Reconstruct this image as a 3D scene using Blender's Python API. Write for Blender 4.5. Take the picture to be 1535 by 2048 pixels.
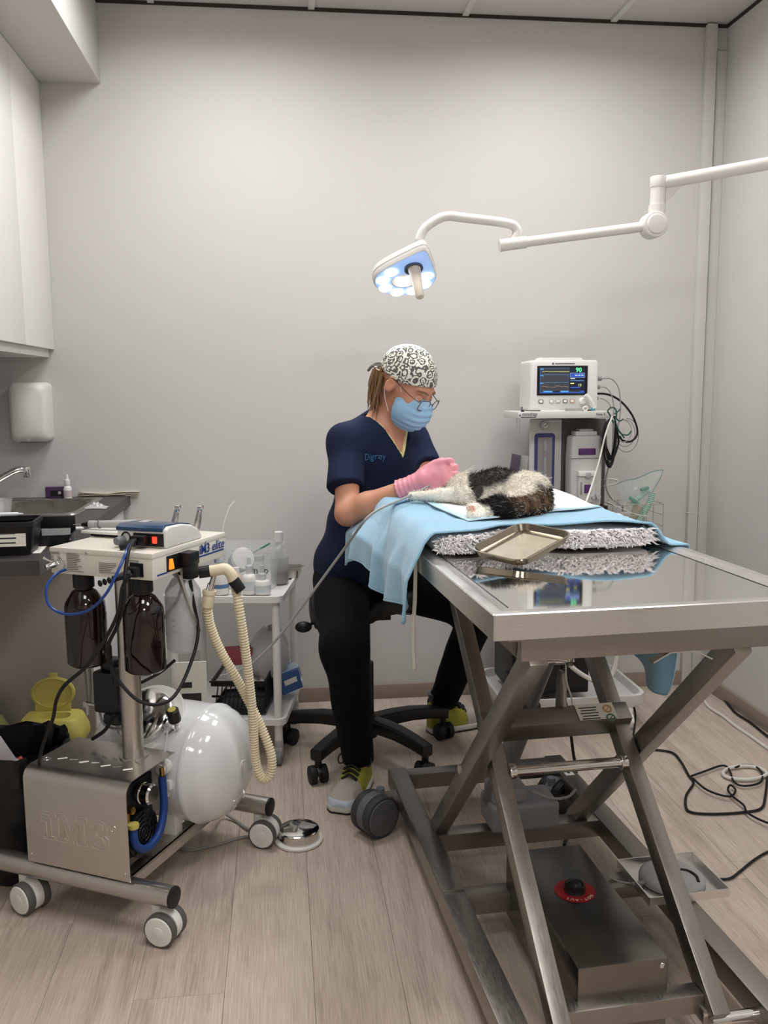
import bpy, bmesh, math, random
import numpy as np
from mathutils import Vector, Matrix
for o in list(bpy.data.objects): bpy.data.objects.remove(o, do_unlink=True)
SC = bpy.context.scene
COL = SC.collection
# ------------------------------------------------------------------ camera
CAM_H = 1.3163
FPX, YAW, PIT, ROL = 1779.15, 0.11505, 0.13839, -0.00731
_cy, _sy, _cp, _sp = math.cos(YAW), math.sin(YAW), math.cos(PIT), math.sin(PIT)
CF = Vector((_sy*_cp, _cy*_cp, -_sp)); _R = Vector((_cy, -_sy, 0)); _U = _R.cross(CF)
CR = _R*math.cos(ROL) + _U*math.sin(ROL); CU = -_R*math.sin(ROL) + _U*math.cos(ROL)
cam_d = bpy.data.cameras.new('camera'); cam = bpy.data.objects.new('camera', cam_d); COL.objects.link(cam)
cam.matrix_world = Matrix(((CR.x, CU.x, -CF.x, 0), (CR.y, CU.y, -CF.y, 0), (CR.z, CU.z, -CF.z, CAM_H), (0, 0, 0, 1)))
cam_d.sensor_fit = 'VERTICAL'; cam_d.sensor_height = 36.0; cam_d.lens = 36.0*FPX/2048.0
cam_d.clip_start = 0.02; cam_d.clip_end = 50
SC.camera = cam
# ------------------------------------------------------------------ world, lights, exposure
w = bpy.data.worlds.new('world'); SC.world = w; w.use_nodes = True
w.node_tree.nodes['Background'].inputs[0].default_value = (0.9, 0.92, 1, 1)
w.node_tree.nodes['Background'].inputs[1].default_value = 0.3
SC.view_settings.view_transform = 'Standard'; SC.view_settings.look = 'None'
SC.view_settings.gamma = 1.0; SC.view_settings.use_curve_mapping = False
SC.view_settings.exposure = 0.0
PANELS = [(-.145, 2.88, 13), (1.055, 2.88, 12), (-.145, 1.08, 8), (1.055, 1.08, 18), (.455, -.72, 15)]   # LED panels let into the ceiling grid
for (lx, ly, pw) in PANELS:
    ld = bpy.data.lights.new('panel_light', 'AREA'); ld.shape = 'SQUARE'; ld.size = .54; ld.energy = pw
    ld.color = (.992, .994, 1.0); ld.spread = math.radians(165)
    lo = bpy.data.objects.new('panel_light', ld); COL.objects.link(lo); lo.location = (lx, ly, 2.735)
# ------------------------------------------------------------------ room figures (metres)
YB, XL, XR, ZC, YF = 3.650, -1.226, 1.8355, 2.759, -1.35
# ------------------------------------------------------------------ helpers
def ray(px, py):
    return CF + CR*((px-767.5)/FPX) - CU*((py-1024)/FPX)
CO = Vector((0, 0, CAM_H))
def GZ(px, py, z):                      # where the sight line to this pixel meets the height z
    d = ray(px, py); return CO + d*((z-CAM_H)/d.z)
def GY(px, py, y):                      # ... the distance y into the room
    d = ray(px, py); return CO + d*(y/d.y)
def GP(px, py, pt, n):
    d = ray(px, py); n = Vector(n); return CO + d*((Vector(pt)-CO).dot(n)/d.dot(n))
def lin(h):
    if isinstance(h, str):
        h = h.lstrip('#'); c = [int(h[i:i+2], 16)/255 for i in (0, 2, 4)]
    else: c = [x/255 for x in h]
    return tuple(x/12.92 if x <= .04045 else ((x+.055)/1.055)**2.4 for x in c) + (1.0,)
MATS = {}
def nd(nt, t, **kw):
    n = nt.nodes.new(t)
    for k, v in kw.items():
        if hasattr(n, k): setattr(n, k, v)
        else: n.inputs[k].default_value = v
    return n
def mat(name, col, rough=.5, metal=0., spec=.5, var=0., vscale=8., bump=0., bscale=60., stretch=None, alpha=1., trans=0.,
        emit=0., ecol=None, coat=0., sheen=0., sss=0., rvar=0., ior=1.45, aniso=0.):
    if name in MATS: return MATS[name]
    m = bpy.data.materials.new(name); m.use_nodes = True; nt = m.node_tree
    b = nt.nodes['Principled BSDF']; L = nt.links.new
    c = lin(col)
    b.inputs['Base Color'].default_value = c; b.inputs['Roughness'].default_value = rough
    b.inputs['Metallic'].default_value = metal; b.inputs['Specular IOR Level'].default_value = spec
    b.inputs['IOR'].default_value = ior
    if alpha < 1: b.inputs['Alpha'].default_value = alpha
    if trans: b.inputs['Transmission Weight'].default_value = trans
    if coat: b.inputs['Coat Weight'].default_value = coat; b.inputs['Coat Roughness'].default_value = .05
    if sheen: b.inputs['Sheen Weight'].default_value = sheen
    if aniso: b.inputs['Anisotropic'].default_value = aniso
    if sss:
        b.inputs['Subsurface Weight'].default_value = sss; b.inputs['Subsurface Radius'].default_value = (.012, .005, .003)
        b.inputs['Subsurface Scale'].default_value = .6
    if emit:
        b.inputs['Emission Color'].default_value = lin(ecol or col); b.inputs['Emission Strength'].default_value = emit
    if var or bump or rvar:
        tc = nd(nt, 'ShaderNodeTexCoord'); mp = nd(nt, 'ShaderNodeMapping')
        L(tc.outputs['Object'], mp.inputs[0])
        if stretch: mp.inputs['Scale'].default_value = stretch
        n1 = nd(nt, 'ShaderNodeTexNoise', Scale=vscale, Detail=5.)
        L(mp.outputs[0], n1.inputs['Vector'])
        if var:
            mx = nd(nt, 'ShaderNodeMix', data_type='RGBA')
            mx.inputs[6].default_value = tuple(max(0, x*(1-var)) for x in c[:3])+(1,)
            mx.inputs[7].default_value = tuple(min(1, x*(1+var)) for x in c[:3])+(1,)
            L(n1.outputs[0], mx.inputs[0]); L(mx.outputs[2], b.inputs['Base Color'])
        if rvar:
            mr = nd(nt, 'ShaderNodeMapRange'); mr.inputs[1].default_value = .3; mr.inputs[2].default_value = .7
            mr.inputs[3].default_value = max(.02, rough-rvar); mr.inputs[4].default_value = rough+rvar
            L(n1.outputs[0], mr.inputs[0]); L(mr.outputs[0], b.inputs['Roughness'])
        if bump:
            n2 = nd(nt, 'ShaderNodeTexNoise', Scale=bscale, Detail=3.); L(mp.outputs[0], n2.inputs['Vector'])
            bp = nd(nt, 'ShaderNodeBump', Strength=bump, Distance=.004); L(n2.outputs[0], bp.inputs['Height']); L(bp.outputs[0], b.inputs['Normal'])
    MATS[name] = m; return m
def tag(o, label=None, cat=None, group=None, kind=None):
    if label: o['label'] = label
    if cat: o['category'] = cat
    if group: o['group'] = group
    if kind: o['kind'] = kind
    return o
def thing(name, label, cat, loc=(0, 0, 0), rotz=0., group=None):
    o = bpy.data.objects.new(name, None); COL.objects.link(o); o.empty_display_size = .05
    o.location = loc; o.rotation_euler = (0, 0, rotz); tag(o, label, cat, group); return o
def rootm(o):
    if o is None: return Matrix.Identity(4)
    m = Matrix.Translation(o.location) @ o.rotation_euler.to_matrix().to_4x4()
    return (rootm(o.parent) @ m) if o.parent else m
def frame_from(z, x=None):               # rotation with the given z axis
    z = Vector(z).normalized()
    if x is None: x = Vector((1, 0, 0)) if abs(z.x) < .9 else Vector((0, 1, 0))
    x = Vector(x); y = z.cross(x).normalized(); x = y.cross(z)
    return Matrix(((x.x, y.x, z.x, 0), (x.y, y.y, z.y, 0), (x.z, y.z, z.z, 0), (0, 0, 0, 1)))
def TR(x, y, z): return Matrix.Translation((x, y, z))
def RZ(a): return Matrix.Rotation(a, 4, 'Z')
def RX(a): return Matrix.Rotation(a, 4, 'X')
def RY(a): return Matrix.Rotation(a, 4, 'Y')
def smoothpath(P, k=6, closed=False):
    P = [Vector(p) for p in P]; n = len(P); out = []
    rng = range(n) if closed else range(n-1)
    for i in rng:
        p1, p2 = P[i], P[(i+1) % n]
        p0 = P[i-1] if (closed or i > 0) else p1*2-p2
        p3 = P[(i+2) % n] if (closed or i+2 < n) else p2*2-p1
        for j in range(k):
            t = j/k; t2 = t*t; t3 = t2*t
            out.append(.5*((2*p1)+(p2-p0)*t+(2*p0-5*p1+4*p2-p3)*t2+(-p0+3*p1-3*p2+p3)*t3))
    if not closed: out.append(P[-1])
    return out
class B:                                 # collects shapes; part() makes ONE mesh of them
    def __init__(s): s.v = []; s.f = []
    def add(s, v, f, M=None):
        n = len(s.v)
        s.v += [tuple(M @ Vector(p)) for p in v] if M is not None else [tuple(p) for p in v]
        s.f += [tuple(i+n for i in q) for q in f]; return s
    def box(s, c, d, M=None):
        x, y, z = c; a, b, e = d[0]/2, d[1]/2, d[2]/2
        v = [(x+i*a, y+j*b, z+k*e) for k in (-1, 1) for j in (-1, 1) for i in (-1, 1)]
        return s.add(v, [(0, 2, 3, 1), (4, 5, 7, 6), (0, 1, 5, 4), (2, 6, 7, 3), (0, 4, 6, 2), (1, 3, 7, 5)], M)
    def span(s, a, b, M=None):
        return s.box([(a[i]+b[i])/2 for i in range(3)], [abs(b[i]-a[i]) for i in range(3)], M)
    def beam(s, p, q, wx, wy, up=(0, 0, 1)):    # square tube from p to q; wx across, wy along 'up'
        p, q = Vector(p), Vector(q); z = (q-p).normalized(); x = Vector(up).cross(z)
        if x.length < 1e-4: x = Vector((1, 0, 0))
        x.normalize(); M = frame_from(z, x); M.translation = p
        return s.box((0, 0, (q-p).length/2), (wx, wy, (q-p).length), M)
    def cyl(s, p, q, r, r2=None, n=20, cap=True):
        p, q = Vector(p), Vector(q); r2 = r if r2 is None else r2
        M = frame_from(q-p); M.translation = p; L = (q-p).length
        v = [(r*math.cos(2*math.pi*i/n), r*math.sin(2*math.pi*i/n), 0) for i in range(n)]
        v += [(r2*math.cos(2*math.pi*i/n), r2*math.sin(2*math.pi*i/n), L) for i in range(n)]
        f = [(i, (i+1) % n, n+(i+1) % n, n+i) for i in range(n)]
        if cap: f += [tuple(range(n-1, -1, -1)), tuple(range(n, 2*n))]
        return s.add(v, f, M)
    def lathe(s, prof, M=None, n=28, close=False):
        v = []; f = []; k = len(prof)
        for (r, z) in prof:
            for i in range(n): v.append((r*math.cos(2*math.pi*i/n), r*math.sin(2*math.pi*i/n), z))
        for j in range(k-1 if not close else k):
            a, b = j*n, ((j+1) % k)*n
            for i in range(n): f.append((a+i, a+(i+1) % n, b+(i+1) % n, b+i))
        if not close:
            if prof[0][0] > 1e-6: f.append(tuple(range(n-1, -1, -1)))
            if prof[-1][0] > 1e-6: f.append(tuple((k-1)*n+i for i in range(n)))
        return s.add(v, f, M)
    def tube(s, pts, r, n=8, closed=False, cap=True):
        pts = [Vector(p) for p in pts]; k = len(pts)
        R = (lambda i: r) if isinstance(r, (int, float)) else (lambda i: r[i])
        T = []
        for i in range(k):
            a = pts[(i-1) % k] if (closed or i) else pts[0]; b = pts[(i+1) % k] if (closed or i < k-1) else pts[-1]
            d = b-a; T.append(d.normalized() if d.length > 1e-9 else Vector((0, 0, 1)))
        x = Vector((0, 0, 1)).cross(T[0])
        if x.length < .1: x = Vector((1, 0, 0)).cross(T[0])
        x.normalize(); v = []
        for i in range(k):
            x = x - T[i]*x.dot(T[i])
            if x.length < 1e-6: x = Vector((1, 0, 0))
            x.normalize(); y = T[i].cross(x)
            for j in range(n):
                a = 2*math.pi*j/n; v.append(pts[i] + (x*math.cos(a)+y*math.sin(a))*R(i))
        f = []
        for i in range(k if closed else k-1):
            a, b = i*n, ((i+1) % k)*n
            for j in range(n): f.append((a+j, a+(j+1) % n, b+(j+1) % n, b+j))
        if cap and not closed: f += [tuple(range(n-1, -1, -1)), tuple((k-1)*n+j for j in range(n))]
        return s.add(v, f)
    def ell(s, c, r, M=None, n=16, m=10):
        v = [(c[0], c[1], c[2]-r[2])]; f = []
        for j in range(1, m):
            t = -math.pi/2+math.pi*j/m
            for i in range(n):
                a = 2*math.pi*i/n; v.append((c[0]+r[0]*math.cos(t)*math.cos(a), c[1]+r[1]*math.cos(t)*math.sin(a), c[2]+r[2]*math.sin(t)))
        v.append((c[0], c[1], c[2]+r[2])); e = len(v)-1
        for i in range(n): f.append((0, 1+(i+1) % n, 1+i))
        for j in range(m-2):
            a = 1+j*n
            for i in range(n): f.append((a+i, a+(i+1) % n, a+n+(i+1) % n, a+n+i))
        a = 1+(m-2)*n
        for i in range(n): f.append((a+i, a+(i+1) % n, e))
        return s.add(v, f, M)
    def prism(s, poly, z0, z1, M=None):
        n = len(poly)
        v = [(p[0], p[1], z0) for p in poly]+[(p[0], p[1], z1) for p in poly]
        f = [(i, (i+1) % n, n+(i+1) % n, n+i) for i in range(n)]+[tuple(range(n-1, -1, -1)), tuple(range(n, 2*n))]
        return s.add(v, f, M)
    def loft(s, rings, cap=True, M=None):
        n = len(rings[0]); v = [p for r in rings for p in r]; f = []
        for j in range(len(rings)-1):
            a = j*n
            for i in range(n): f.append((a+i, a+(i+1) % n, a+n+(i+1) % n, a+n+i))
        if cap: f += [tuple(range(n-1, -1, -1)), tuple((len(rings)-1)*n+i for i in range(n))]
        return s.add(v, f, M)
    def grid(s, fn, nu, nv, thick=0.):
        v = [fn(i/nu, j/nv) for j in range(nv+1) for i in range(nu+1)]; W = nu+1
        f = [(j*W+i, j*W+i+1, (j+1)*W+i+1, (j+1)*W+i) for j in range(nv) for i in range(nu)]
        return s.add(v, f)
    def torus(s, c, R, r, axis=(0, 0, 1), n=28, m=8, M=None):
        F = frame_from(axis); F.translation = Vector(c); v = []; f = []
        for i in range(n):
            a = 2*math.pi*i/n
            for j in range(m):
                b = 2*math.pi*j/m; q = R+r*math.cos(b); v.append(F @ Vector((q*math.cos(a), q*math.sin(a), r*math.sin(b))))
        for i in range(n):
            for j in range(m): f.append((i*m+j, ((i+1) % n)*m+j, ((i+1) % n)*m+(j+1) % m, i*m+(j+1) % m))
        return s.add(v, f, M)
def rrect(w, h, r, k=4):
    out = []
    for cx, cy, a0 in ((w/2-r, h/2-r, 0), (-w/2+r, h/2-r, 90), (-w/2+r, -h/2+r, 180), (w/2-r, -h/2+r, 270)):
        for i in range(k+1):
            a = math.radians(a0+90*i/k); out.append((cx+r*math.cos(a), cy+r*math.sin(a)))
    return out
def part(name, b, m, parent=None, bevel=0., seg=2, world=False, smooth=True, ang=38, solid=0., sub=0, kind=None, M=None):
    me = bpy.data.meshes.new(name); v = b.v
    if M is not None: v = [tuple(M @ Vector(p)) for p in v]
    if world and parent is not None:
        I = rootm(parent).inverted(); v = [tuple(I @ Vector(p)) for p in v]
    me.from_pydata(v, [], b.f)
    if bevel:
        bm = bmesh.new(); bm.from_mesh(me); bmesh.ops.remove_doubles(bm, verts=bm.verts, dist=1e-6)
        ed = [e for e in bm.edges if len(e.link_faces) == 2 and e.calc_face_angle() > math.radians(28)]
        bmesh.ops.bevel(bm, geom=ed, offset=bevel, segments=seg, profile=.6, affect='EDGES', clamp_overlap=True)
        bm.to_mesh(me); bm.free()
    me.validate()
    if smooth:
        me.shade_smooth(); me.set_sharp_from_angle(angle=math.radians(ang))
    o = bpy.data.objects.new(name, me); COL.objects.link(o); o.parent = parent
    for mm in (m if isinstance(m, (list, tuple)) else [m]): me.materials.append(mm)
    if solid:
        md = o.modifiers.new('solid', 'SOLIDIFY'); md.thickness = solid; md.offset = 0
    if sub:
        md = o.modifiers.new('sub', 'SUBSURF'); md.levels = sub; md.render_levels = sub
    if kind: o['kind'] = kind
    return o
def dup(root, loc=None, rotz=None, label=None):
    def cp(o, par):
        c = o.copy(); COL.objects.link(c); c.parent = par
        for ch in list(o.children): cp(ch, c)
        return c
    r = cp(root, root.parent)
    if loc is not None: r.location = loc
    if rotz is not None: r.rotation_euler = (0, 0, rotz)
    if label: r['label'] = label
    return r
def text(name, body, m, parent, size, M, world=False, extrude=.0004, align='CENTER', shear=0., bold=0.):
    cu = bpy.data.curves.new(name, 'FONT'); cu.body = body; cu.size = size; cu.align_x = align; cu.align_y = 'CENTER'
    cu.extrude = extrude; cu.shear = shear; cu.offset = bold; cu.resolution_u = 2
    t = bpy.data.objects.new(name, cu); COL.objects.link(t)
    dg = bpy.context.evaluated_depsgraph_get(); dg.update()
    me = bpy.data.meshes.new_from_object(t.evaluated_get(dg)); bpy.data.objects.remove(t, do_unlink=True)
    if world and parent is not None: M = rootm(parent).inverted() @ M
    me.transform(M); me.materials.clear(); me.materials.append(m)
    o = bpy.data.objects.new(name, me); COL.objects.link(o); o.parent = parent; return o
# ---- signed-distance modelling for soft bodies
def v3(p): return np.array(p, dtype=np.float32)
def s_cap(P, a, b, ra, rb):
    a, b = v3(a), v3(b); ab = b-a; L = float(ab@ab) or 1e-9
    t = np.clip(((P-a)@ab)/L, 0, 1); return np.linalg.norm(P-a-t[:, None]*ab, axis=1)-(ra+(rb-ra)*t)
def s_ell(P, c, r, R=None):
    q = P-v3(c)
    if R is not None: q = q@R
    r = v3(r); k0 = np.linalg.norm(q/r, axis=1); k1 = np.linalg.norm(q/(r*r), axis=1)+1e-9
    return k0*(k0-1)/k1
def s_box(P, c, h, rad, R=None):
    q = P-v3(c)
    if R is not None: q = q@R
    q = np.abs(q)-(v3(h)-rad); return np.linalg.norm(np.maximum(q, 0), axis=1)+np.minimum(q.max(1), 0)-rad
def s_pln(P, c, n):
    n = v3(n); n = n/np.linalg.norm(n); return (P-v3(c))@n
def smin(a, b, k):
    h = np.clip(.5+.5*(b-a)/k, 0, 1); return b*(1-h)+a*h-k*h*(1-h)
def smax(a, b, k): return -smin(-a, -b, k)
def axes(z, x):                          # 3x3 with columns = local axes
    z = np.array(z, float); z /= np.linalg.norm(z); x = np.array(x, float); x -= z*(x@z); x /= np.linalg.norm(x)
    return np.stack([x, np.cross(z, x), z], 1).astype(np.float32)
def nets(fn, lo, hi, h, margin=2.2):
    lo = np.array(lo, float); hi = np.array(hi, float); n = np.ceil((hi-lo)/h/4).astype(int)*4+1
    cs = 4; cn = (n-1)//cs
    g = [lo[i]+(np.arange(cn[i])+.5)*h*cs for i in range(3)]
    G = np.stack(np.meshgrid(*g, indexing='ij'), -1).reshape(-1, 3).astype(np.float32)
    d = fn(G).reshape(cn); act = np.abs(d) < h*cs*margin
    V = np.full(n, 1., np.float32)
    big = np.repeat(np.repeat(np.repeat(np.where(d < 0, -1., 1.), cs, 0), cs, 1), cs, 2); V[:-1, :-1, :-1] = big
    m = np.zeros(n, bool); am = np.repeat(np.repeat(np.repeat(act, cs, 0), cs, 1), cs, 2)
    for i in (0, 1):
        for j in (0, 1):
            for k in (0, 1): m[i:n[0]-1+i, j:n[1]-1+j, k:n[2]-1+k] |= am
    ix = np.argwhere(m); P = (lo+ix*h).astype(np.float32); out = np.empty(len(P), np.float32)
    for a in range(0, len(P), 200000): out[a:a+200000] = fn(P[a:a+200000])
    V[m] = out; S = V < 0
    c = [S[i:n[0]-1+i, j:n[1]-1+j, k:n[2]-1+k] for i in (0, 1) for j in (0, 1) for k in (0, 1)]
    anyi = np.zeros_like(c[0]); alli = np.ones_like(c[0])
    for q in c: anyi |= q; alli &= q
    cm = anyi & ~alli; cells = np.argwhere(cm); idx = np.full(cm.shape, -1, np.int64); idx[cm] = np.arange(len(cells))
    acc = np.zeros((len(cells), 3)); cnt = np.zeros(len(cells))
    for ax in range(3):
        o1, o2 = [q for q in range(3) if q != ax]
        for i in (0, 1):
            for j in (0, 1):
                p = cells.copy(); p[:, o1] += i; p[:, o2] += j; q = p.copy(); q[:, ax] += 1
                a = V[p[:, 0], p[:, 1], p[:, 2]]; b = V[q[:, 0], q[:, 1], q[:, 2]]; x = (a < 0) != (b < 0)
                t = np.where(x, a/np.where(x, a-b, 1), 0); pos = p.astype(float); pos[:, ax] += t
                acc[x] += pos[x]; cnt[x] += 1
    verts = lo+acc/np.maximum(cnt, 1)[:, None]*h
    faces = []
    for ax in range(3):
        o1, o2 = (ax+1) % 3, (ax+2) % 3
        sl = [slice(None)]*3; sl2 = [slice(None)]*3; sl[ax] = slice(0, n[ax]-1); sl2[ax] = slice(1, n[ax])
        a = S[tuple(sl)]; b = S[tuple(sl2)]; E = np.argwhere(a != b)
        E = E[(E[:, o1] > 0) & (E[:, o2] > 0) & (E[:, o1] < n[o1]-1) & (E[:, o2] < n[o2]-1)]
        if not len(E): continue
        fl = a[E[:, 0], E[:, 1], E[:, 2]]; q = []
        for i, j in ((-1, -1), (0, -1), (0, 0), (-1, 0)):
            e = E.copy(); e[:, o1] += i; e[:, o2] += j; q.append(idx[e[:, 0], e[:, 1], e[:, 2]])
        Q = np.stack(q, 1); Q[~fl] = Q[~fl][:, ::-1]; Q = Q[(Q >= 0).all(1)]; faces.append(Q)
    return verts, np.concatenate(faces)
def soft(name, fn, lo, hi, h, m, parent, sm=3, kind=None):   # mesh of a distance field, given in world coordinates
    v, f = nets(fn, lo, hi, h)
    I = np.array(rootm(parent).inverted()); v = v@I[:3, :3].T+I[:3, 3]
    me = bpy.data.meshes.new(name); me.from_pydata(v.tolist(), [], f.tolist()); me.shade_smooth()
    o = bpy.data.objects.new(name, me); COL.objects.link(o); o.parent = parent
    for mm in (m if isinstance(m, (list, tuple)) else [m]): me.materials.append(mm)
    if sm:
        md = o.modifiers.new('smooth', 'SMOOTH'); md.factor = .5; md.iterations = sm
    if kind: o['kind'] = kind
    return o
def wob(P, s, seed=0):                   # cheap smooth noise in -1..1
    a = P*s
    return (np.sin(a[:, 0]*1.7+seed+1.3*np.sin(a[:, 1]*1.1+seed*2))+np.sin(a[:, 1]*1.9+seed*3+1.1*np.sin(a[:, 2]*1.3+seed))+np.sin(a[:, 2]*1.6+seed*5+1.2*np.sin(a[:, 0]*1.2-seed)))/3
# ================================================================== materials
M_wall = mat('wall_paint', (203, 200, 196), .75, var=.015, vscale=3, bump=.08, bscale=220)
M_ceil = mat('ceiling_tile_paint', (205, 202, 197), .9, bump=.3, bscale=350)
M_grid = mat('ceiling_grid_paint', (214, 212, 208), .5)
M_gap = mat('shadow_gap', (52, 47, 43), .8)
M_white = mat('white_laminate', (232, 229, 225), .42)
M_wplast = mat('white_plastic', (232, 230, 225), .35)
M_gplast = mat('grey_plastic', (120, 122, 128), .5)
M_lgrey = mat('light_grey_plastic', (176, 176, 174), .5)
M_black = mat('black_plastic', (16, 16, 18), .42)
M_rubber = mat('black_rubber', (14, 14, 15), .6)
M_steel = mat('brushed_steel', (200, 196, 191), .34, 1., var=.10, vscale=30, stretch=(1, 14, 1), rvar=.07)
M_steelz = mat('brushed_steel_upright', (198, 192, 185), .34, 1., var=.10, vscale=30, stretch=(14, 14, 1), rvar=.07)
M_polish = mat('polished_steel', (216, 214, 211), .1, 1.)
M_chrome = mat('chrome', (225, 224, 222), .06, 1.)
M_darkgrey = mat('dark_grey_laminate', (66, 62, 62), .42, var=.08, vscale=60)
M_amber = mat('amber_glass', (26, 9, 7), .08, coat=.5)
M_cream = mat('cream_plastic', (226, 214, 184), .45)
M_creamb = mat('cream_enamel', (226, 221, 208), .35)
M_blue = mat('blue_hose', (38, 74, 150), .3)
M_yellow = mat('yellow_plastic', (198, 186, 96), .5)
M_print = mat('print_black', (50, 48, 48), .6)
M_printb = mat('print_blue', (34, 62, 140), .5)
M_red = mat('red_plastic', (160, 28, 36), .5)
M_paper = mat('white_paper', (232, 228, 218), .8)
M_clear = mat('clear_plastic', (236, 238, 238), .12, alpha=.28)
M_milky = mat('milky_plastic', (212, 214, 216), .3, alpha=.6)
M_wcable = mat('white_cable', (214, 210, 202), .45)
M_gcable = mat('grey_cable', (150, 148, 146), .45)
M_brass = mat('brass', (176, 140, 78), .3, 1.)
# ------------------------------------------------------------------ floor of wood-look planks
def plank_material():
    m = bpy.data.materials.new('oak_plank'); m.use_nodes = True; nt = m.node_tree; L = nt.links.new; b = nt.nodes['Principled BSDF']
    tc = nd(nt, 'ShaderNodeTexCoord'); oi = nd(nt, 'ShaderNodeObjectInfo')
    off = nd(nt, 'ShaderNodeVectorMath', operation='MULTIPLY_ADD'); L(oi.outputs['Random'], off.inputs[0]); off.inputs[1].default_value = (31, 57, 13); L(tc.outputs['Object'], off.inputs[2])
    mp = nd(nt, 'ShaderNodeMapping'); mp.inputs['Scale'].default_value = (1, .07, 1); L(off.outputs[0], mp.inputs[0])
    n1 = nd(nt, 'ShaderNodeTexNoise', Scale=14., Detail=4., Distortion=.4); L(mp.outputs[0], n1.inputs['Vector'])
    sc = nd(nt, 'ShaderNodeMath', operation='MULTIPLY'); L(n1.outputs[0], sc.inputs[0]); sc.inputs[1].default_value = 15.
    si = nd(nt, 'ShaderNodeMath', operation='SINE'); L(sc.outputs[0], si.inputs[0])      # contour rings = cathedral grain
    mp2 = nd(nt, 'ShaderNodeMapping'); mp2.inputs['Scale'].default_value = (1, .025, 1); L(off.outputs[0], mp2.inputs[0])
    n2 = nd(nt, 'ShaderNodeTexNoise', Scale=420., Detail=4.); L(mp2.outputs[0], n2.inputs['Vector'])
    n3 = nd(nt, 'ShaderNodeTexNoise', Scale=3.2, Detail=3.); L(off.outputs[0], n3.inputs['Vector'])
    a = nd(nt, 'ShaderNodeMath', operation='MULTIPLY_ADD'); L(si.outputs[0], a.inputs[0]); a.inputs[1].default_value = .10; L(n2.outputs[0], a.inputs[2])
    a2 = nd(nt, 'ShaderNodeMath', operation='MULTIPLY_ADD'); L(n3.outputs[0], a2.inputs[0]); a2.inputs[1].default_value = .35; L(a.outputs[0], a2.inputs[2])
    a3 = nd(nt, 'ShaderNodeMath', operation='MULTIPLY_ADD'); L(oi.outputs['Random'], a3.inputs[0]); a3.inputs[1].default_value = .10; L(a2.outputs[0], a3.inputs[2])
    cr = nd(nt, 'ShaderNodeValToRGB'); L(a3.outputs[0], cr.inputs[0]); e = cr.color_ramp.elements
    e[0].position = .42; e[0].color = lin((152, 137, 124)); e[1].position = 1.1 if False else 1.0; e[1].color = lin((206, 191, 177))
    q = e.new(.68); q.color = lin((182, 166, 152))
    L(cr.outputs[0], b.inputs['Base Color']); b.inputs['Roughness'].default_value = .5
    bp = nd(nt, 'ShaderNodeBump', Strength=.12, Distance=.002); L(n2.outputs[0], bp.inputs['Height']); L(bp.outputs[0], b.inputs['Normal'])
    return m
M_plank = plank_material()
fl = part('floor', B().span((XL-.1, YF-.1, -.06), (XR+.1, YB+.1, -.004)), M_gap); tag(fl, 'grey-brown oak-look plank floor of the treatment room', 'floor', kind='structure')
PW, PL_ = .196, 1.26
pk = B(); pk.box((0, 0, -.0035), (PW-.0006, PL_-.0006, .007))
rnd = random.Random(4); pmesh = None; x = XL-.1; c = 0
while x < XR+.1:
    y = YF-.1-rnd.random()*PL_
    while y < YB+.05:
        if pmesh is None:
            o = part('plank', pk, M_plank, fl, bevel=.0004, seg=1); pmesh = o.data
        else:
            o = bpy.data.objects.new('plank', pmesh); COL.objects.link(o); o.parent = fl
        o.location = (x+PW/2, y+PL_/2, 0); y += PL_
    x += PW
# ------------------------------------------------------------------ walls
def struct(name, b, m, label, cat='wall', **k):
    o = part(name, b, m, **k); tag(o, label, cat, kind='structure'); return o
T = .12
struct('wall_back', B().span((XL-T, YB, -.06), (XR+T, YB+T, ZC+.1)), M_wall, 'plain pale grey wall behind the seated woman')
struct('wall_left', B().span((XL-T, YF-T, -.06), (XL, YB, ZC+.1)), M_wall, 'pale grey wall behind the sink cabinets')
struct('wall_right', B().span((XR, YF-T, -.06), (XR+T, YB, ZC+.1)), M_wall, 'pale grey wall on the right behind the table')
struct('wall_front', B().span((XL-T, YF-T, -.06), (XR+T, YF, ZC+.1)), M_wall, 'pale grey wall behind the camera')
M_base = mat('baseboard_wood', (150, 136, 124), .5, var=.12, vscale=12, stretch=(.6, .6, 14))
def bboard(name, a, b_, lab):
    o = part(name, B().span(a, b_), M_base, bevel=.002); tag(o, lab, 'baseboard', kind='structure')
bboard('baseboard_back', (XL, YB-.014, 0), (XR, YB, .062), 'grey-brown baseboard along the back wall')
bboard('baseboard_right', (XR-.014, YF, 0), (XR, YB-.014, .062), 'grey-brown baseboard along the right wall')
# boxed-in corner strip and pipe casing near the right corner
t1 = part('trim_1', B().span((GY(1405, 300, YB).x-.012, YB-.028, .0), (GY(1405, 300, YB).x+.03, YB, ZC-.004)).span((GY(1405, 300, YB).x-.014, YB-.029, .77), (GY(1405, 300, YB).x+.032, YB, .775)), M_wall, bevel=.004)
tag(t1, 'painted vertical pipe casing on the back wall by the corner', 'trim', kind='structure')
t2 = part('trim_2', B().span((XR-.045, YB-.012, .0), (XR, YB, ZC-.1)), M_wall, bevel=.003); tag(t2, 'narrow painted strip filling the right-hand wall corner', 'trim', kind='structure')
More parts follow.
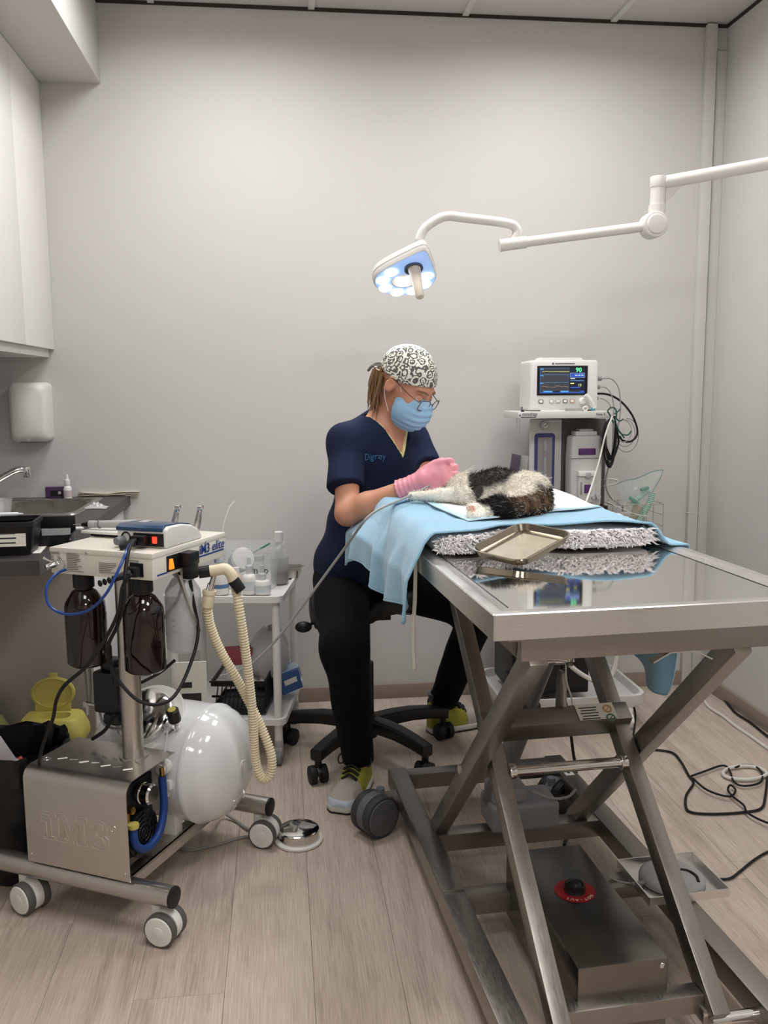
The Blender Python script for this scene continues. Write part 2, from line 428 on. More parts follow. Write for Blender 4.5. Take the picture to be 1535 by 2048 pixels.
# ------------------------------------------------------------------ suspended ceiling
ce = part('ceiling', B().span((XL-T, YF-T, ZC+.03), (XR+T, YB+T, ZC+.1)), M_ceil); tag(ce, 'white suspended ceiling of square tiles in a metal grid', 'ceiling', kind='structure')
G0X, G0Y, GS = .155, YB-.47, .6
gx = [G0X+i*GS for i in range(-3, 4)]; gy = [G0Y-i*GS for i in range(-1, 9)]
gb = B()
for x in gx:
    if XL < x < XR: gb.span((x-.012, YF, ZC-.006), (x+.012, YB, ZC+.004))
for y in gy:
    if YF < y < YB: gb.span((XL, y-.012, ZC-.0065), (XR, y+.012, ZC+.004))
part('ceiling_grid', gb, M_grid, ce)
part('edge_gap', B().span((XL, YB-.006, ZC-.010), (XR, YB, ZC+.002)).span((XR-.006, YF, ZC-.010), (XR, YB, ZC+.002)), M_gap, ce)
ct = B(); ct.box((0, 0, 0), (GS-.004, GS-.004, .02)); tmesh = None
lit = [(round((lx-G0X)/GS-.5), round((G0Y-ly)/GS-.5)) for lx, ly, _ in PANELS]
for i in range(-3, 4):
    for j in range(-1, 9):
        cx, cyy = G0X+(i+.5)*GS, G0Y-(j+.5)*GS
        if (i, j) in lit: continue
        if cx-.31 > XR or cx+.31 < XL or cyy-.31 > YB or cyy+.31 < YF: continue
        if tmesh is None: o = part('ceiling_tile', ct, M_ceil, ce, bevel=.002, seg=1); tmesh = o.data
        else: o = bpy.data.objects.new('ceiling_tile', tmesh); COL.objects.link(o); o.parent = ce
        o.location = (cx, cyy, ZC+.013)
M_led = mat('led_diffuser', (250, 248, 240), .6, emit=2.0, ecol=(255, 250, 243))
first = None
where = ['over the sink side by the back wall', 'over the monitor by the back wall', 'over the dental unit side', 'over the near end of the steel table', 'nearest the wall behind the camera']
for n_, (lx, ly, _) in enumerate(PANELS):
    t = thing('ceiling_light', 'square white LED panel in the ceiling '+where[n_], 'ceiling light', (lx, ly, ZC-.006), 0, 'LED panels in the ceiling')
    fb = B()
    for sx, sy, dx, dy in ((0, .28, .588, .028), (0, -.28, .588, .028), (.28, 0, .028, .532), (-.28, 0, .028, .532)): fb.box((sx, sy, 0), (dx, dy, .014))
    part('frame', fb, M_grid, t); part('diffuser', B().box((0, 0, .004), (.534, .534, .004)), M_led, t)
# boxed-in bulkhead over the wall cabinets
XS, ZS, XC, ZCB = -.6439, 2.4621, -.8664, 1.4744
struct('trim_3', B().span((XL, YF, ZS), (XS, YB-.001, ZC-.011)), M_wall, 'painted boxed-in bulkhead under the ceiling over the wall cabinets', 'bulkhead', bevel=.002)
# ================================================================== wall cabinet, worktop, sink
ysplit = GP(52, 690, (XC, 0, 0), (1, 0, 0)).y
cab = thing('wall_cabinet', 'white wall cabinet with plain doors above the sink', 'cabinet', (XL, YB, ZCB))
part('body', B().span((XL+.001, 1.0, ZCB+.012), (XC-.019, YB-.001, ZS-.001)), M_white, cab, world=True, bevel=.001)
part('bottom_rail', B().span((XL+.02, 1.0, ZCB-.03), (XC-.022, ysplit-.0015, ZCB+.011)).span((XL+.02, ysplit+.0015, ZCB-.03), (XC-.022, YB-.001, ZCB+.011)), M_white, cab, world=True)
for a, b_ in ((ysplit+.0015, YB-.001), (ysplit-.6, ysplit-.0015), (ysplit-1.2, ysplit-.603)):
    part('door', B().span((XC-.018, a, ZCB), (XC, b_, ZS-.003)), M_white, cab, world=True, bevel=.0015)
XW, ZW = -.6058, .8955
YN = GZ(79, 1121, ZW).y; WT = .038
# base unit under the worktop
YK = 2.92
bc = thing('base_cabinet', 'grey-white base cabinet under the sink worktop', 'cabinet', (XL, YK, 0))
part('body', B().span((XL+.001, YK+.02, .09), (XW-.045, YB-.016, ZW-WT-.30)).span((XL+.001, YK+.02, ZW-WT-.31), (XW-.045, YK+.05, ZW-WT-.001)).span((XL+.001, YB-.04, ZW-WT-.31), (XW-.045, YB-.016, ZW-WT-.001)), M_white, bc, world=True)
part('end_panel', B().span((XL+.001, YK+.002, .0), (XW-.025, YK+.02, ZW-WT-.001)), mat('grey_panel', (168, 160, 152), .55), bc, world=True, bevel=.001)
part('plinth', B().span((XL+.05, YK+.02, .0), (XW-.09, YB-.016, .09)), M_white, bc, world=True)
yy = YK+.022; nn = 3; dw = (YB-.018-yy)/nn
for i in range(nn): part('door', B().span((XW-.044, yy+i*dw+.0015, .095), (XW-.025, yy+(i+1)*dw-.0015, ZW-WT-.004)), M_white, bc, world=True, bevel=.0012)
# sink hole
s_far = GZ(190, 996.5, ZW).y; s_near = GZ(110, 1031, ZW).y; s_rx = GZ(158, 1028, ZW).x; s_lx = XL+.09
wt = thing('worktop', 'dark grey laminate worktop along the left wall', 'worktop', (XL, YN, ZW-WT))
wb = B(); z0, z1 = ZW-WT, ZW; i_ = .016
wb.span((XL+.001, YN, z0), (XW, s_near+i_, z1)).span((XL+.001, s_far-i_, z0), (XW, YB-.001, z1)).span((s_rx-i_, s_near+i_, z0), (XW, s_far-i_, z1)).span((XL+.001, s_near+i_, z0), (s_lx+i_, s_far-i_, z1))
part('slab', wb, M_darkgrey, wt, world=True)
sk = thing('sink', 'stainless steel sink set into the dark worktop', 'sink', ((s_lx+s_rx)/2, (s_near+s_far)/2, ZW-.17))
cx, cy_, sw, sd = (s_lx+s_rx)/2, (s_near+s_far)/2, s_rx-s_lx, s_far-s_near
def ringat(w_, d_, r_, z): return [(cx+p[0], cy_+p[1], z) for p in rrect(w_, d_, r_, 5)]
sb = B(); sb.loft([ringat(sw, sd, .03, ZW+.0006), ringat(sw-.004, sd-.004, .03, ZW+.004), ringat(sw-.05, sd-.05, .05, ZW+.004), ringat(sw-.06, sd-.06, .05, ZW-.004), ringat(sw-.08, sd-.08, .05, ZW-.13), ringat(sw-.16, sd-.16, .04, ZW-.155), ringat(.09, .09, .04, ZW-.16)], cap=False)
sb.f.append(tuple(len(sb.v)-24+i for i in range(24)))
part('bowl', sb, mat('sink_steel', (170, 166, 160), .28, 1., rvar=.06, vscale=20), sk, world=True, ang=50)
part('drain', B().lathe([(.0, .004), (.026, .004), (.03, .0), (.034, .004), (.038, .0)], TR(cx, cy_, ZW-.159)), M_chrome, sk, world=True)
fa = thing('faucet', 'chrome swivel tap arching over the sink', 'faucet', (s_lx+.05, cy_+.08, ZW+.002))
tip = GY(52, 940, cy_+.13); fb = GY(-40, 990, cy_+.1)
bx, by = s_lx+.045, cy_+.08
part('base', B().cyl((bx, by, ZW+.0045), (bx, by, ZW+.075), .024, .022).cyl((bx, by, ZW+.075), (bx, by, ZW+.1), .022, .016), M_chrome, fa, world=True, bevel=.002)
pth = smoothpath([(bx, by, ZW+.07), Vector((bx, by, 0))*.65+Vector((tip.x, tip.y, 0))*.35+Vector((0, 0, tip.z-.03)), Vector((bx, by, 0))*.25+Vector((tip.x, tip.y, 0))*.75+Vector((0, 0, tip.z)), tip], 8)
part('spout', B().tube(pth, .0115, 12), M_chrome, fa, world=True)
part('aerator', B().cyl(tip+Vector((0, 0, .012)), tip+Vector((.003, 0, -.028)), .0155, .0145), M_chrome, fa, world=True, bevel=.002)
part('lever', B().beam((bx, by, ZW+.1), (bx-.02, by-.09, ZW+.14), .014, .008), M_chrome, fa, world=True, bevel=.002)
# towel dispenser on the back wall
da, db = GY(12, 765, YB-.1), GY(97, 884, YB-.1)
dt = thing('towel_dispenser', 'white rounded paper towel dispenser on the wall under the cabinet', 'dispenser', ((da.x+db.x)/2, YB, db.z))
dw_, dh = db.x-da.x, da.z-db.z
rings = []
for yv, ins, r in ((0, 0, .02), (-.075, .0, .022), (-.098, .008, .03), (-.108, .022, .03)):
    rings.append([((da.x+db.x)/2+p[0]*(1+.035*(p[1]/dh)), YB-.001+yv, (da.z+db.z)/2+p[1]) for p in rrect(dw_-2*ins, dh-2*ins, r, 5)])
part('cover', B().loft(rings), mat('dispenser_plastic', (222, 219, 214), .38), dt, world=True, ang=60)
part('lock', B().cyl(((da.x+db.x)/2, YB-.104, db.z+.012), ((da.x+db.x)/2, YB-.1065, db.z+.012), .006), M_lgrey, dt, world=True)
part('outlet_slot', B().box(((da.x+db.x)/2, YB-.05, db.z+.0005), (dw_*.6, .04, .006)), M_gap, dt, world=True)
# ------------------------------------------------------------------ small things on the worktop
M_purple = mat('purple_card', (74, 48, 84), .5)
a = GZ(92, 997, ZW); a.y = YB-.075; t = thing('medicine_box', 'small purple cardboard medicine box at the back of the worktop', 'box', (GY(110, 990, YB-.06).x, YB-.045, ZW), .05)
part('carton', B().box((0, 0, .024), (.072, .04, .046)), M_purple, t, bevel=.001); part('label_print', B().box((.006, -.0205, .022), (.044, .001, .022)), M_black, t); part('barcode', B().box((.018, -.0213, .024), (.011, .0006, .011)), M_lgrey, t); part('top_flap', B().box((0, 0, .0475), (.07, .038, .001)), mat('pale_purple_card', (150, 128, 150), .5), t)
a = GY(136, 995, YB-.07); a.y -= .012; t = thing('dropper_bottle', 'small white dropper bottle beside the purple box', 'bottle', (a.x, a.y+.012, ZW))
part('body', B().lathe([(.0, 0), (.0145, 0), (.016, .003), (.016, .04), (.012, .05), (.009, .052), (.009, .056)]), M_wplast, t); part('cap', B().lathe([(.0105, .056), (.0105, .074), (.006, .078), (.005, .094), (.0, .096)]), M_wplast, t); part('label', B().lathe([(.0163, .008), (.0163, .034)], n=28), mat('label_pink', (196, 178, 186), .6), t)
a = GZ(205, 993, ZW); t = thing('folded_paper', 'folded cream paper sheets lying at the back end of the worktop', 'paper', (a.x+.01, a.y+.05, ZW))
for k in range(3):
    def pf(u, v, k=k): return (-.11+.235*u+.01*v+.004*k, -.05+.10*v, .002+.006*k+.004*math.sin(u*5+k)+.010*(u > .5)*max(0, math.sin((u-.5)*7))*(.5+.5*v))
    part('sheet', B().grid(pf, 14, 4), mat('cream_paper', (214, 206, 186), .85), t, solid=.0012)
a = GZ(190, 1017, ZW); t = thing('blister_wrap', 'crumpled clear plastic wrapper on the worktop edge beside the sink', 'wrapper', (a.x, a.y, ZW))
def wf(u, v): return (-.04+.085*u, -.03+.07*v, .002+.017*math.exp(-((u-.5)**2+(v-.5)**2)*9)*(1+.6*math.sin(u*19)*math.sin(v*17)))
part('film', B().grid(wf, 14, 14), mat('clear_film', (236, 236, 236), .15, alpha=.4), t, solid=.0006, ang=20)
# black tray with the dosage label
aN = GZ(68, 1113, ZW)
t = thing('supply_bin', 'black plastic bin with a dosage label at the near end of the worktop', 'bin', (aN.x-.105, aN.y+.07, ZW), math.radians(3))
def obin(w_, d_, h_, th, taper=.012):
    b = B(); o_ = rrect(w_-taper*2, d_-taper*2, .012, 3); o2 = rrect(w_, d_, .014, 3)
    i2 = rrect(w_-2*th, d_-2*th, .012, 3); i1 = rrect(w_-2*taper-2*th, d_-2*taper-2*th, .01, 3)
    b.loft([[(p[0], p[1], 0) for p in o_], [(p[0], p[1], h_) for p in o2], [(p[0], p[1], h_) for p in i2], [(p[0], p[1], th) for p in i1]]); return b
part('tray', obin(.20, .13, .086, .004), M_black, t)
part('rim', B().loft([[(p[0], p[1], z) for p in rrect(.204-k, .134-k, .014, 3)] for k, z in ((0, .076), (0, .088), (.012, .088), (.012, .076))]), M_black, t)
part('label', B().box((-.005, -.0665, .045), (.172, .001, .052), RX(math.radians(-6))), M_paper, t)
for k, (w1, cl) in enumerate(((.05, M_red), (.04, M_print), (.045, M_print), (.042, M_print))):
    part('label_print', B().box((-.05, -.0673, .064-.012*k), (.075-.01*(k % 2), .0006, .003), RX(math.radians(-6))).box((.035, -.0673, .0645-.012*k), (w1, .0006, .0035), RX(math.radians(-6))), cl, t)
def syringe(loc, rz, ln, lab, tilt=0.):
    s_ = thing('syringe', lab, 'syringe', loc, rz)
    R_ = RY(-tilt)
    part('barrel', B().lathe([(0, 0), (.0055, 0), (.0055, ln*.6), (.003, ln*.63), (.002, ln*.7), (0, ln*.7)], R_ @ RY(math.pi/2)), mat('syringe_plastic', (226, 228, 230), .25), s_)
    part('plunger', B().cyl((-ln*.35, 0, 0), (0, 0, 0), .003).cyl((-ln*.36, 0, 0), (-ln*.35, 0, 0), .008).box((0, 0, 0), (.002, .02, .009)), M_wplast, s_, M=R_)
    return s_
syringe((aN.x-.105, aN.y+.06, ZW+.10), 1.9, .09, 'white syringe leaning out of the black labelled bin', -.9)
syringe((aN.x-.16, aN.y+.12, ZW+.094), .05, .15, 'long white syringe lying across the rim of the black labelled bin')
a = GZ(98, 1093, ZW)
t = thing('open_black_case', 'black open plastic case lying behind the labelled bin', 'case', (a.x-.01, a.y+.05, ZW), math.radians(4))
part('bottom', obin(.13, .10, .03, .003, .003), M_black, t); part('lid', B().box((0, .045, .045), (.128, .006, .05)), M_black, t, bevel=.003)
part('clear_insert', B().box((.025, -.046, .020), (.075, .002, .034), RX(-.25)), M_clear, t)
part('divider', B().cyl((-.045, -.02, .032), (.0, -.02, .032), .014), M_black, t)
a = GZ(132, 1066, ZW); syringe((a.x+.01, a.y+.03, ZW+.008), .1, .05, 'tiny clear syringe lying beside the open black case')
a = GZ(14, 1034, ZW); t = thing('plastic_cup', 'clear plastic cup standing by the sink edge', 'cup', (a.x-.005, a.y-.03, ZW+.0045))
part('wall', B().lathe([(.024, 0), (.034, .06), (.0345, .06), (.0325, .058), (.0235, .002), (0, .002)]), mat('cup_plastic', (226, 226, 226), .2, alpha=.35), t)
a = GZ(78, 1098, ZW); t = thing('paper_note', 'white printed paper sheet under the black labelled bin', 'paper', (a.x-.06, a.y-.01, ZW), .1)
part('sheet', B().box((0, 0, .0008), (.15, .13, .0008)), M_paper, t)
for k in range(6): part('text_line', B().box((.04, .03-.011*k, .0014), (.05, .003, .0003)), mat('print_grey', (140, 140, 140), .7), t)
# ================================================================== dental unit on castors
def caster(par, loc, rz, r=.041, w_=.02, gap=.026, body=None, tread=None, face=None, h=.09, brake=False, name='caster'):
    c = bpy.data.objects.new(name, None); COL.objects.link(c); c.parent = par; c.location = loc; c.rotation_euler = (0, 0, rz); c.empty_display_size = .02
    off = .022
    for s in (-1, 1):
        y0 = s*gap/2; y1 = s*(gap/2+w_)
        wpart = part('wheel', B().cyl((off, y0, r), (off, y1, r), r, n=28), tread, c, bevel=.004)
        part('wheel_face', B().cyl((off, y1-s*.001, r), (off, y1+s*.003, r), r*.9, r*.84, n=28).cyl((off, y1, r), (off, y1+s*.0045, r), r*.34, n=20), face, wpart, bevel=.001)
    part('hood', B().lathe([(r*.98, -gap/2+.001), (r*.98, gap/2-.001), (r*.4, gap/2-.001), (r*.4, -gap/2+.001)], TR(off, 0, r+.003) @ RX(math.pi/2), n=28, close=True).cyl((0, 0, r*1.4), (0, 0, r*2+.012), .013), body, c, bevel=.001)
    if h > r*2+.03: part('stem', B().cyl((0, 0, r*2+.010), (0, 0, h), .008).cyl((0, 0, r*2+.012), (0, 0, r*2+.02), .014), M_black, c)
    if brake: part('brake_pedal', B().prism([(-.025, -.016), (.02, -.02), (.02, .02), (-.025, .016)], -.004, .004, TR(-.055, 0, r*.95) @ RY(.3)).box((-.035, 0, r*1.45), (.012, .03, .03)), body, c, bevel=.003)
    return c
UO = Vector((-.513, 2.139, 0)); UA = math.radians(-27)
U = thing('dental_unit', 'wheeled dental unit with cream box, steel cover and white air tank', 'dental unit', UO, UA)
UM = rootm(U)
def UL(px, py, v=None, z=None):          # pixel -> local point at depth v or height z
    I = UM.inverted()
    if z is not None: return I @ GZ(px, py, z)
    return I @ GP(px, py, UM @ Vector((0, v, 0)), UM.to_3x3() @ Vector((0, 1, 0)))
# chassis
tz = .118
for v_ in (0, .49):
    part('chassis_tube', B().cyl((-.265, v_, tz), (.262, v_, tz), .026, n=28), M_steel, U, ang=50)
    for s in (-1, 1): part('end_cap', B().cyl((s*.262, v_, tz), (s*.268, v_, tz), .0262, n=28), M_black, U, bevel=.002)
for u_ in (-.12, .11): part('side_rail', B().span((u_-.018, .02, tz+.005), (u_+.018, .475, tz+.012)).span((u_+.012, .02, tz-.02), (u_+.018, .475, tz+.012)), M_steel, U)
for (u_, v_, rz) in ((-.185, 0, -.2), (.215, 0, .05), (.225, .49, .1), (-.2, .49, 2.6)):
    caster(U, (u_, v_, 0), rz, body=M_wplast, tread=mat('castor_tread', (92, 88, 84), .6), face=M_wplast, h=.1)
# folded steel cover, open at both sides
cvr = B(); u0, u1, v0, v1, zb, zt, rr = -.147, .158, -.022, .185, .146, .392, .03
prof = [(v0, zb)] + [(v0+rr-rr*math.cos(a), zt-rr+rr*math.sin(a)) for a in [math.pi/2*i/6 for i in range(7)]] + [(v1, zt)]
th = .0022
o_ = [(p[0], p[1]) for p in prof]; i_ = [(v0+th, zb)]+[(v0+rr-(rr-th)*math.cos(a), zt-rr+(rr-th)*math.sin(a)) for a in [math.pi/2*i/6 for i in range(7)]]+[(v1, zt-th)]
poly = o_+i_[::-1]
F_ = Matrix(((0, 0, 1, 0), (1, 0, 0, 0), (0, 1, 0, 0), (0, 0, 0, 1)))
n_ = len(o_)
vv = [(u0, p[0], p[1]) for p in o_]+[(u1, p[0], p[1]) for p in o_]+[(u0, p[0], p[1]) for p in i_]+[(u1, p[0], p[1]) for p in i_]
ff = [(i+1, i, n_+i, n_+i+1) for i in range(n_-1)]+[(2*n_+i, 2*n_+i+1, 3*n_+i+1, 3*n_+i) for i in range(n_-1)]
ff += [(i, i+1, 2*n_+i+1, 2*n_+i) for i in range(n_-1)]+[(n_+i+1, n_+i, 3*n_+i, 3*n_+i+1) for i in range(n_-1)]
ff += [(0, 2*n_, 3*n_, n_), (n_-1, 2*n_-1, 4*n_-1, 3*n_-1)]
cov = part('steel_cover', cvr.add(vv, ff), mat('cover_steel', (204, 199, 193), .32, 1., var=.06, vscale=14, stretch=(1, 1, 10), rvar=.04), U, ang=40)
for s in (u0+.012, u1-.012): part('rivet', B().ell((s, v0-.001, zb+.02), (.003, .002, .003)), M_polish, cov)
# raised lettering iM3 (slab serif outlines pressed into the sheet)
def outline(poly, ox, oz, sc): return [(ox+p[0]*sc, v0-.0006, oz+p[1]*sc) for p in poly]
L_i = [(0, .75), (.42, .75), (.42, .12), (.55, .12), (.55, 0), (.1, 0), (.1, .12), (.22, .12), (.22, .6), (0, .6)]
L_d = [(.05, .98), (.42, .98), (.42, .86), (.05, .86)]
L_M = [(0, 1), (.38, 1), (.62, .35), (.86, 1), (1.24, 1), (1.24, .86), (1.14, .86), (1.14, .14), (1.24, .14), (1.24, 0), (.82, 0), (.82, .14), (.92, .14), (.92, .68), (.68, 0), (.55, 0), (.31, .68), (.31, .14), (.41, .14), (.41, 0), (0, 0), (0, .14), (.1, .14), (.1, .86), (0, .86)]
L_3 = [(.05, .72), (.2, .72), (.28, .88), (.5, .88), (.58, .74), (.48, .6), (.3, .58), (.3, .45), (.5, .42), (.6, .27), (.5, .12), (.26, .12), (.18, .28), (.02, .28), (.1, .06), (.3, 0), (.55, 0), (.76, .14), (.76, .38), (.6, .52), (.74, .64), (.72, .88), (.55, 1), (.24, 1), (.1, .92)]
sc_ = .074; oz = .216; em = B()
for poly_, ox in ((L_i, -.098), (L_d, -.098), (L_M, -.052), (L_3, .046)): em.tube(outline(poly_, ox, oz, sc_), .0013, 6, closed=True)
em.torus((.118, v0-.0006, .276), .0075, .0009, (0, 1, 0), 20, 6); em.tube([(.116, v0-.0006, .272), (.116, v0-.0006, .280), (.119, v0-.0006, .279), (.119, v0-.0006, .276), (.116, v0-.0006, .276), (.120, v0-.0006, .272)], .0006, 5)
part('embossed_lettering', em, mat('embossed_steel', (222, 216, 208), .26, 1.), cov)
# slots and name pressed into the lid
for k in range(7):
    part('lid_rib', B().cyl((-.10+.033*k, .05+.006*(k % 2), zt+.0004), (-.082+.033*k, .065, zt+.0004), .0016, n=8), M_polish, cov); part('lid_rib', B().cyl((-.10+.033*k, .10, zt+.0004), (-.08+.033*k, .092, zt+.0004), .0016, n=8), M_polish, cov)
part('lid_ring', B().torus((-.125, .04, zt+.0006), .008, .0014, (0, 0, 1), 20, 6), M_polish, cov)
# compressor inside the cover
cp = part('compressor', B().span((-.125, .0, .15), (.10, .165, .30)).cyl((.02, .08, .30), (.02, .08, .35), .045), M_black, U, bevel=.01)
part('fan_guard', B().cyl((.105, .085, .215), (.125, .085, .215), .06, n=28), M_black, cp, bevel=.003)
fg = B()
for k in range(1, 5): fg.torus((.127, .085, .215), .012*k, .0018, (1, 0, 0), 24, 6)
for k in range(8): a = k*math.pi/4; fg.cyl((.127, .085, .215), (.127, .085+.056*math.cos(a), .215+.056*math.sin(a)), .0016, n=6)
part('fan_grille', fg, mat('dark_metal', (40, 40, 42), .4, .6), cp)
part('air_filter', B().lathe([(0, .0), (.027, 0), (.027, .008), (.024, .01), (.026, .012), (.026, .032), (.022, .037), (0, .037)], TR(.118, .09, .318) @ RY(math.pi/2)), M_polish, cp)
part('cylinder_head', B().span((.0, .03, .30), (.11, .15, .35)).span((.03, .02, .33), (.115, .05, .36)), mat('cast_iron', (34, 34, 36), .5, .5), cp, bevel=.004)
ff_ = B()
for k in range(7): ff_.span((.0, .03+.018*k, .35), (.105, .036+.018*k, .372))
part('cooling_fins', ff_, M_black, cp)
part('brass_fitting', B().cyl((.118, .028, .265), (.118, .028, .302), .008).cyl((.115, .028, .30), (.14, .028, .302), .009).cyl((.13, .165, .325), (.13, .165, .355), .006), M_brass, U, bevel=.001)
part('hose_ferrule', B().cyl((.137, .028, .258), (.137, .028, .268), .014), M_yellow, U)
part('air_hose', B().tube(smoothpath([(.137, .028, .262), (.139, .03, .215), (.140, .07, .183), (.140, .125, .195), (.136, .158, .25), (.130, .165, .33)], 8), .0105, 10), mat('blue_rubber', (26, 62, 128), .45), U)
# air tank
tk = part('air_tank', B().lathe([(0, -.175), (.07, -.17), (.12, -.152), (.15, -.125), (.16, -.085), (.16, .155), (.162, .156), (.162, .166), (.157, .17), (.150, .195), (.128, .225), (.09, .246), (.045, .257), (0, .26)], TR(0, .352, .295) @ RY(math.pi/2), n=48), mat('tank_white', (226, 226, 226), .12, coat=.4), U, ang=60)
part('plug', B().torus((.259, .352, .302), .012, .0022, (1, 0, 0), 20, 6).cyl((.255, .352, .302), (.262, .352, .302), .007).torus((.232, .40, .19), .008, .0016, (1, .2, -.3), 16, 6), M_wplast, tk)
for a_, b2_ in (((.075, .235, .128), (.115, .27, .25)), ((.075, .43, .128), (.115, .47, .20)), ((-.08, .235, .128), (-.04, .27, .25))): part('tank_foot', B().span(a_, b2_), M_wplast, tk, bevel=.004)
part('tank_boss', B().cyl((.12, .20, .345), (.12, .178, .345), .02).cyl((.12, .178, .345), (.12, .168, .345), .013), M_wplast, tk, bevel=.003)
part('tank_clip', B().span((.115, .182, .285), (.14, .2, .31)).span((.12, .18, .262), (.128, .2, .31)), M_wplast, tk, bevel=.002)
dM = TR(.012, .275, .432) @ RX(math.radians(40)) @ Matrix.Scale(1.18, 4)
part('inspection_lid', B().lathe([(0, .032), (.02, .031), (.062, .026), (.068, .02), (.068, .005), (.07, .0), (.07, -.02)], dM, n=40), M_polish, tk, ang=40)
part('lid_flange', B().lathe([(.0, .001), (.088, .001), (.09, -.004), (.09, -.012), (.08, -.02), (0, -.02)], dM, n=40), M_wplast, tk)
kn = UL(370, 1420, v=.215)
kn = Vector((.125, .24, .452))
part('valve_knob', B().lathe([(0, 0), (.016, 0), (.017, .004), (.017, .034), (.014, .037), (0, .037)], Matrix.Translation(kn) @ RX(.35)), M_black, tk)
part('knob_mark', B().lathe([(0, .0372), (.011, .0372), (.011, .0385), (0, .0385)], Matrix.Translation(kn) @ RX(.35)), M_yellow, tk)
part('valve_stem', B().cyl(kn, kn+Vector((0, .012, -.025)), .007).cyl((.115, .245, .425), (.09, .245, .405), .006), M_chrome, tk)
part('gauge_line', B().tube(smoothpath([(.128, .20, .44), (.131, .18, .39), (.13, .168, .345)], 6), .003, 8), M_milky, tk)
part('specification_plate', B().box((.07, .216, .40), (.05, .001, .03), RX(-.6)), M_paper, tk)
# post with the pump regulator behind it
part('post', B().cyl((.072, .13, .150), (.072, .13, .868), .0265, n=32), M_steelz, U, ang=50)
part('post_flange', B().cyl((.072, .13, zt), (.072, .13, zt+.004), .036, n=28), M_steel, U)
rg = B().box((-.012, .17, .545), (.075, .07, .11)).cyl((-.012, .17, .60), (-.012, .17, .63), .024).box((.03, .155, .59), (.05, .04, .05)).cyl((-.055, .16, .56), (-.035, .16, .56), .018).cyl((-.03, .17, .60), (-.03, .17, .665), .016).box((.01, .15, .48), (.05, .05, .03))
part('water_regulator', rg, mat('regulator_black', (24, 27, 30), .38), U, bevel=.008)
part('regulator_fitting', B().cyl((-.05, .16, .5), (-.085, .16, .5), .006).box((-.09, .16, .5), (.012, .018, .014)).cyl((-.09, .16, .5), (-.09, .16, .47), .004), M_steel, U)
for pts in ([(-.09, .16, .508), (-.10, .17, .58), (-.075, .13, .68), (-.05, .12, .72)], [(-.055, .16, .5), (-.03, .15, .455), (.03, .15, .45), (.05, .15, .48)], [(-.085, .165, .5), (-.08, .165, .55), (-.06, .14, .66)]):
    part('thin_tube', B().tube(smoothpath(pts, 6), .0035, 8), mat('tube_grey', (146, 144, 140), .35, alpha=.8), U)
# cream control box
bx0, bx1, by0, by1, bz0, bz1 = -.100, .197, .068, .402, .868, .932
bxo = part('control_box', B().span((bx0, by0, bz0), (bx1, by1, bz1)), M_creamb, U, bevel=.004)
part('box_lid', B().span((bx0-.0015, by0-.0015, bz1-.012), (bx1+.0015, by1+.0015, bz1+.002)), M_creamb, bxo, bevel=.003)
sf = TR(bx1+.0012, 0, 0) @ Matrix(((0, 0, 1, 0), (1, 0, 0, 0), (0, 1, 0, 0), (0, 0, 0, 1)))     # x along v, y up, facing +u
text('maker_name', 'iM3', M_printb, bxo, .034, sf @ TR(.296, .906, .001), bold=.0004)
text('model_name', 'elite', M_printb, bxo, .036, sf @ TR(.361, .906, .001), shear=.25)
part('blue_line', B().span((bx1, .245, .888), (bx1+.0012, .392, .8915)).span((bx1, .085, .876), (bx1+.0012, .125, .8795)), M_printb, bxo)
part('switch_panel', B().span((bx1, .125, .878), (bx1+.003, .222, .917)), M_black, bxo, bevel=.001)
part('lamp_switch', B().prism([(.130, .884), (.147, .884), (.142, .909), (.133, .909)], 0, .006, TR(bx1+.002, 0, 0) @ Matrix(((0, 0, 1, 0), (1, 0, 0, 0), (0, 1, 0, 0), (0, 0, 0, 1)))), mat('orange_lamp', (236, 130, 40), .4, emit=1.2), bxo)
part('power_plug', B().span((bx1+.003, .176, .885), (bx1+.035, .218, .918)).span((bx1+.008, .179, .85), (bx1+.034, .214, .89)), M_black, bxo, bevel=.004)
part('screw', B().ell((bx1+.001, .30, .924), (.002, .004, .004)).ell((.01, by0-.001, .925), (.004, .002, .004)), M_steel, bxo)
# printed instructions and sockets at the back panel facing us
pr = B()
def lines(x0, x1, z0, n, dz, seed):
    r_ = random.Random(seed)
    for k in range(n): pr.span((x0, by0-.0022, z0-dz*k), (x0+(x1-x0)*(.6+.4*r_.random()), by0-.0012, z0-dz*k+.0011))
lines(-.050, -.002, .921, 11, .0044, 3); lines(-.108, -.066, .9215, 2, .0034, 5); lines(.045, .10, .903, 6, .0046, 6); lines(-.1, -.085, .911, 3, .004, 7); lines(-.078, -.066, .911, 3, .004, 8); lines(.125, .17, .914, 2, .0036, 9)
part('panel_print', pr, mat('print_fade', (112, 108, 100), .7), bxo)
part('socket', B().span((.135, by0-.003, .876), (.172, by0-.001, .909)), M_black, bxo)
part('mains_plug', B().span((.136, by0-.026, .879), (.168, by0-.002, .903)).cyl((.152, by0-.026, .890), (.135, by0-.06, .882), .010, .007), M_black, bxo, bevel=.003)
sk_ = B()
for k in range(4): sk_.torus((.131-.006*k, by0-.064-.009*k+.005, .881-.002*k), .0055, .0028, (.4, .9, .1), 12, 6)
part('strain_relief', sk_, M_black, bxo)
part('toggle_switch', B().cyl((-.094, by0-.002, .896), (-.098, by0-.008, .900), .005).cyl((-.098, by0-.008, .9), (-.108, by0-.018, .910), .0028, .004), M_chrome, bxo)
part('hose_coupling', B().cyl((-.078, by0-.001, .893), (-.078, by0-.008, .893), .009, n=6).cyl((-.078, by0-.006, .893), (-.09, by0-.03, .888), .007).cyl((-.066, by0-.001, .893), (-.066, by0-.006, .893), .011), M_chrome, bxo, bevel=.001)
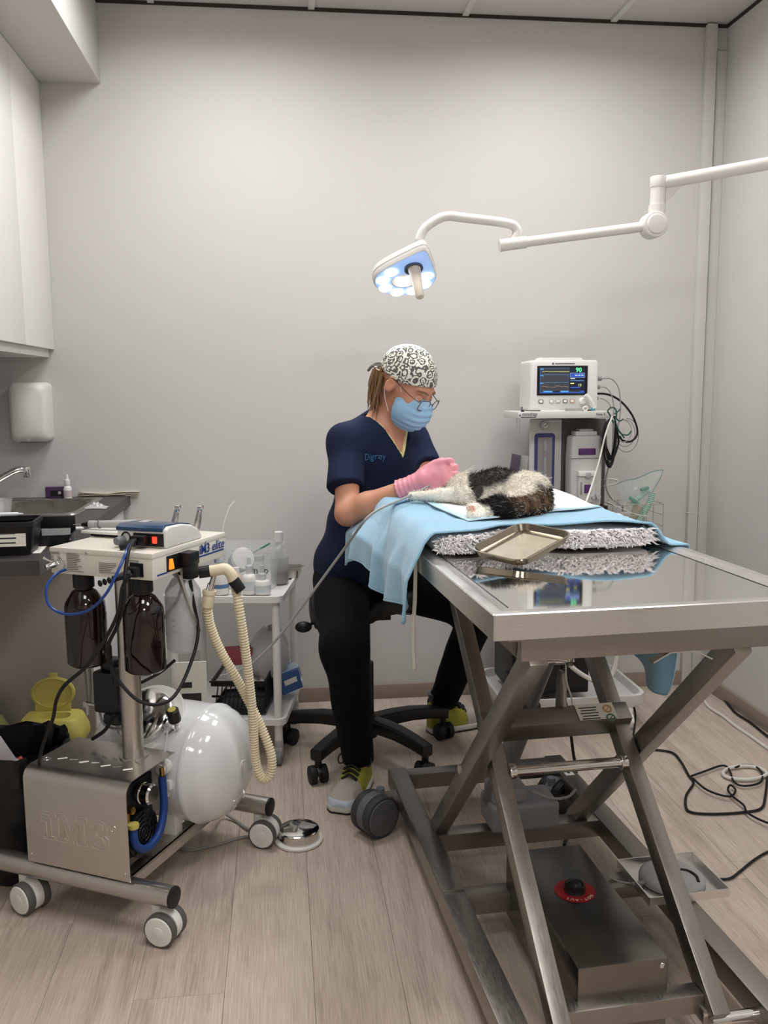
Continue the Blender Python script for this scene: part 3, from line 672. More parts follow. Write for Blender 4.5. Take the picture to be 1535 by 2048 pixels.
# bottles hanging under the box
def hang_bottle(u_, v_, m, lab, name='bottle', R=.05, zb_=.632, liquid=None):
    b = part(name, B().lathe([(0, 0), (R*.85, 0), (R, .008), (R, .145), (R*.96, .16), (R*.6, .188), (R*.44, .194), (R*.44, .21)], TR(u_, v_, zb_), n=36), m, U, ang=50)
    part('cap', B().cyl((u_, v_, zb_+.198), (u_, v_, bz0-.001), R*.52, n=24), M_black if liquid is None else M_milky, b, bevel=.002)
    return b
b1 = hang_bottle(-.034, .105, M_amber, '', 'amber_bottle'); b2 = hang_bottle(.139, .105, M_amber, '', 'amber_bottle')
for b_, u_ in ((b1, -.034), (b2, .139)):
    part('label', B().add([(u_+.0507*math.cos(a), .105+.0507*math.sin(a), z) for a in [math.radians(20+6*i) for i in range(12)] for z in (.66, .76)], [(2*i, 2*i+2, 2*i+3, 2*i+1) for i in range(11)]), M_paper, b_)
    part('dip_tube', B().cyl((u_+.01, .115, .65), (u_+.005, .11, .84), .003, n=8), M_milky, b_)
b3 = hang_bottle(.150, .262, M_milky, '', 'clear_bottle', .047, .642, 1)
part('level_marks', B().span((.146, .2145, .70), (.156, .2155, .703)).span((.146, .2145, .715), (.156, .2155, .718)).span((.146, .2145, .73), (.156, .2155, .733)), M_lgrey, b3)
part('support_leg', B().beam((.175, .20, .868), (.20, .25, .70), .014, .006), M_polish, U)
# handpiece power pack on top
pz = bz1+.0025
pb = thing('scaler_pack', 'rounded white power pack with blue lid on the cream box', 'power pack', UM @ Vector((.123, .205, pz)), UA+math.radians(2))
w2 = .07
sec = [(-.075, 0), (-.075, .045), (-.06, .052), (-.0, .050), (.045, .042), (.075, .028), (.092, .010), (.095, 0)]
hs = [[(x, y, z) for (y, z) in sec] for x in (-w2, -w2+.004, w2-.004, w2)]
hb = B(); n8 = len(sec)
hb.loft([[(x, y, z) for (y, z) in sec] for x in (-w2, w2)])
part('shell', hb, mat('pack_white', (226, 224, 218), .3), pb, bevel=.006, seg=3)
part('blue_lid', B().loft([[(x, y, z) for (y, z) in ((-.077, .040), (-.077, .049), (-.062, .0555), (-.0, .0535), (.045, .0455), (.07, .036), (.068, .033), (.045, .041), (0, .047))] for x in (-w2-.0015, w2*.86)]), mat('blue_lid', (24, 62, 100), .2, coat=.4), pb, bevel=.002)
part('rear_panel', B().span((-.022, -.0775, .004), (.062, -.0755, .036)), M_black, pb)
part('rocker_switch', B().span((.032, -.081, .012), (.045, -.077, .029)), mat('red_lit_switch', (236, 62, 40), .4, emit=1.5), pb, bevel=.002)
part('pack_plug', B().span((-.015, -.10, .008), (.022, -.0775, .032)).cyl((-.002, -.10, .018), (-.03, -.125, .006), .010, .007), M_black, pb, bevel=.003)
part('air_port', B().cyl((-.052, -.075, .018), (-.056, -.10, .016), .010), M_gplast, pb, bevel=.002)
part('sound_mark', B().torus((-.044, -.076, .024), .012, .002, (0, 1, 0), 20, 6), M_black, pb)
part('lid_plate', B().box((-.03, -.01, .0545), (.02, .035, .001)), M_lgrey, pb)
for k, (x_, y_, tx) in enumerate(((-.03, .02, .25), (.035, .06, .2))):
    h_ = thing('handpiece', 'slim steel dental handpiece standing upright, '+('left one of the pair behind the blue lid' if k == 0 else 'right one of the pair behind the blue lid'), 'handpiece', UM @ Vector((.123+x_, .30+y_*.3, pz)), UA, 'upright handpieces')
    part('sleeve', B().cyl((0, 0, .0), (tx*.05, 0, .042), .009, .0085).cyl((tx*.05, 0, .042), (tx*.075, 0, .066), .0085, .006), M_steelz, h_, bevel=.001)
    part('head', B().cyl((tx*.075, 0, .064), (tx*.085, 0, .076), .0065).cyl((tx*.085-.006, 0, .076), (tx*.085+.008, 0, .078), .0055), M_chrome, h_, bevel=.001)
st = thing('handpiece_tray', 'flat white handpiece rest on the cream box top', 'tray', UM @ Vector((-.05, .27, pz)), UA)
part('plate', B().box((0, 0, .012), (.16, .10, .008)), M_wplast, st, bevel=.003); part('foot', B().box((0, 0, .004), (.12, .07, .008)), M_black, st); part('cradle', B().box((.06, .0, .026), (.03, .02, .02)).box((.03, .01, .02), (.02, .015, .012)), M_wplast, st, bevel=.003)
mp_ = thing('micromotor', 'grey straight micromotor handpiece lying on the white rest', 'handpiece', UM @ Vector((-.06, .25, pz+.0165)), UA+.15)
part('grip', B().cyl((-.04, 0, .014), (.08, 0, .018), .0095, .011).cyl((-.058, 0, .0135), (-.04, 0, .014), .010), M_lgrey, mp_, bevel=.001); part('nose', B().cyl((-.08, 0, .012), (-.058, 0, .0135), .004, .008), M_black, mp_); part('bur', B().cyl((-.105, 0, .011), (-.08, 0, .012), .0012), M_chrome, mp_); part('ring', B().cyl((-.03, 0, .0143), (-.026, 0, .0145), .0115), M_gplast, mp_)
# suction arm with corrugated hose
def corr(path, r, amp=.0014, pitch=.0075, n=12):
    P_ = smoothpath(path, 24); L_ = 0; R_ = []; Q = []
    S_ = [0]
    for i in range(1, len(P_)): S_.append(S_[-1]+(P_[i]-P_[i-1]).length)
    m_ = int(S_[-1]/pitch*4); j = 0
    for k in range(m_+1):
        s = S_[-1]*k/m_
        while j < len(S_)-2 and S_[j+1] < s: j += 1
        t_ = (s-S_[j])/max(1e-9, S_[j+1]-S_[j]); Q.append(P_[j].lerp(P_[j+1], t_)); R_.append(r+amp*(1 if k % 4 in (0, 1) else -1))
    return B().tube(Q, R_, n)
sa = UL(415, 1140, v=.36); 
def W2U(p): return UM.inverted() @ Vector(p)
e1 = W2U(GY(412, 1143, 2.27)); e2 = W2U(GY(450, 1138, 2.27)); e3 = W2U(GY(466, 1160, 2.27))
part('suction_rod', B().cyl((.185, .235, e1.z+.002), e1, .006), M_polish, U)
part('suction_elbow', B().tube(smoothpath([e1, e1.lerp(e2, .6), e2, e2.lerp(e3, .55)+Vector((.004, 0, .003)), e3], 6), .0145, 14), M_cream, U)
part('elbow_collar', B().cyl(e1+(e1-e2).normalized()*.018, e1+(e2-e1).normalized()*.010, .0155), M_black, U); part('elbow_collar', B().cyl(e3, e3+(e3-e2).normalized()*.034, .0155, .0145), M_black, U)
hp = [GY(471, 1172, 2.28), GY(480, 1230, 2.27), GY(494, 1330, 2.28), GY(505, 1430, 2.29), GY(510, 1515, 2.30), GY(523, 1556, 2.30), GY(540, 1550, 2.30), GY(542, 1510, 2.30), GY(520, 1450, 2.31), GY(480, 1370, 2.31), GY(440, 1300, 2.30), GY(420, 1250, 2.29), GY(414, 1212, 2.28)]
part('corrugated_hose', corr([W2U(p) for p in hp], .0115), M_cream, U)
pe = W2U(GY(414, 1214, 2.28)); pf = W2U(GY(419, 1180, 2.28)); pg = W2U(GY(428, 1150, 2.28))
part('hose_cuff', B().cyl(pe, pf, .0155, .016).cyl(pe.lerp(pf, .75), pf, .018), M_cream, U, bevel=.001); part('suction_tip', B().cyl(pf, pg, .008, .006).cyl(pf, pf.lerp(pg, .4), .010), M_chrome, U)
# hoses and leads
bh = [GY(139, 1137, 2.24), GY(112, 1148, 2.19), GY(93, 1175, 2.16), GY(98, 1210, 2.15), GY(130, 1228, 2.13), GY(175, 1222, 2.08), GY(210, 1190, 2.05), GY(232, 1150, 2.05), GY(250, 1110, 2.08), GY(258, 1090, 2.13)]
bh2 = [W2U(p) for p in bh]
part('blue_air_line', B().tube(smoothpath(bh2, 8), .0035, 8), M_blue, U)
def lead(pts, r=.0045, m=M_rubber, name='power_lead'): part(name, B().tube(smoothpath([W2U(p) for p in pts], 8), r, 8), m, U)
lead([GY(270, 1080, 2.17), GY(258, 1098, 2.10), GY(250, 1150, 2.06), GY(248, 1200, 2.05), GY(235, 1250, 2.06), GY(217, 1290, 2.08), GY(220, 1330, 2.12), GY(240, 1365, 2.09), GY(275, 1400, 2.07), GY(315, 1409, 2.08), GY(350, 1390, 2.14), GY(380, 1330, 2.22), GY(396, 1265, 2.26), GY(386, 1200, 2.27), GY(380, 1160, 2.28)])
lead([GY(262, 1148, 2.05), GY(245, 1175, 2.05), GY(238, 1220, 2.05), GY(215, 1270, 2.05), GY(175, 1330, 2.05), GY(130, 1370, 2.07), GY(113, 1400, 2.10), GY(105, 1440, 2.13), GY(83, 1500, 2.16), GY(75, 1560, 2.28)])
lead([GY(368, 1162, 2.28), GY(352, 1205, 2.33), GY(330, 1235, 2.37), GY(330, 1270, 2.42)])
lead([GY(350, 1320, 2.42), GY(320, 1345, 2.40), GY(283, 1365, 2.36)])
lead([GY(228, 1430, 2.24), GY(210, 1460, 2.26), GY(185, 1478, 2.30)], .005)
# ================================================================== steel lift table
TO = Vector((.355, 1.454, 0)); TA = math.radians(3.5); TZ = .93; TW, TLn = .645, 1.30
TB = thing('lift_table', 'stainless steel scissor-lift examination table with tray-edged top', 'table', TO, TA)
TM = rootm(TB); TMI = TM.inverted()
M_ttop = mat('table_top_steel', (230, 228, 224), .05, 1.)
M_tab = mat('table_brushed_steel', (226, 223, 220), .3, 1., var=.05, vscale=9, stretch=(1.5, 1.5, 70), rvar=.04)
M_bar = mat('bar_brushed_steel', (156, 150, 144), .36, 1., var=.12, vscale=20, stretch=(18, 2, 2), rvar=.07)
tp = part('table_top', B().loft([[(TW/2+p[0], TLn/2+p[1], z) for p in rrect(TW-2*k, TLn-2*k, .006, 2)] for k, z in ((0, TZ-.047), (0, TZ-.002), (.002, TZ), (.020, TZ), (.024, TZ-.001), (.040, TZ-.0055), (.046, TZ-.006))]), M_tab, TB, ang=30)
part('polished_plate', B().span((.046, .046, TZ-.0085), (TW-.046, TLn-.046, TZ-.0058)), M_ttop, tp)
rim = B()
for a, b_ in (((.046, .046), (.049, TLn-.046)), ((TW-.049, .046), (TW-.046, TLn-.046))): rim.span((a[0], a[1]+.02, TZ-.0057), (b_[0], b_[1]-.02, TZ-.0052))
part('joint_line', rim, M_black, tp)
part('sub_frame', B().span((.07, .055, TZ-.105), (TW-.07, .075, TZ-.047)).span((.07, TLn-.075, TZ-.105), (TW-.07, TLn-.055, TZ-.047)).span((.07, .075, TZ-.105), (.09, TLn-.075, TZ-.047)).span((TW-.09, .075, TZ-.105), (TW-.07, TLn-.075, TZ-.047)), M_bar, TB, bevel=.002)
part('bracket', B().span((.045, .05, TZ-.065), (.07, .075, TZ-.047)), M_bar, TB)
hk = B(); hp_ = [(.33, .07, TZ-.125), (.365, .07, TZ-.107), (.415, .07, TZ-.107), (.45, .07, TZ-.125)]
for a, b_ in zip(hp_[:-1], hp_[1:]): hk.beam(a, b_, .018, .003)
part('towel_hook', hk, M_polish, TB)
# scissors: pair A low at the near end, pair B low at the far end
A0, A1 = (.015, .095), (.86, .822); B0, B1 = (.065, .835), (.84, .095)
for u_ in (.148, .468): part('scissor_arm', B().beam((u_, A0[0], A0[1]), (u_, A1[0], A1[1]), .036, .046), M_bar, TB, bevel=.003)
for u_ in (.103, .507): part('scissor_arm', B().beam((u_, B0[0], B0[1]), (u_, B1[0], B1[1]), .036, .046), M_bar, TB, bevel=.003)
part('bottom_crossbar', B().beam((.166, .055, .112), (.45, .055, .112), .04, .04), M_bar, TB, bevel=.003)
part('arm_bracket', B().span((.44, .02, .08), (.47, .05, .11)), M_bar, TB, bevel=.002)
part('axle', B().cyl((.455, .02, .085), (.585, .02, .085), .014), M_polish, TB)
part('bolt', B().cyl((.44, .028, .10), (.47, .028, .10), .009), M_polish, TB, bevel=.001)
part('pivot_bolt', B().cyl((.05, .41, .468), (.055, .41, .468), .011, n=6), M_polish, TB)
# far cross members and lifting rod
def onbar(t): return A0[0]+(A1[0]-A0[0])*t, A0[1]+(A1[1]-A0[1])*t
v_, z_ = onbar(.50); part('lifting_rod', B().cyl((.166, v_-.03, z_-.005), (.45, v_-.03, z_-.005), .0125), M_polish, TB)
for u_ in (.166, .434): part('rod_collar', B().cyl((u_, v_-.03, z_-.005), (u_+.016, v_-.03, z_-.005), .018), M_polish, TB, bevel=.002)
v_, z_ = onbar(.545); part('upper_crossbeam', B().beam((.125, v_+.02, z_+.035), (.49, v_+.02, z_+.035), .05, .055, up=(0, -.6, 1)), M_bar, TB, bevel=.003)
xb = (v_+.02, z_+.035)
stk_ = bpy.data.objects.new('warning_sticker', None); COL.objects.link(stk_); stk_.parent = TB; stk_.empty_display_size = .02
SM = TR(.405, xb[0]-.0150, xb[1]+.0243) @ RX(math.radians(31)); stk_.matrix_local = SM
part('sticker', B().box((0, 0, .001), (.095, .046, .0008)), M_paper, stk_)
for k in range(5): part('text_line', B().box((-.018, .012-.008*k, .0017), (.045-.006*(k % 2), .0028, .0003)), M_print, stk_)
for k, m_ in enumerate((mat('sticker_orange', (200, 150, 90), .6), mat('sticker_green', (90, 120, 110), .6))): part('sign_ring', B().torus((.03, .005-.026*k, .0015), .0095, .002, (0, 0, 1), 20, 6).beam((.025, -.0-.026*k, .0015), (.035, .010-.026*k, .0015), .002, .001), m_, stk_)
# actuator
ac0, ac1 = Vector((.25, .80, .19)), Vector((.31, .56, .655))
part('actuator_tube', B().cyl(ac0, ac0.lerp(ac1, .72), .028, n=24).cyl(ac0.lerp(ac1, .7), ac1, .019, n=20), mat('actuator_grey', (120, 118, 116), .45, .3), TB, ang=50)
part('clevis_plate', B().prism([(-.028, -.10), (.028, -.10), (.022, .0), (.012, .035), (-.012, .035), (-.024, 0)], -.005, .005, TR(.335, xb[0]+.03, xb[1]+.08) @ RZ(math.radians(90)) @ RX(math.radians(90))), M_bar, TB, bevel=.002)
part('clevis_bolt', B().cyl(ac1+Vector((-.055, 0, 0)), ac1+Vector((.06, 0, 0)), .009).cyl(ac1+Vector((-.06, 0, 0)), ac1+Vector((-.045, 0, 0)), .016, n=6).cyl(ac1+Vector((.05, 0, 0)), ac1+Vector((.065, 0, 0)), .015, n=6), M_polish, TB, bevel=.001)
mh = part('motor_housing', B().box((.325, .79, .165), (.19, .12, .075)).box((.285, .79, .222), (.10, .09, .045)), mat('motor_grey', (138, 138, 140), .5), TB, bevel=.012, seg=3)
part('motor_cable', B().tube(smoothpath([(.35, .76, .225), (.40, .74, .21), (.45, .75, .205), (.48, .77, .215)], 6), .004, 8), M_gcable, mh)
# base frame
br = .052; bz = .118
for u_ in (.062, .583): part('base_rail', B().span((u_-.028, -.12, bz-br), (u_+.028, 1.215, bz)), M_bar, TB, bevel=.002)
for v_ in (1.19, .80, .50): part('base_crossbar', B().span((.09, v_-.024, bz-br), (.556, v_+.024, bz-.004)), M_bar, TB, bevel=.002)
part('wear_plate', B().span((.036, .50, bz), (.09, .86, bz+.004)), M_bar, TB, bevel=.001)
part('maker_plate', B().box((.583, 1.10, bz+.0008), (.028, .085, .0012)), M_paper, TB)
part('maker_plate_print', B().box((.583, 1.10, bz+.0016), (.008, .06, .0004)), M_print, TB)
castbody = mat('castor_grey', (96, 98, 104), .5)
cw = TMI @ Vector((.262, 2.50, 0))
caster(TB, (cw.x+.01, cw.y, 0), math.radians(-150), r=.062, w_=.026, gap=.03, body=castbody, tread=mat('castor_dark', (54, 54, 58), .6), face=mat('castor_face', (84, 85, 88), .55), h=0., brake=True, name='brake_castor')
part('castor_arm', B().span((cw.x-.015, cw.y-.02, .108), (.05, cw.y+.02, .114)), M_bar, TB)
cf = Vector((.56, 1.05, 0)); caster(TB, (cf.x-.035, cf.y+.02, 0), math.radians(30), r=.05, w_=.026, gap=.03, body=M_gplast, tread=M_rubber, face=M_black, h=.12, name='brake_castor')
# control box with emergency stop
cb = part('control_cover', B().span((.196, .06, .045), (.384, .508, .203)), mat('cover_grey_steel', (128, 123, 118), .3, 1., rvar=.05, vscale=5), TB, bevel=.004)
part('cover_screw', B().ell((.371, .0595, .188), (.006, .003, .006)), M_polish, cb)
part('stop_disc', B().cyl((.293, .315, .203), (.293, .315, .2046), .045, n=36), M_red, cb)
part('stop_button', B().lathe([(0, .026), (.012, .026), (.015, .022), (.02, .018), (.024, .022), (.028, .02), (.028, .006), (.031, .0), (0, 0)], TR(.293, .315, .2042) @ Matrix.Scale(.8, 4)), M_black, cb)
for k, ch in enumerate('NOT-AUS'):
    a = math.radians(-90+(k-3)*-15); part_ = text('stop_lettering', ch, M_paper, cb, .011, TR(.293+.038*math.cos(a), .315+.038*math.sin(a), .2050) @ RZ(a-math.pi/2), extrude=.0002)
# pedal shelf on the right
pm = [TMI @ GZ(x, y, .10) for x, y in ((1230, 1748), (1378, 1728), (1445, 1805), (1300, 1832))]
sh = thing('pedal_shelf', 'shallow square steel tray beside the right base rail', 'tray', TM @ Vector(((pm[0].x+pm[1].x)/2, (pm[0].y+pm[3].y)/2, 0)), TA)
pw_, pd_ = .205, .175; ub, zb2 = -.02, .122
tr = B(); o_ = rrect(pw_, pd_, .002, 1); i2 = rrect(pw_-.006, pd_-.006, .002, 1)
part('floor_plate', tr.loft([[(p[0], p[1], zb2) for p in o_], [(p[0], p[1], zb2+.02) for p in o_], [(p[0], p[1], zb2+.02) for p in i2], [(p[0], p[1], zb2+.003) for p in i2]]), M_tab, sh)
part('shelf_arm', B().beam((-.2, .05, zb2-.003), (-.05, .05, zb2-.003), .03, .005).beam((-.2, -.0, zb2-.003), (-.05, .02, zb2-.003), .02, .005), M_bar, sh)
fd = thing('foot_switch', 'round light grey foot switch lying in the steel tray', 'foot switch', TM @ Vector(((pm[0].x+pm[1].x)/2, (pm[0].y+pm[3].y)/2, zb2+.0035)), TA)
part('disc', B().lathe([(0, .016), (.068, .015), (.076, .012), (.078, .008), (.078, .002), (.074, 0), (0, 0)], n=44), mat('pedal_grey', (168, 166, 163), .55), fd, ang=50)
part('slot', B().tube(smoothpath([(.045, -.045, .015), (.052, -.02, .0155), (.045, .005, .0155), (.03, .015, .0155)], 6), .004, 8), M_black, fd)
part('cable_tie', B().cyl((-.078, -.01, .008), (-.11, -.012, .008), .005), M_gcable, fd)
part('lead', B().tube(smoothpath([(-.105, -.012, .008), (-.14, -.005, .015), (-.16, .01, .02)], 6), .0025, 6), M_gcable, fd)
# ------------------------------------------------------------------ cables hanging under the table
def cable(name, pts, r, m, label, cat='cable', k=8):
    P_ = [Vector(p) for p in pts]; o = thing(name, label, cat, (P_[0].x, P_[0].y, min(p.z for p in P_)))
    part('cord', B().tube(smoothpath(P_, k), r, 8), m, o, world=True); return o
# ================================================================== floor cables at the right
def flo(px, py, z=.006): return GZ(px, py, z)
cable('black_cable', [flo(x, y) for x, y in ((1290, 1498), (1340, 1504), (1360, 1522), (1376, 1550), (1386, 1566), (1372, 1590), (1371, 1614), (1384, 1625), (1430, 1628), (1490, 1624), (1522, 1616), (1530, 1590), (1535, 1550), (1545, 1520))], .0042, M_rubber, 'black power cable looping over the floor in front of the right wall')
cable('black_cable', [flo(x, y, .012) for x, y in ((1382, 1552), (1410, 1542), (1438, 1532), (1452, 1533), (1460, 1545), (1466, 1562), (1480, 1571), (1505, 1570), (1522, 1562), (1522, 1545), (1508, 1532), (1485, 1530), (1470, 1535))], .0036, M_rubber, 'thin black cable coiled in small loops on the floor right of the table')
cable('black_cable', [flo(x, y, .016) for x, y in ((1384, 1556), (1410, 1578), (1440, 1590), (1462, 1592), (1470, 1580), (1460, 1570), (1455, 1580), (1466, 1594), (1486, 1610), (1494, 1625), (1520, 1640), (1560, 1655))], .0036, M_rubber, 'thin black cable running off to the right edge past the coil')
cable('white_cable', [flo(x, y, .01) for x, y in ((1535, 1548), (1522, 1538), (1495, 1532), (1462, 1535), (1445, 1545), (1455, 1555), (1490, 1559), (1520, 1555), (1540, 1545), (1560, 1540))], .006, M_wcable, 'white power cable looped on the floor under the black coil')
cable('white_cable', [flo(x, y) for x, y in ((1360, 1322), (1385, 1362), (1402, 1388), (1415, 1412), (1445, 1432), (1470, 1452), (1500, 1472), (1535, 1497), (1570, 1520))], .006, M_wcable, 'white cable running along the floor beside the right baseboard')
cable('black_cable', [flo(x, y, .008) for x, y in ((1372, 1318), (1395, 1350), (1425, 1375), (1448, 1400), (1470, 1425), (1500, 1445), (1535, 1473), (1570, 1500))], .0045, M_rubber, 'black cable running along the foot of the right baseboard')
cable('black_cable', [GZ(1407, 1762, .03)]+[flo(x, y) for x, y in ((1425, 1758), (1458, 1757), (1480, 1742), (1510, 1718), (1545, 1700), (1600, 1690))], .0036, M_rubber, 'thin black lead running from the steel pedal tray to the right edge')
# foot pedal of the dental unit
pc = GZ(597, 1668, .02); fp = thing('foot_pedal', 'round polished steel foot pedal on a white base by the unit castor', 'foot pedal', (pc.x, pc.y, 0))
part('base', B().lathe([(0, 0), (.068, 0), (.071, .003), (.071, .008), (.066, .012), (0, .012)], n=44), M_wplast, fp); part('dome', B().lathe([(0, .046), (.03, .0435), (.055, .040), (.060, .037), (.061, .033), (.061, .012), (0, .012)], n=56), M_polish, fp, ang=25)
cable('pedal_hose', [GZ(548, 1670, .012), GZ(500, 1660, .008), GZ(470, 1640, .008), GZ(440, 1622, .03), GZ(420, 1622, .09)], .0045, M_gcable, 'grey hose from the steel foot pedal to the dental unit', 'hose')
cable('pedal_hose', [GZ(545, 1684, .006), GZ(500, 1672, .006), GZ(430, 1690, .006), GZ(380, 1700, .006), GZ(350, 1690, .006), GZ(342, 1665, .01), GZ(348, 1640, .05)], .0045, M_gcable, 'grey hose curling on the floor under the dental unit', 'hose')
# ================================================================== waste bin, sharps box
wb_ = thing('waste_bin', 'round black waste bin with crumpled black liner behind the dental unit', 'waste bin', (-.735, 2.43, 0))
part('bucket', B().lathe([(0, 0), (.105, 0), (.112, .01), (.132, .35), (.135, .352), (.128, .35), (.108, .02), (0, .015)], n=40), M_black, wb_)
rl = random.Random(3)
lr = B(); n_ = 60; rings = []
for (r, z, am) in ((.137, .29, .003), (.139, .335, .004), (.136, .368, .008), (.128, .362, .006), (.118, .30, .010), (.10, .22, .012), (.04, .20, .01)):
    rings.append([((r+am*math.sin(i*.9+z*40)*rl.random())*math.cos(2*math.pi*i/n_), (r+am*math.sin(i*1.7+z*30)*rl.random())*math.sin(2*math.pi*i/n_), z+am*1.2*math.sin(i*1.3+r*90)*rl.random()) for i in range(n_)])
part('liner', lr.loft(rings, cap=False), mat('black_film', (12, 11, 15), .28), wb_)
def crumple(nm, lab, loc, s, m, seed, cat='wrapper'):
    r_ = random.Random(seed); ph = [r_.random()*6 for _ in range(4)]
    def f(u, v): return ((u-.5)*s[0]+.008*math.sin(v*9+ph[0]), (v-.5)*s[1]+.008*math.sin(u*8+ph[1]), s[2]*(.5+.3*math.sin(u*7+ph[2])*math.cos(v*6+ph[3])+.3*math.sin(u*13+v*11)))
    o = thing(nm, lab, cat, loc, r_.random()*3); part('film', B().grid(f, 12, 12), m, o, solid=.0008, ang=15); return o
M_pk = mat('red_white_wrap', (198, 96, 92), .5); M_ww = mat('white_wrap', (216, 212, 214), .4)
crumple('used_wrapper', 'crumpled reddish wrapper lying in the black waste bin', (-.775, 2.36, .29), (.09, .07, .03), M_pk, 2)
crumple('used_wrapper', 'crumpled white packaging lying in the black waste bin', (-.70, 2.385, .285), (.09, .08, .04), M_ww, 5)
pk_ = thing('paper_sleeve', 'white paper sleeve standing up out of the black waste bin', 'wrapper', (-.745, 2.40, .30), .5)
part('sleeve', B().box((0, 0, .045), (.045, .008, .11), RY(-.45)), M_ww, pk_, bevel=.003); part('seal', B().box((.012, -.0, .0), (.05, .01, .03), RY(-.45)), M_pk, pk_, bevel=.003)
shp = thing('sharps_container', 'yellow sharps container with its lid flipped open behind the waste bin', 'container', (-.722, 2.745, 0), math.radians(-4))
def rr3(w_, d_, r, z, dx=0, dy=0): return [(p[0]+dx, p[1]+dy, z) for p in rrect(w_, d_, r, 4)]
part('body', B().loft([rr3(.15, .10, .02, .0), rr3(.18, .125, .025, .26)]), mat('yellow_body', (192, 178, 92), .5), shp, ang=60)
lidb = part('collar', B().loft([rr3(.198, .14, .025, .245), rr3(.203, .145, .028, .25), rr3(.2, .142, .028, .275), rr3(.175, .118, .03, .315), rr3(.165, .108, .03, .32), rr3(.11, .06, .025, .318), rr3(.10, .05, .02, .30)]), M_yellow, shp, ang=35)
LM = TR(-.01, .045, .322) @ RX(math.radians(80))
fl_ = B(); ring = [(.068*math.cos(a), .052+.050*math.sin(a)) for a in [2*math.pi*i/32 for i in range(32)]]
fl_.loft([[(p[0], p[1], -.004) for p in ring], [(p[0], p[1], .006) for p in ring], [(p[0]*.9, .052+(p[1]-.052)*.88, .008) for p in ring], [(p[0]*.86, .052+(p[1]-.052)*.84, .002) for p in ring]], M=LM)
lid = part('flip_lid', fl_, M_yellow, shp, ang=40); part('hinge', B().span((-.055, -.004, -.004), (.055, .02, .006), LM), M_yellow, lid, bevel=.002)
part('lid_tab', B().span((-.012, .10, -.003), (.012, .114, .003), LM), M_yellow, lid, bevel=.001)
jug = thing('liquid_jug', 'pale jug of yellow-green liquid at the left edge behind the waste bin', 'jug', (-.935, 2.86, 0))
part('body', B().lathe([(0, 0), (.045, 0), (.05, .01), (.05, .24), (.03, .28), (.018, .285), (.018, .31)]), mat('jug_plastic', (168, 172, 110), .4, alpha=.9), jug); part('cap', B().cyl((0, 0, .305), (0, 0, .34), .022), M_lgrey, jug)
# ================================================================== white utility trolley
TRO = Vector((-.03, 3.03, 0)); tro = thing('utility_trolley', 'white two-shelf utility trolley beside the stool', 'trolley', TRO, math.radians(-9)); TRM = rootm(tro)
def shelf(z, w_=.42, d_=.46):
    b = B(); o_ = rrect(w_, d_, .03, 5); i_ = rrect(w_-.02, d_-.02, .026, 5)
    b.loft([[(p[0]-w_/2+.03, p[1]+d_/2-.03, zz) for p in q] for q, zz in ((o_, z-.022), (o_, z), (i_, z+.0005), (i_, z-.006))]); return b
part('shelf', shelf(.611), M_white, tro, ang=40); part('shelf', shelf(.172), M_white, tro, ang=40)
for (x_, y_) in ((0, 0), (0, .40), (-.36, 0), (-.36, .40)):
    lg = part('leg', B().cyl((x_, y_, .08), (x_, y_, .60), .0145, n=20), M_white, tro, ang=50)
    part('leg_sleeve', B().cyl((x_, y_, .062), (x_, y_, .088), .016), M_lgrey, lg, bevel=.002)
    part('castor_wheel', B().cyl((x_-.012, y_-.01, .027), (x_+.012, y_-.01, .027), .027), M_gplast, lg, bevel=.004); part('castor_fork', B().span((x_-.015, y_-.02, .03), (x_+.015, y_+.012, .066)), M_lgrey, lg, bevel=.004)
def on_tro(x_, y_, z_): return TRM @ Vector((x_, y_, z_))
ZT, ZL = .6118, .1728
t = thing('clear_bin', 'clear plastic storage bin on the top shelf of the trolley', 'bin', on_tro(-.115, .175, ZT), math.radians(-9))
def cbin(w_, d_, h_, th, tp):
    return B().loft([rr3(w_-2*tp, d_-2*tp, .015, 0), rr3(w_, d_, .018, h_-.012), rr3(w_+.012, d_+.012, .02, h_-.012), rr3(w_+.012, d_+.012, .02, h_), rr3(w_-2*th, d_-2*th, .016, h_), rr3(w_-2*tp-2*th, d_-2*tp-2*th, .013, th)])
part('tub', cbin(.22, .17, .145, .002, .014), M_clear, t)
text('bin_lettering', 'm  p', M_print, t, .035, TR(.045, -.081, .065) @ RX(math.radians(86)))
def bottle(nm, lab, x_, y_, prof, m, capprof=None, capm=None, labz=None, labm=None, z_=ZT, cat='bottle', group=None):
    o = thing(nm, lab, cat, on_tro(x_, y_, z_), 0, group); part('body', B().lathe(prof), m, o, ang=50)
    if capprof: part('cap', B().lathe(capprof), capm or M_wplast, o)
    if labz: r = max(p[0] for p in prof)+.0004; part('label', B().lathe([(r, labz[0]), (r, labz[1])]), labm, o)
    return o
LB = mat('label_blue', (96, 124, 160), .6); LG = mat('label_pale', (206, 212, 214), .6)
P1 = [(0, 0), (.022, 0), (.024, .004), (.024, .055), (.02, .066), (.011, .07), (.011, .08)]
C1 = [(.0125, .078), (.0125, .098), (.007, .103), (.006, .128), (0, .13)]
bottle('spray_bottle', 'white spray bottle with pale blue label in front of the clear bin', -.093, .02, P1, M_wplast, C1, M_milky, (.012, .045), LG)
bottle('spray_bottle', 'squat white pump bottle at the front right of the clear bin', -.047, .018, [(0, 0), (.026, 0), (.029, .005), (.029, .036), (.024, .046), (.011, .049), (.011, .056)], M_wplast, [(.013, .054), (.013, .07), (.008, .074), (.0075, .10), (0, .102)], M_milky, (.008, .032), LG)
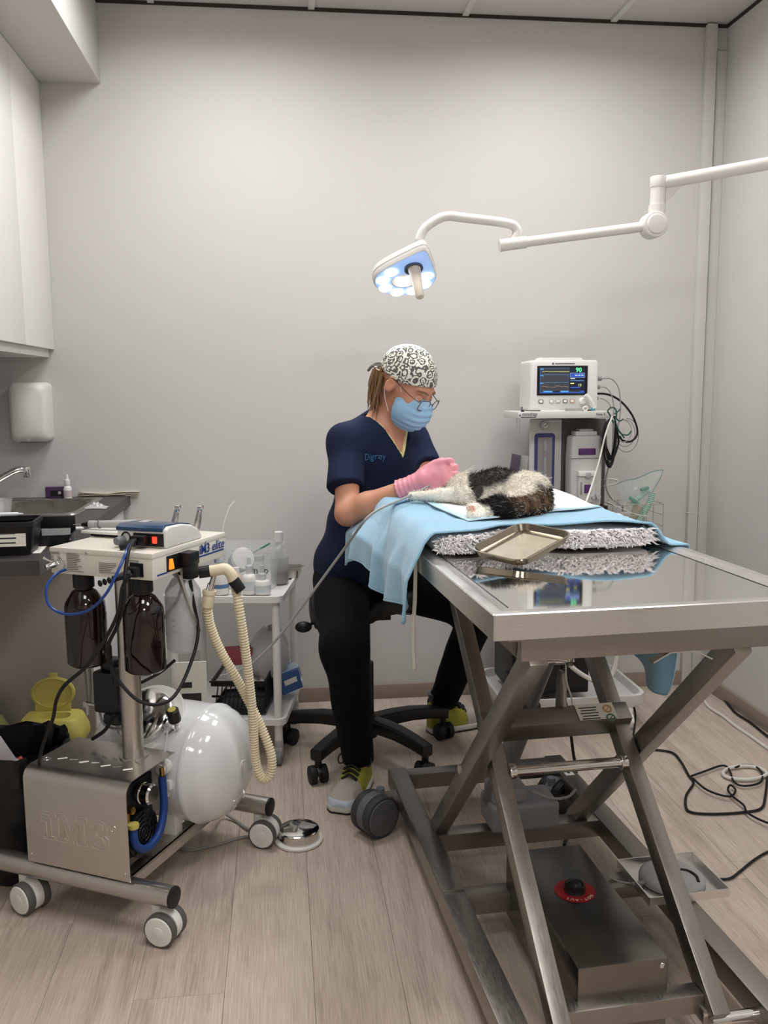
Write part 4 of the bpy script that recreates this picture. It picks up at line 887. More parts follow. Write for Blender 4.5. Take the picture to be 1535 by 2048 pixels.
bottle('white_bottle', 'white bottle with a dark blue label band behind the hose', -.195, .02, [(0, 0), (.028, 0), (.03, .004), (.03, .085), (.022, .10), (.015, .105), (.015, .112)], M_wplast, [(.018, .11), (.018, .135), (0, .136)], LB, (.022, .036), LB)
bottle('gel_tube', 'small pale tube standing between the white bottles', -.140, .03, [(0, 0), (.016, 0), (.018, .004), (.018, .06), (.01, .07)], mat('pale_peach', (214, 196, 176), .5), [(.011, .068), (.011, .09), (0, .091)])
o = thing('white_jar', 'round white screw-top jar lying in the clear bin', 'jar', on_tro(-.155, .16, ZT+.085), .4)
part('body', B().lathe([(0, -.03), (.036, -.03), (.038, -.02), (.038, .03), (.034, .035)], RX(math.radians(65))), M_wplast, o); part('lid', B().lathe([(.04, .03), (.04, .048), (0, .05)], RX(math.radians(65))), M_wplast, o); part('label', B().lathe([(.0384, -.015), (.0384, .02)], RX(math.radians(65))), LB, o)
o = thing('white_jar', 'upright white jar with printed label deep in the clear bin', 'jar', on_tro(-.10, .19, ZT+.0035), 0)
part('body', B().lathe([(0, 0), (.03, 0), (.03, .08), (.026, .085)]), M_wplast, o); part('lid', B().lathe([(.031, .082), (.031, .1), (0, .101)]), M_lgrey, o)
o = thing('green_brush', 'small green handled brush sticking out of the clear bin', 'brush', on_tro(-.085, .21, ZT+.11), .3); part('handle', B().beam((-.03, 0, 0), (.035, 0, .03), .008, .005), mat('green_plastic', (42, 128, 88), .4), o, bevel=.001)
gb_ = thing('glass_bottle', 'clear glass bottle with brownish liquid and white cap on the trolley', 'bottle', on_tro(-.015, .195, ZT))
part('glass', B().lathe([(0, 0), (.03, 0), (.033, .004), (.033, .085), (.03, .105), (.016, .135), (.013, .14), (.013, .16)]), mat('bottle_glass', (226, 230, 230), .06, alpha=.35), gb_, ang=50)
part('liquid', B().lathe([(0, .002), (.031, .002), (.031, .052), (0, .052)]), mat('brown_liquid', (112, 88, 78), .2, alpha=.75), gb_); part('cap', B().lathe([(.016, .152), (.016, .188), (.013, .19), (0, .19)]), M_wplast, gb_); part('label', B().lathe([(.0334, .045), (.0334, .095)]), mat('clear_label', (214, 214, 212), .4, alpha=.3), gb_)
it = thing('instrument_tray', 'small steel tray at the back corner of the trolley', 'tray', on_tro(.005, .33, ZT), math.radians(-9))
part('dish', B().loft([rr3(.07, .12, .006, 0), rr3(.076, .126, .007, .028), rr3(.073, .123, .007, .028), rr3(.067, .117, .006, .002)]), M_steel, it)
for k in range(2):
    o = thing('scissors', ['steel scissors lying across the rim of the small trolley tray', 'second pair of steel scissors under the first on the small trolley tray'][k], 'scissors', on_tro(.0, .30+.02*k, ZT+.030+.0045*k), math.radians(-15+20*k))
    part('blade', B().beam((0, 0, 0), (.06, 0, 0), .005, .002), M_chrome, o); part('handle', B().torus((-.035, .01, 0), .009, .0018, (0, 0, 1), 16, 6).torus((-.035, -.01, 0), .009, .0018, (0, 0, 1), 16, 6).beam((-.028, .006, 0), (0, 0, 0), .004, .002).beam((-.028, -.006, 0), (0, 0, 0), .004, .002), M_chrome, o)
# lower shelf
o = thing('black_basket', 'black slotted plastic basket on the lower trolley shelf', 'basket', on_tro(-.145, .15, ZL), math.radians(-9))
bw, bd, bh = .19, .25, .12
bb = B()
for s in (-1, 1):
    bb.span((-bw/2, s*bd/2-.002, .0), (bw/2, s*bd/2+.002, .02)).span((-bw/2, s*bd/2-.002, .10), (bw/2, s*bd/2+.002, bh)); bb.span((s*bw/2-.002, -bd/2, 0), (s*bw/2+.002, bd/2, .02)).span((s*bw/2-.002, -bd/2, .10), (s*bw/2+.002, bd/2, bh))
bb.span((-bw/2, -bd/2, 0), (bw/2, bd/2, .003)).span((-bw/2-.006, -bd/2-.006, bh-.005), (bw/2+.006, -bd/2, bh)).span((-bw/2-.006, bd/2, bh-.005), (bw/2+.006, bd/2+.006, bh))
part('frame', bb, M_black, o)
sm_ = None
for k in range(12):
    x_ = -bw/2+.012+.0155*k; part('slat', B().beam((x_, -bd/2, .015), (x_+.012, -bd/2, .105), .0075, .003), M_black, o)
for k in range(15):
    y_ = -bd/2+.012+.0155*k; part('slat', B().beam((bw/2, y_, .015), (bw/2, y_+.012, .105), .003, .0075, up=(1, 0, 0)), M_black, o)
part('slat_row', B().box((0, -bd/2+.0, .063), (bw, .003, .008)), M_black, o)
o = thing('red_packet', 'red and white packet standing in the black basket', 'packet', on_tro(-.17, .17, ZL+.035), .1); part('upper', B().box((0, 0, .135), (.10, .05, .06)), mat('red_card', (150, 72, 72), .6), o, bevel=.004); part('lower', B().box((0, 0, .06), (.10, .05, .09)), mat('white_card', (206, 200, 198), .7), o, bevel=.004)
def bagf(u, v):
    a = 2*math.pi*u; r = math.sin(math.pi*min(1, v*1.02))**.5 if v < .98 else .1
    return (.085*math.cos(a)*(.35+.65*r)*(1-.25*v)+.02*v+.006*math.sin(9*a+v*8), .07*math.sin(a)*(.35+.65*r)*(1-.3*v)+.006*math.sin(7*a+5*v), .19*v+.008*math.sin(5*a))
o = thing('plastic_bag', 'crumpled translucent white plastic bag over the black basket', 'bag', on_tro(-.075, .20, ZL+.075)); part('film', B().grid(bagf, 40, 16), mat('bag_film', (204, 202, 204), .3, alpha=.82), o, ang=30)
o = thing('blue_carton', 'blue and white carton lying tilted on the lower trolley shelf', 'box', on_tro(.0, .24, ZL+.005), math.radians(20)); part('carton', B().box((0, 0, .066), (.08, .15, .075), RY(-.25)), mat('blue_card', (66, 98, 150), .5), o, bevel=.002); part('pale_end', B().box((0.01, -.03, .085), (.083, .06, .04), RY(-.25)), mat('pale_blue_card', (168, 186, 206), .5), o); part('print', B().box((0, -.0755, .07), (.05, .001, .02), RY(-.25)), M_paper, o)
o = thing('instruction_card', 'white printed card stuck on the far side of the unit below the bottle', 'card', GY(385, 1395, 2.98)); o.location.z = .0
part('board', B().span((-.05, -.003, .0), (.05, .003, .40)), M_paper, o); part('print', B().span((-.035, -.004, .31), (.0, -.003, .33)).span((-.035, -.004, .26), (.03, -.003, .29)), M_print, o)
# suction syringe tube rising from the unit
tp_ = thing('suction_wand', 'thin white bent suction tip standing behind the cream box', 'suction tip', GY(440, 1085, 2.52)); z0 = GY(440, 1085, 2.52)
part('cup', B().lathe([(0, -.06), (.014, -.06), (.016, .01), (.0165, .01), (.014, .008), (.012, -.055)]), M_clear, tp_); part('tip', B().tube(smoothpath([z0+Vector((0, 0, -.05)), GY(445, 1062, 2.52), GY(456, 1022, 2.52), GY(468, 1003, 2.52)], 6), [.0045-.002*i/18 for i in range(19)], 8), M_wplast, tp_, world=True)
# ================================================================== anaesthesia machine
YA = 3.4335  # upper machine, monitor, cables and basket: coordinates below already scaled about the camera
an = thing('anaesthesia_machine', 'white and grey anaesthesia machine standing against the back wall', 'anaesthesia machine', (1.04, 3.3, 0))
def AB(nm, a, b_, m, bev=.003, par=None, **k): return part(nm, B().span(a, b_), m, par or an, world=True, bevel=bev, **k)
M_anw = mat('machine_white', (214, 212, 208), .4); M_ang = mat('machine_grey', (150, 147, 146), .5); M_and = mat('machine_dark', (92, 88, 86), .55)
bs = part('base', B().loft([[(1.10+p[0], 3.375+p[1], z) for p in rrect(w_, d_, .06, 5)] for w_, d_, z in ((.56, .40, .085), (.58, .42, .10), (.58, .42, .135), (.555, .395, .135), (.54, .38, .105))]), M_anw, an, world=True, ang=40)
for (x_, y_) in ((.86, 3.18), (1.31, 3.18), (.86, 3.5), (1.31, 3.5)):
    part('caster_wheel', B().cyl((x_-.02, y_, .032), (x_+.02, y_, .032), .032, n=20), M_wplast, an, world=True, bevel=.006); part('caster_mount', B().span((x_-.02, y_-.015, .035), (x_+.02, y_+.025, .086)), M_wplast, an, world=True, bevel=.01)
AB('lower_cabinet', (.86, 3.21, .14), (1.165, 3.50, .60), M_black, .01)
part('cabinet_handle', B().span((1.165, 3.24, .22), (1.175, 3.27, .25)).span((.85, 3.24, .19), (.86, 3.27, .22)), M_black, an, world=True)
AB('body', (1.035, 3.4444, 0.5355), (1.2971, 3.632, 1.1895), M_ang, .004)
col_ = AB('flow_column', (0.981, YA, 0.5573), (1.1096, 3.4553, 1.1895), M_anw, .006)
win = part('flow_window', B().prism([(p[0]+1.0388, p[1]+.9715) for p in rrect(.081, .327, .012, 4)], 0, .006, Matrix(((1, 0, 0, 0), (0, 0, -1, YA), (0, 1, 0, 0), (0, 0, 0, 1)))), mat('flow_blue', (62, 68, 128), .35), an, world=True)
part('flow_scale', B().span((1.0093, YA-.008, 0.8625), (1.0682, YA-.006, 1.1187)), mat('flow_grey', (150, 150, 152), .3), win, world=True)
part('flow_tube', B().cyl((1.0388, YA-.011, 0.8734), (1.0388, YA-.011, 1.1078), .006), M_clear, win, world=True)
part('float_ball', B().ell((1.0388, YA-.012, 1.0478), (.004, .004, .004)).ell((1.0388, YA-.012, 1.0609), (.003, .003, .003)), M_red, win, world=True)
part('flow_shelf', B().span((1.0072, YA-.009, 0.9552), (1.0704, YA-.006, 0.9606)), M_anw, win, world=True)
gz = GY(1089, 851, YA-.004)
ga = part('pressure_gauge', B().cyl((gz.x, YA, gz.z), (gz.x, YA-.012, gz.z), .0185, n=28), M_lgrey, an, world=True, bevel=.002); part('gauge_face', B().cyl((gz.x, YA-.0115, gz.z), (gz.x, YA-.0128, gz.z), .015, n=28), M_wplast, ga, world=True); part('needle', B().beam((gz.x-.004, YA-.0135, gz.z-.004), (gz.x+.009, YA-.0135, gz.z+.009), .002, .001, up=(0, 1, 0)), M_print, ga, world=True); part('dial_print', B().torus((gz.x, YA-.013, gz.z), .012, .0008, (0, 1, 0), 24, 5), M_print, ga, world=True)
AB('vaporizer_bay', (1.1118, 3.44, 0.8407), (1.2917, 3.4466, 1.1895), M_and, .001)
AB('black_plinth', (1.09, 3.379, 0.8135), (1.2862, 3.4444, 0.8462), M_black, .004)
va = thing('vaporizer', 'white anaesthetic vaporizer with purple markings in the machine bay', 'vaporizer', (1.1837, 3.4008, 0.8473))
def VB(nm, a, b_, m, bev=.002): return part(nm, B().span(a, b_), m, va, world=True, bevel=bev)
M_vw = mat('vaporizer_white', (205, 203, 200), .4); M_vp = mat('vaporizer_purple', (88, 44, 104), .45)
part('body', B().loft([[(1.1837+p[0], 3.3845+p[1], z) for p in rrect(w_, .076, .012, 4)] for w_, z in ((.118, .850), (.126, .862), (.129, 1.037), (.122, 1.119), (.109, 1.1265))]), M_vw, va, world=True, ang=40)
VB('dial_cap', (1.1401, 3.3572, 1.1263), (1.2273, 3.4171, 1.1438), M_vw, .005); VB('dial', (1.1576, 3.3627, 1.1438), (1.2121, 3.4117, 1.1525), M_lgrey, .003)
part('seam', B().span((1.1183, 3.3441, 1.0391), (1.2491, 3.3474, 1.0407)), M_and, va, world=True)
VB('purple_band', (1.1489, 3.3419, 1.0533), (1.2175, 3.3474, 1.0784), M_vp, .002)
text('vaporizer_brand', 'mindray', M_print, va, .012, TR(1.1587, 3.3447, 1.0914) @ RX(math.pi/2), extrude=.0003); text('vaporizer_model', 'V60', M_print, va, .012, TR(1.2121, 3.3447, 1.0914) @ RX(math.pi/2), extrude=.0003)
VB('filler_block', (1.1467, 3.3267, 0.868), (1.2121, 3.3474, 0.9715), M_vw, .003); VB('filler_top', (1.1445, 3.3191, 0.9715), (1.2154, 3.3474, 0.9912), M_wplast, .003); VB('latch', (1.1707, 3.3147, 0.9661), (1.1914, 3.3354, 0.9868), M_lgrey, .003)
VB('purple_square', (1.1685, 3.3234, 0.9061), (1.1957, 3.3278, 0.9388), M_vp, .001); VB('sight_glass', (1.1521, 3.3245, 0.9007), (1.1598, 3.3278, 0.9497), M_ang, .001)
part('drain_screw', B().cyl((1.2034, 3.3267, 0.8898), (1.2034, 3.3136, 0.8898), .007, n=16).cyl((1.2263, 3.3463, 0.8898), (1.2263, 3.3191, 0.8898), .009, n=16), M_lgrey, va, world=True)
# top shelf
tsx0, tsx1 = GY(1035, 830, 3.2918).x, GY(1223, 830, 3.2918).x; tsz = GY(1120, 823, 3.2918).z
tsh = AB('top_shelf', (tsx0, 3.2918, tsz-.026), (tsx1, 3.52, tsz), M_anw, .004)
text('brand_lettering', 'mindray', M_print, an, .018, rootm(an).inverted() @ TR(tsx0+.045, 3.2905, tsz-.009) @ RX(math.pi/2), extrude=.0003, shear=.2); part('brand_subline', B().span((tsx0+.012, 3.2908, tsz-.022), (tsx0+.07, 3.2915, tsz-.019)), M_print, an, world=True); part('brand_dot', B().ell((tsx0+.008, 3.2907, tsz-.013), (.003, .001, .003)), M_print, an, world=True)
text('model_lettering', 'Veta 5', M_print, an, .014, rootm(an).inverted() @ TR(tsx1-.045, 3.2905, tsz-.012) @ RX(math.pi/2), extrude=.0003)
AB('side_ledge', (1.2753, 3.3572, 0.7917), (1.3734, 3.488, 0.8211), M_lgrey, .006)
AB('gas_outlet', (1.3462, 3.3681, 0.8026), (1.3625, 3.3899, 0.8407), M_polish, .002)
# patient monitor
mx0, mx1 = GY(1058, 810, 3.3463).x, GY(1196, 810, 3.3463).x; mz0, mz1 = tsz+.001, GY(1120, 720, 3.3463).z
mo = thing('patient_monitor', 'white patient monitor with a dark screen of traces on the machine shelf', 'monitor', ((mx0+mx1)/2, 3.4335, mz0))
mc = (mx0+mx1)/2; mw, mh = mx1-mx0, mz1-mz0
rings = []
hsg = B().loft([[(mc+p[0], y_, mz0+mh/2+p[1]) for p in rrect(mw-2*i_, mh-2*i_, .012, 4)] for y_, i_ in ((3.504, .012), (3.494, .002), (3.363, 0), (3.3497, .004), (3.3475, .008))])
part('housing', hsg, mat('monitor_white', (222, 220, 216), .35), mo, world=True, ang=40)
part('handle', B().loft([[(mc+p[0]*k, 3.4226+p[1], z) for p in rrect(.17, .05, .012, 4)] for k, z in ((1.2, mz1-.004), (1.0, mz1+.010), (.97, mz1+.011))]), M_anw, mo, world=True, ang=40)
s0, s1 = GY(1073, 791, 3.3463), GY(1175, 731, 3.3463); sx0, sx1, sz0, sz1 = s0.x, s1.x, s0.z, s1.z
part('bezel', B().span((sx0, 3.3447, sz0), (sx1, 3.349, sz1)), mat('bezel_black', (12, 12, 14), .25), mo, world=True, bevel=.001)
dx0, dx1, dz0, dz1 = sx0+.010, sx1-.012, sz0+.008, sz1-.008
def EM(nm, c, e): return mat(nm, c, .5, emit=e)
scr = part('display', B().span((dx0, 3.3439, dz0), (dx1, 3.3448, dz1)), EM('screen_dark', (52, 54, 62), .55), mo, world=True)
dw_, dh_ = dx1-dx0, dz1-dz0
def S(nm, u0, v0_, u1, v1_, m, k=0): part(nm, B().span((dx0+dw_*u0, 3.3432-.0003*k, dz0+dh_*v0_), (dx0+dw_*u1, 3.3439, dz0+dh_*v1_)), m, scr, world=True)
cB, cW, cG, cY_, cD, cC = EM('screen_blue', (40, 76, 160), .7), EM('screen_white', (226, 236, 240), .9), EM('screen_green', (90, 230, 150), 1.0), EM('screen_yellow', (216, 222, 110), .9), EM('screen_navy', (14, 22, 46), .4), EM('screen_cyan', (70, 140, 190), .8)
S('data_column', .66, .10, 1, 1, cD); S('value_panel', .665, .60, 1, .80, cW); S('value_panel_inner', .675, .62, .99, .78, cB, 1); S('status_bar', 0, 0, 1, .045, cB); S('soft_key', .08, .03, .28, .095, cC); S('soft_key', .31, .03, .44, .095, cD); S('soft_key', .46, .03, .64, .095, cC); S('soft_key', .90, .03, .99, .09, cB)
for v_ in (.985, .72, .42): S('trace_rule', 0, v_, .65, v_+.008, cC)
S('trace_rule', 0, .05, .012, .98, cB)
for v_ in (.67, .37, .93): S('trace_tag', .01, v_, .08, v_+.035, cC, 1)
for k in range(3): S('value_text', .78+.07*k, .69, .83+.07*k, .715, cW, 2)
S('value_text', .68, .48, .98, .50, cC, 1); S('value_text', .68, .56, .78, .58, cW, 1); S('value_text', .68, .36, .76, .40, cY_, 1); S('value_text', .68, .20, .90, .24, cB, 1)
def trace(fn, m): part('trace', B().tube([(dx0+dw_*(.05+.6*i/60), 3.3435, dz0+dh_*fn(i/60)) for i in range(61)], .0005, 4), m, scr, world=True)
trace(lambda t: .85+.018*math.exp(-((t-.13)/.03)**2*3)-.012*math.exp(-((t-.09)/.02)**2)+.002*math.sin(t*40), cY_); trace(lambda t: .25+.02*math.sin(t*9+1)+.035*math.exp(-((t-.55)/.1)**2)+.01*math.sin(t*23), EM('screen_tan', (170, 140, 110), .6))
IM = rootm(scr).inverted()
text('pulse_value', '90', cG, scr, .024, IM @ TR(dx0+dw_*.86, 3.3432, dz0+dh_*.905) @ RX(math.pi/2), extrude=.0003, bold=.0004); text('breath_value', '13', cY_, scr, .014, IM @ TR(dx0+dw_*.89, 3.3432, dz0+dh_*.31) @ RX(math.pi/2), extrude=.0003)
part('maker_print', B().span((mc-.05, 3.3466, mz1-.017), (mc-.042, 3.3472, mz1-.010)).span((mc-.038, 3.3466, mz1-.0155), (mc+.04, 3.3472, mz1-.0115)), mat('print_grey_small', (120, 120, 120), .6), mo, world=True)
kz = GY(1090, 803, 3.3463).z
for px_, m_ in ((1081, M_print), (1102, M_lgrey), (1115, M_lgrey), (1129.5, mat('key_dark', (62, 66, 70), .5)), (1143.5, mat('key_orange', (190, 130, 90), .5))):
    x_ = GY(px_, 803, 3.3463).x; k_ = part('key', B().loft([[(x_+p[0], 3.3468-y_, kz+p[1]) for p in rrect(w_, h_, .004, 4)] for w_, h_, y_ in ((.0185, .0145, 0), (.0185, .0145, .0015), (.013, .0095, .0018))]), m_, mo, world=True); part('key_cap', B().loft([[(x_+p[0], 3.3458-y_, kz+p[1]) for p in rrect(w_, h_, .003, 4)] for w_, h_, y_ in ((.0135, .010, 0), (.0135, .010, .0016), (.011, .008, .0022))]), M_wplast, k_, world=True)
kx = GY(1164, 803, 3.3463).x; part('knob', B().lathe([(0, .016), (.010, .016), (.0135, .013), (.0145, .0), (0, 0)], TR(kx, 3.3476, kz) @ RX(math.pi/2), n=28), M_wplast, mo, world=True)
for k, (py, r_) in enumerate(((757, .009), (774, .008), (797, .006))):
    q = GY(1196, py, 3.379); pt = part('side_plug', B().cyl((mx1+.0005, 3.3899, q.z), (mx1+.026-.006*k, 3.3899, q.z), r_), M_gcable, mo, world=True, bevel=.002)
# things on the shelf
o = thing('breathing_connector', 'white ribbed breathing connector leaning on the monitor', 'connector', (GY(1178, 815, 3.3245).x, 3.3191, tsz+.001))
part('ribbed_tube', corr([GY(1187, 816, 3.3191), GY(1180, 802, 3.3191), GY(1170, 790, 3.3191)], .009, .0012, .006), M_wplast, o, world=True); part('ring', B().torus(GY(1170, 817, 3.3136)+Vector((0, 0, 0)), .008, .003, (0, 1, .2), 20, 8), M_wplast, o, world=True); part('blue_end', B().cyl(GY(1182, 818, 3.3191), GY(1188, 817, 3.3191), .007), mat('cyan_plastic', (70, 160, 186), .4), o, world=True)
o = thing('metal_probe', 'flat grey metal probe lying on the machine shelf', 'probe', ((mc+.02), 3.3191, tsz)); part('rod', B().box((0, 0, .006), (.085, .012, .01)), M_steel, o, bevel=.003); part('tip', B().box((-.055, 0, .003), (.02, .008, .004)), M_black, o)
o = thing('shelf_clip', 'tiny dark metal clip standing at the left end of the machine shelf', 'clip', (tsx0+.018, 3.3027, tsz)); part('jaw', B().box((0, 0, .010), (.007, .006, .019)), M_gplast, o, bevel=.001); part('foot', B().box((.003, 0, .003), (.01, .01, .006)), M_black, o)
o = thing('paper_slips', 'white folded paper slip lying on the machine shelf', 'paper', (mc-.055, 3.3136, tsz)); part('slip', B().box((0, 0, .003), (.09, .025, .006)), M_paper, o, bevel=.001)
# hanging cards at the left of the machine
o = thing('hanging_card', 'grey and purple cards hanging on cords at the side of the machine', 'card', GY(1028, 950, 3.4008))
for k, (px_, py_) in enumerate(((1030, 928), (1044, 930))):
    q = GY(px_, py_, 3.379+.01*k); part('card', B().box((0, 0, 0), (.003, .04, .075), Matrix.Translation(q) @ RZ(.9+.5*k) @ RX(.15)), [mat('card_grey_purple', (96, 84, 100), .5), M_lgrey][k], o, world=True, bevel=.001)
for px_ in (1033, 1039): part('cord', B().cyl(GY(px_, 835, 3.379), GY(px_-1, 905, 3.379), .0009, n=6), M_lgrey, o, world=True)
part('hook', B().torus(GY(1029, 900, 3.379), .006, .001, (0, 1, 0), 16, 6), M_steel, o, world=True)
# cables from the monitor
def CB(lab, pts, r, m, nm='monitor_cable'): cable(nm, pts, r, m, lab)
X0 = mx1+.026
CB('thick black cable arching from the monitor side down past the shelf', [(mx1+.001, 3.4008, GY(1196, 787, 3.4008).z)]+[GY(x, y, 3.4117) for x, y in ((1215, 789), (1240, 802), (1262, 828), (1273, 855), (1272, 872), (1260, 883), (1245, 881), (1238, 872))], .0042, M_rubber)
CB('grey cable dropping in a loop from the upper monitor socket', [(X0, 3.3899, GY(1196, 757, 3.379).z)]+[GY(x, y, 3.3899) for x, y in ((1222, 758), (1236, 775), (1240, 805), (1238, 840), (1225, 900), (1212, 950), (1211, 975), (1220, 995), (1240, 1010))], .0024, M_gcable)
CB('grey cable from the middle monitor socket to the cable bundle', [(X0-.006, 3.379, GY(1196, 774, 3.379).z)]+[GY(x, y, 3.379) for x, y in ((1212, 776), (1222, 790), (1227, 815), (1226, 830))], .0022, M_gcable)
CB('thin grey cable from the lowest monitor socket to the green tie', [(X0-.012, 3.3681, GY(1196, 797, 3.379).z)]+[GY(x, y, 3.3681) for x, y in ((1208, 799), (1218, 808), (1222, 818))], .002, M_gcable)
CB('white cable slanting down from the shelf corner onto the blue towel', [GY(1224, 832, 3.2482), GY(1210, 870, 3.2264), GY(1198, 920, 3.1828), GY(1180, 980, 2.82), GY(1166, 1018, 2.70)], .0032, M_wcable)
CB('white cable hanging down beside the black bundle to the basket', [GY(1226, 840, 3.3572), GY(1224, 900, 3.3572), GY(1216, 940, 3.3681), GY(1214, 975, 3.379), GY(1226, 1000, 3.379)], .0026, M_wcable)
for k in range(7):
    r_ = random.Random(20+k); y0 = 3.285+.012*k; l_ = 1203+r_.random()*8; rr_ = 1238-r_.random()*10; b_ = 915+r_.random()*22
    CB(['outermost', 'second', 'third', 'fourth', 'fifth', 'sixth', 'innermost'][k]+' loop of the black cable bundle hanging at the shelf corner', [GY(1226, 832, y0), GY((l_+1226)/2-6, 850, y0), GY(l_, 885, y0), GY(l_+4, b_-14, y0), GY((l_+rr_)/2, b_, y0), GY(rr_-4, b_-18, y0), GY(rr_, 880, y0), GY(1230, 845, y0), GY(1228, 832, y0)], .0038, M_rubber)
o = thing('green_tie', 'dark green ribbon tie knotted around the cable bundle', 'tie', GY(1224, 830, 3.27)); M_gr = mat('green_band', (30, 78, 58), .6)
for pts in ([(1214, 822), (1221, 815), (1230, 818), (1232, 832), (1226, 845), (1220, 832), (1214, 822)], [(1228, 828), (1236, 822), (1240, 818)], [(1230, 835), (1238, 842), (1246, 838)], [(1232, 850), (1240, 866), (1254, 870), (1262, 862)], [(1236, 860), (1248, 876)]):
    part('ribbon', B().tube(smoothpath([GY(x, y, 3.27) for x, y in pts], 5), .0028, 6), M_gr, o, world=True)
for k, (rx, ry) in enumerate(((16, 22), (20, 27), (24, 34))):
    CB('thin grey cable coil hanging beside the bundle, '+['smallest', 'middle', 'largest'][k]+' loop', [GY(1246+rx*math.sin(a)+k*3, 862+ry*(-math.cos(a))+k*4, 3.4008+.012*k) for a in [2*math.pi*i/12 for i in range(12)]], .0016, M_gcable)
CB('white loop of tubing resting beside the grey side ledge', [GY(x, y, 3.4444) for x, y in ((1197, 960), (1215, 958), (1232, 960), (1232, 966), (1215, 971), (1197, 972))], .0045, M_wcable, 'tubing_loop')
CB('thin pale tube running across the basket front', [GY(x, y, 3.3354) for x, y in ((1212, 1003), (1240, 1016), (1270, 1028), (1298, 1033))], .0016, M_wcable)
CB('white tube curling out over the far end of the blue towel', [GY(x, y, 2.8) for x, y in ((1104, 1000), (1120, 996), (1140, 1005), (1152, 1016))], .0018, M_wcable)
# under the table: hoses of the machine
CB('thick white hose arching under the table in front of the black cabinet', [(1.06, 3.212, .42)]+[GY(x, y, 3.10) for x, y in ((1120, 1290), (1135, 1325), (1165, 1350), (1200, 1365), (1222, 1350), (1231, 1320), (1231, 1285))], .009, M_wcable, 'machine_hose')
CB('black cable hanging straight down under the table to the floor', [GY(x, y, 2.6) for x, y in ((1123, 1300), (1126, 1380), (1136, 1430), (1145, 1500), (1152, 1560), (1140, 1640))]+[GZ(1128, 1690, .02)], .005, M_rubber, 'table_cable')
CB('thin white cable hanging under the table beside the black one', [GY(x, y, 2.62) for x, y in ((1131, 1300), (1132, 1360), (1143, 1400), (1144, 1440))], .0028, M_wcable, 'table_cable')
CB('black cable running down behind the white machine base', [GY(1262, 1395, 3.3), GY(1270, 1430, 3.2), GZ(1266, 1470, .01)], .004, M_rubber, 'table_cable')
# wire basket with circuit bag
wk = thing('wire_basket', 'chrome wire basket hanging at the right of the machine', 'basket', (1.3843, 3.488, 0.699))
x0_, x1_, y0_, y1_, z0_, z1_ = 1.3135, 1.526, 3.40, 3.564, .710, .846
for k in range(6):
    x_ = x0_+(x1_-x0_)*k/5; part('wire', B().tube([(x_, y0_, z1_), (x_, y0_, z0_), (x_, y1_, z0_), (x_, y1_, z1_)], .0014, 6), M_steel, wk, world=True)
for k in range(4):
    z_ = z0_+(z1_-z0_)*k/3; part('wire', B().tube([(x0_, y0_, z_), (x1_, y0_, z_), (x1_, y1_, z_), (x0_, y1_, z_)], .0014 if k < 3 else .0022, 6, closed=True), M_steel, wk, world=True)
bg = thing('circuit_bag', 'clear zip bag of green breathing tubes leaning out of the wire basket', 'bag', (1.4388, 3.488, 0.7154))
c4 = [GY(1233, 968, 3.4553), GY(1319, 941, 3.4553), GY(1318, 985, 3.4553), GY(1275, 1058, 3.4553), GY(1238, 1050, 3.4553)]
def bagp(u, v, s):
    a = Vector(c4[0]).lerp(c4[1], u); d = Vector(c4[4]).lerp(c4[3]+Vector((.02, 0, 0)), u); p = a.lerp(d, v)
    return p+Vector((.012*math.sin(u*8+v*5), s*(.004+.026*math.sin(math.pi*min(1, max(0, u)))*math.sin(math.pi*min(1, v*1.0+.0))**.6)+.004*math.sin(u*17+v*13), .006*math.sin(u*9+v*11)))
for s in (-1, 1): part('film', B().grid(lambda u, v: bagp(u, v, s), 16, 16), mat('bag_clear', (214, 226, 222), .1, alpha=.2), bg, world=True, ang=25)
part('zip_strip', B().tube([bagp(i/12, 0, 0) for i in range(13)], .002, 6), mat('zip_green', (110, 150, 140), .4), bg, world=True); part('side_seam', B().tube([bagp(1, i/12, 0) for i in range(13)], .0015, 6), mat('zip_green', (110, 150, 140), .4), bg, world=True)
M_tg = mat('teal_plastic', (52, 140, 112), .35); M_tl = mat('pale_teal_tube', (178, 214, 198), .3)
tb1 = corr([GY(1305, 985, 3.4553), GY(1298, 1005, 3.4553), GY(1285, 1030, 3.4553), GY(1272, 1050, 3.4553)], .012, .0014, .008); part('breathing_tube', tb1, M_tl, bg, world=True)
part('breathing_tube', corr([GY(1262, 1008, 3.4662), GY(1280, 992, 3.4662), GY(1298, 980, 3.4662)], .011, .0014, .008), M_tl, bg, world=True)
for (a, b_) in (((1258, 995), (1276, 1008)), ((1280, 980), (1296, 975)), ((1265, 1040), (1282, 1052)), ((1250, 1045), (1262, 1050))): part('connector', B().cyl(GY(*a, 3.4499), GY(*b_, 3.4499), .007), M_tg, bg, world=True, bevel=.001)
part('paper_insert', B().box((0, 0, 0), (.05, .002, .08), Matrix.Translation(GY(1272, 1030, 3.4717)) @ RY(.3)), mat('tan_paper', (196, 176, 150), .7), bg, world=True)
# ================================================================== surgical lamp on a wall arm
LPY = 3.0; LS = 1.18
lampz = Vector((-.06, .44, .89)).normalized()
lm = thing('surgical_lamp', 'white ring-shaped surgical lamp on a jointed wall arm, lit bluish', 'lamp', (XR-.02, 2.88, 2.1))
M_lw = mat('lamp_white', (226, 222, 216), .35)
neck = GY(838, 488, LPY)
yd = Vector((.06, 0, 1)); yd = (yd-lampz*yd.dot(lampz)).normalized(); xd = yd.cross(lampz); LH = neck-yd*.092*LS-lampz*.012
FM = Matrix(((xd.x, yd.x, lampz.x, LH.x), (xd.y, yd.y, lampz.y, LH.y), (xd.z, yd.z, lampz.z, LH.z), (0, 0, 0, 1))) @ Matrix.Scale(LS, 4)
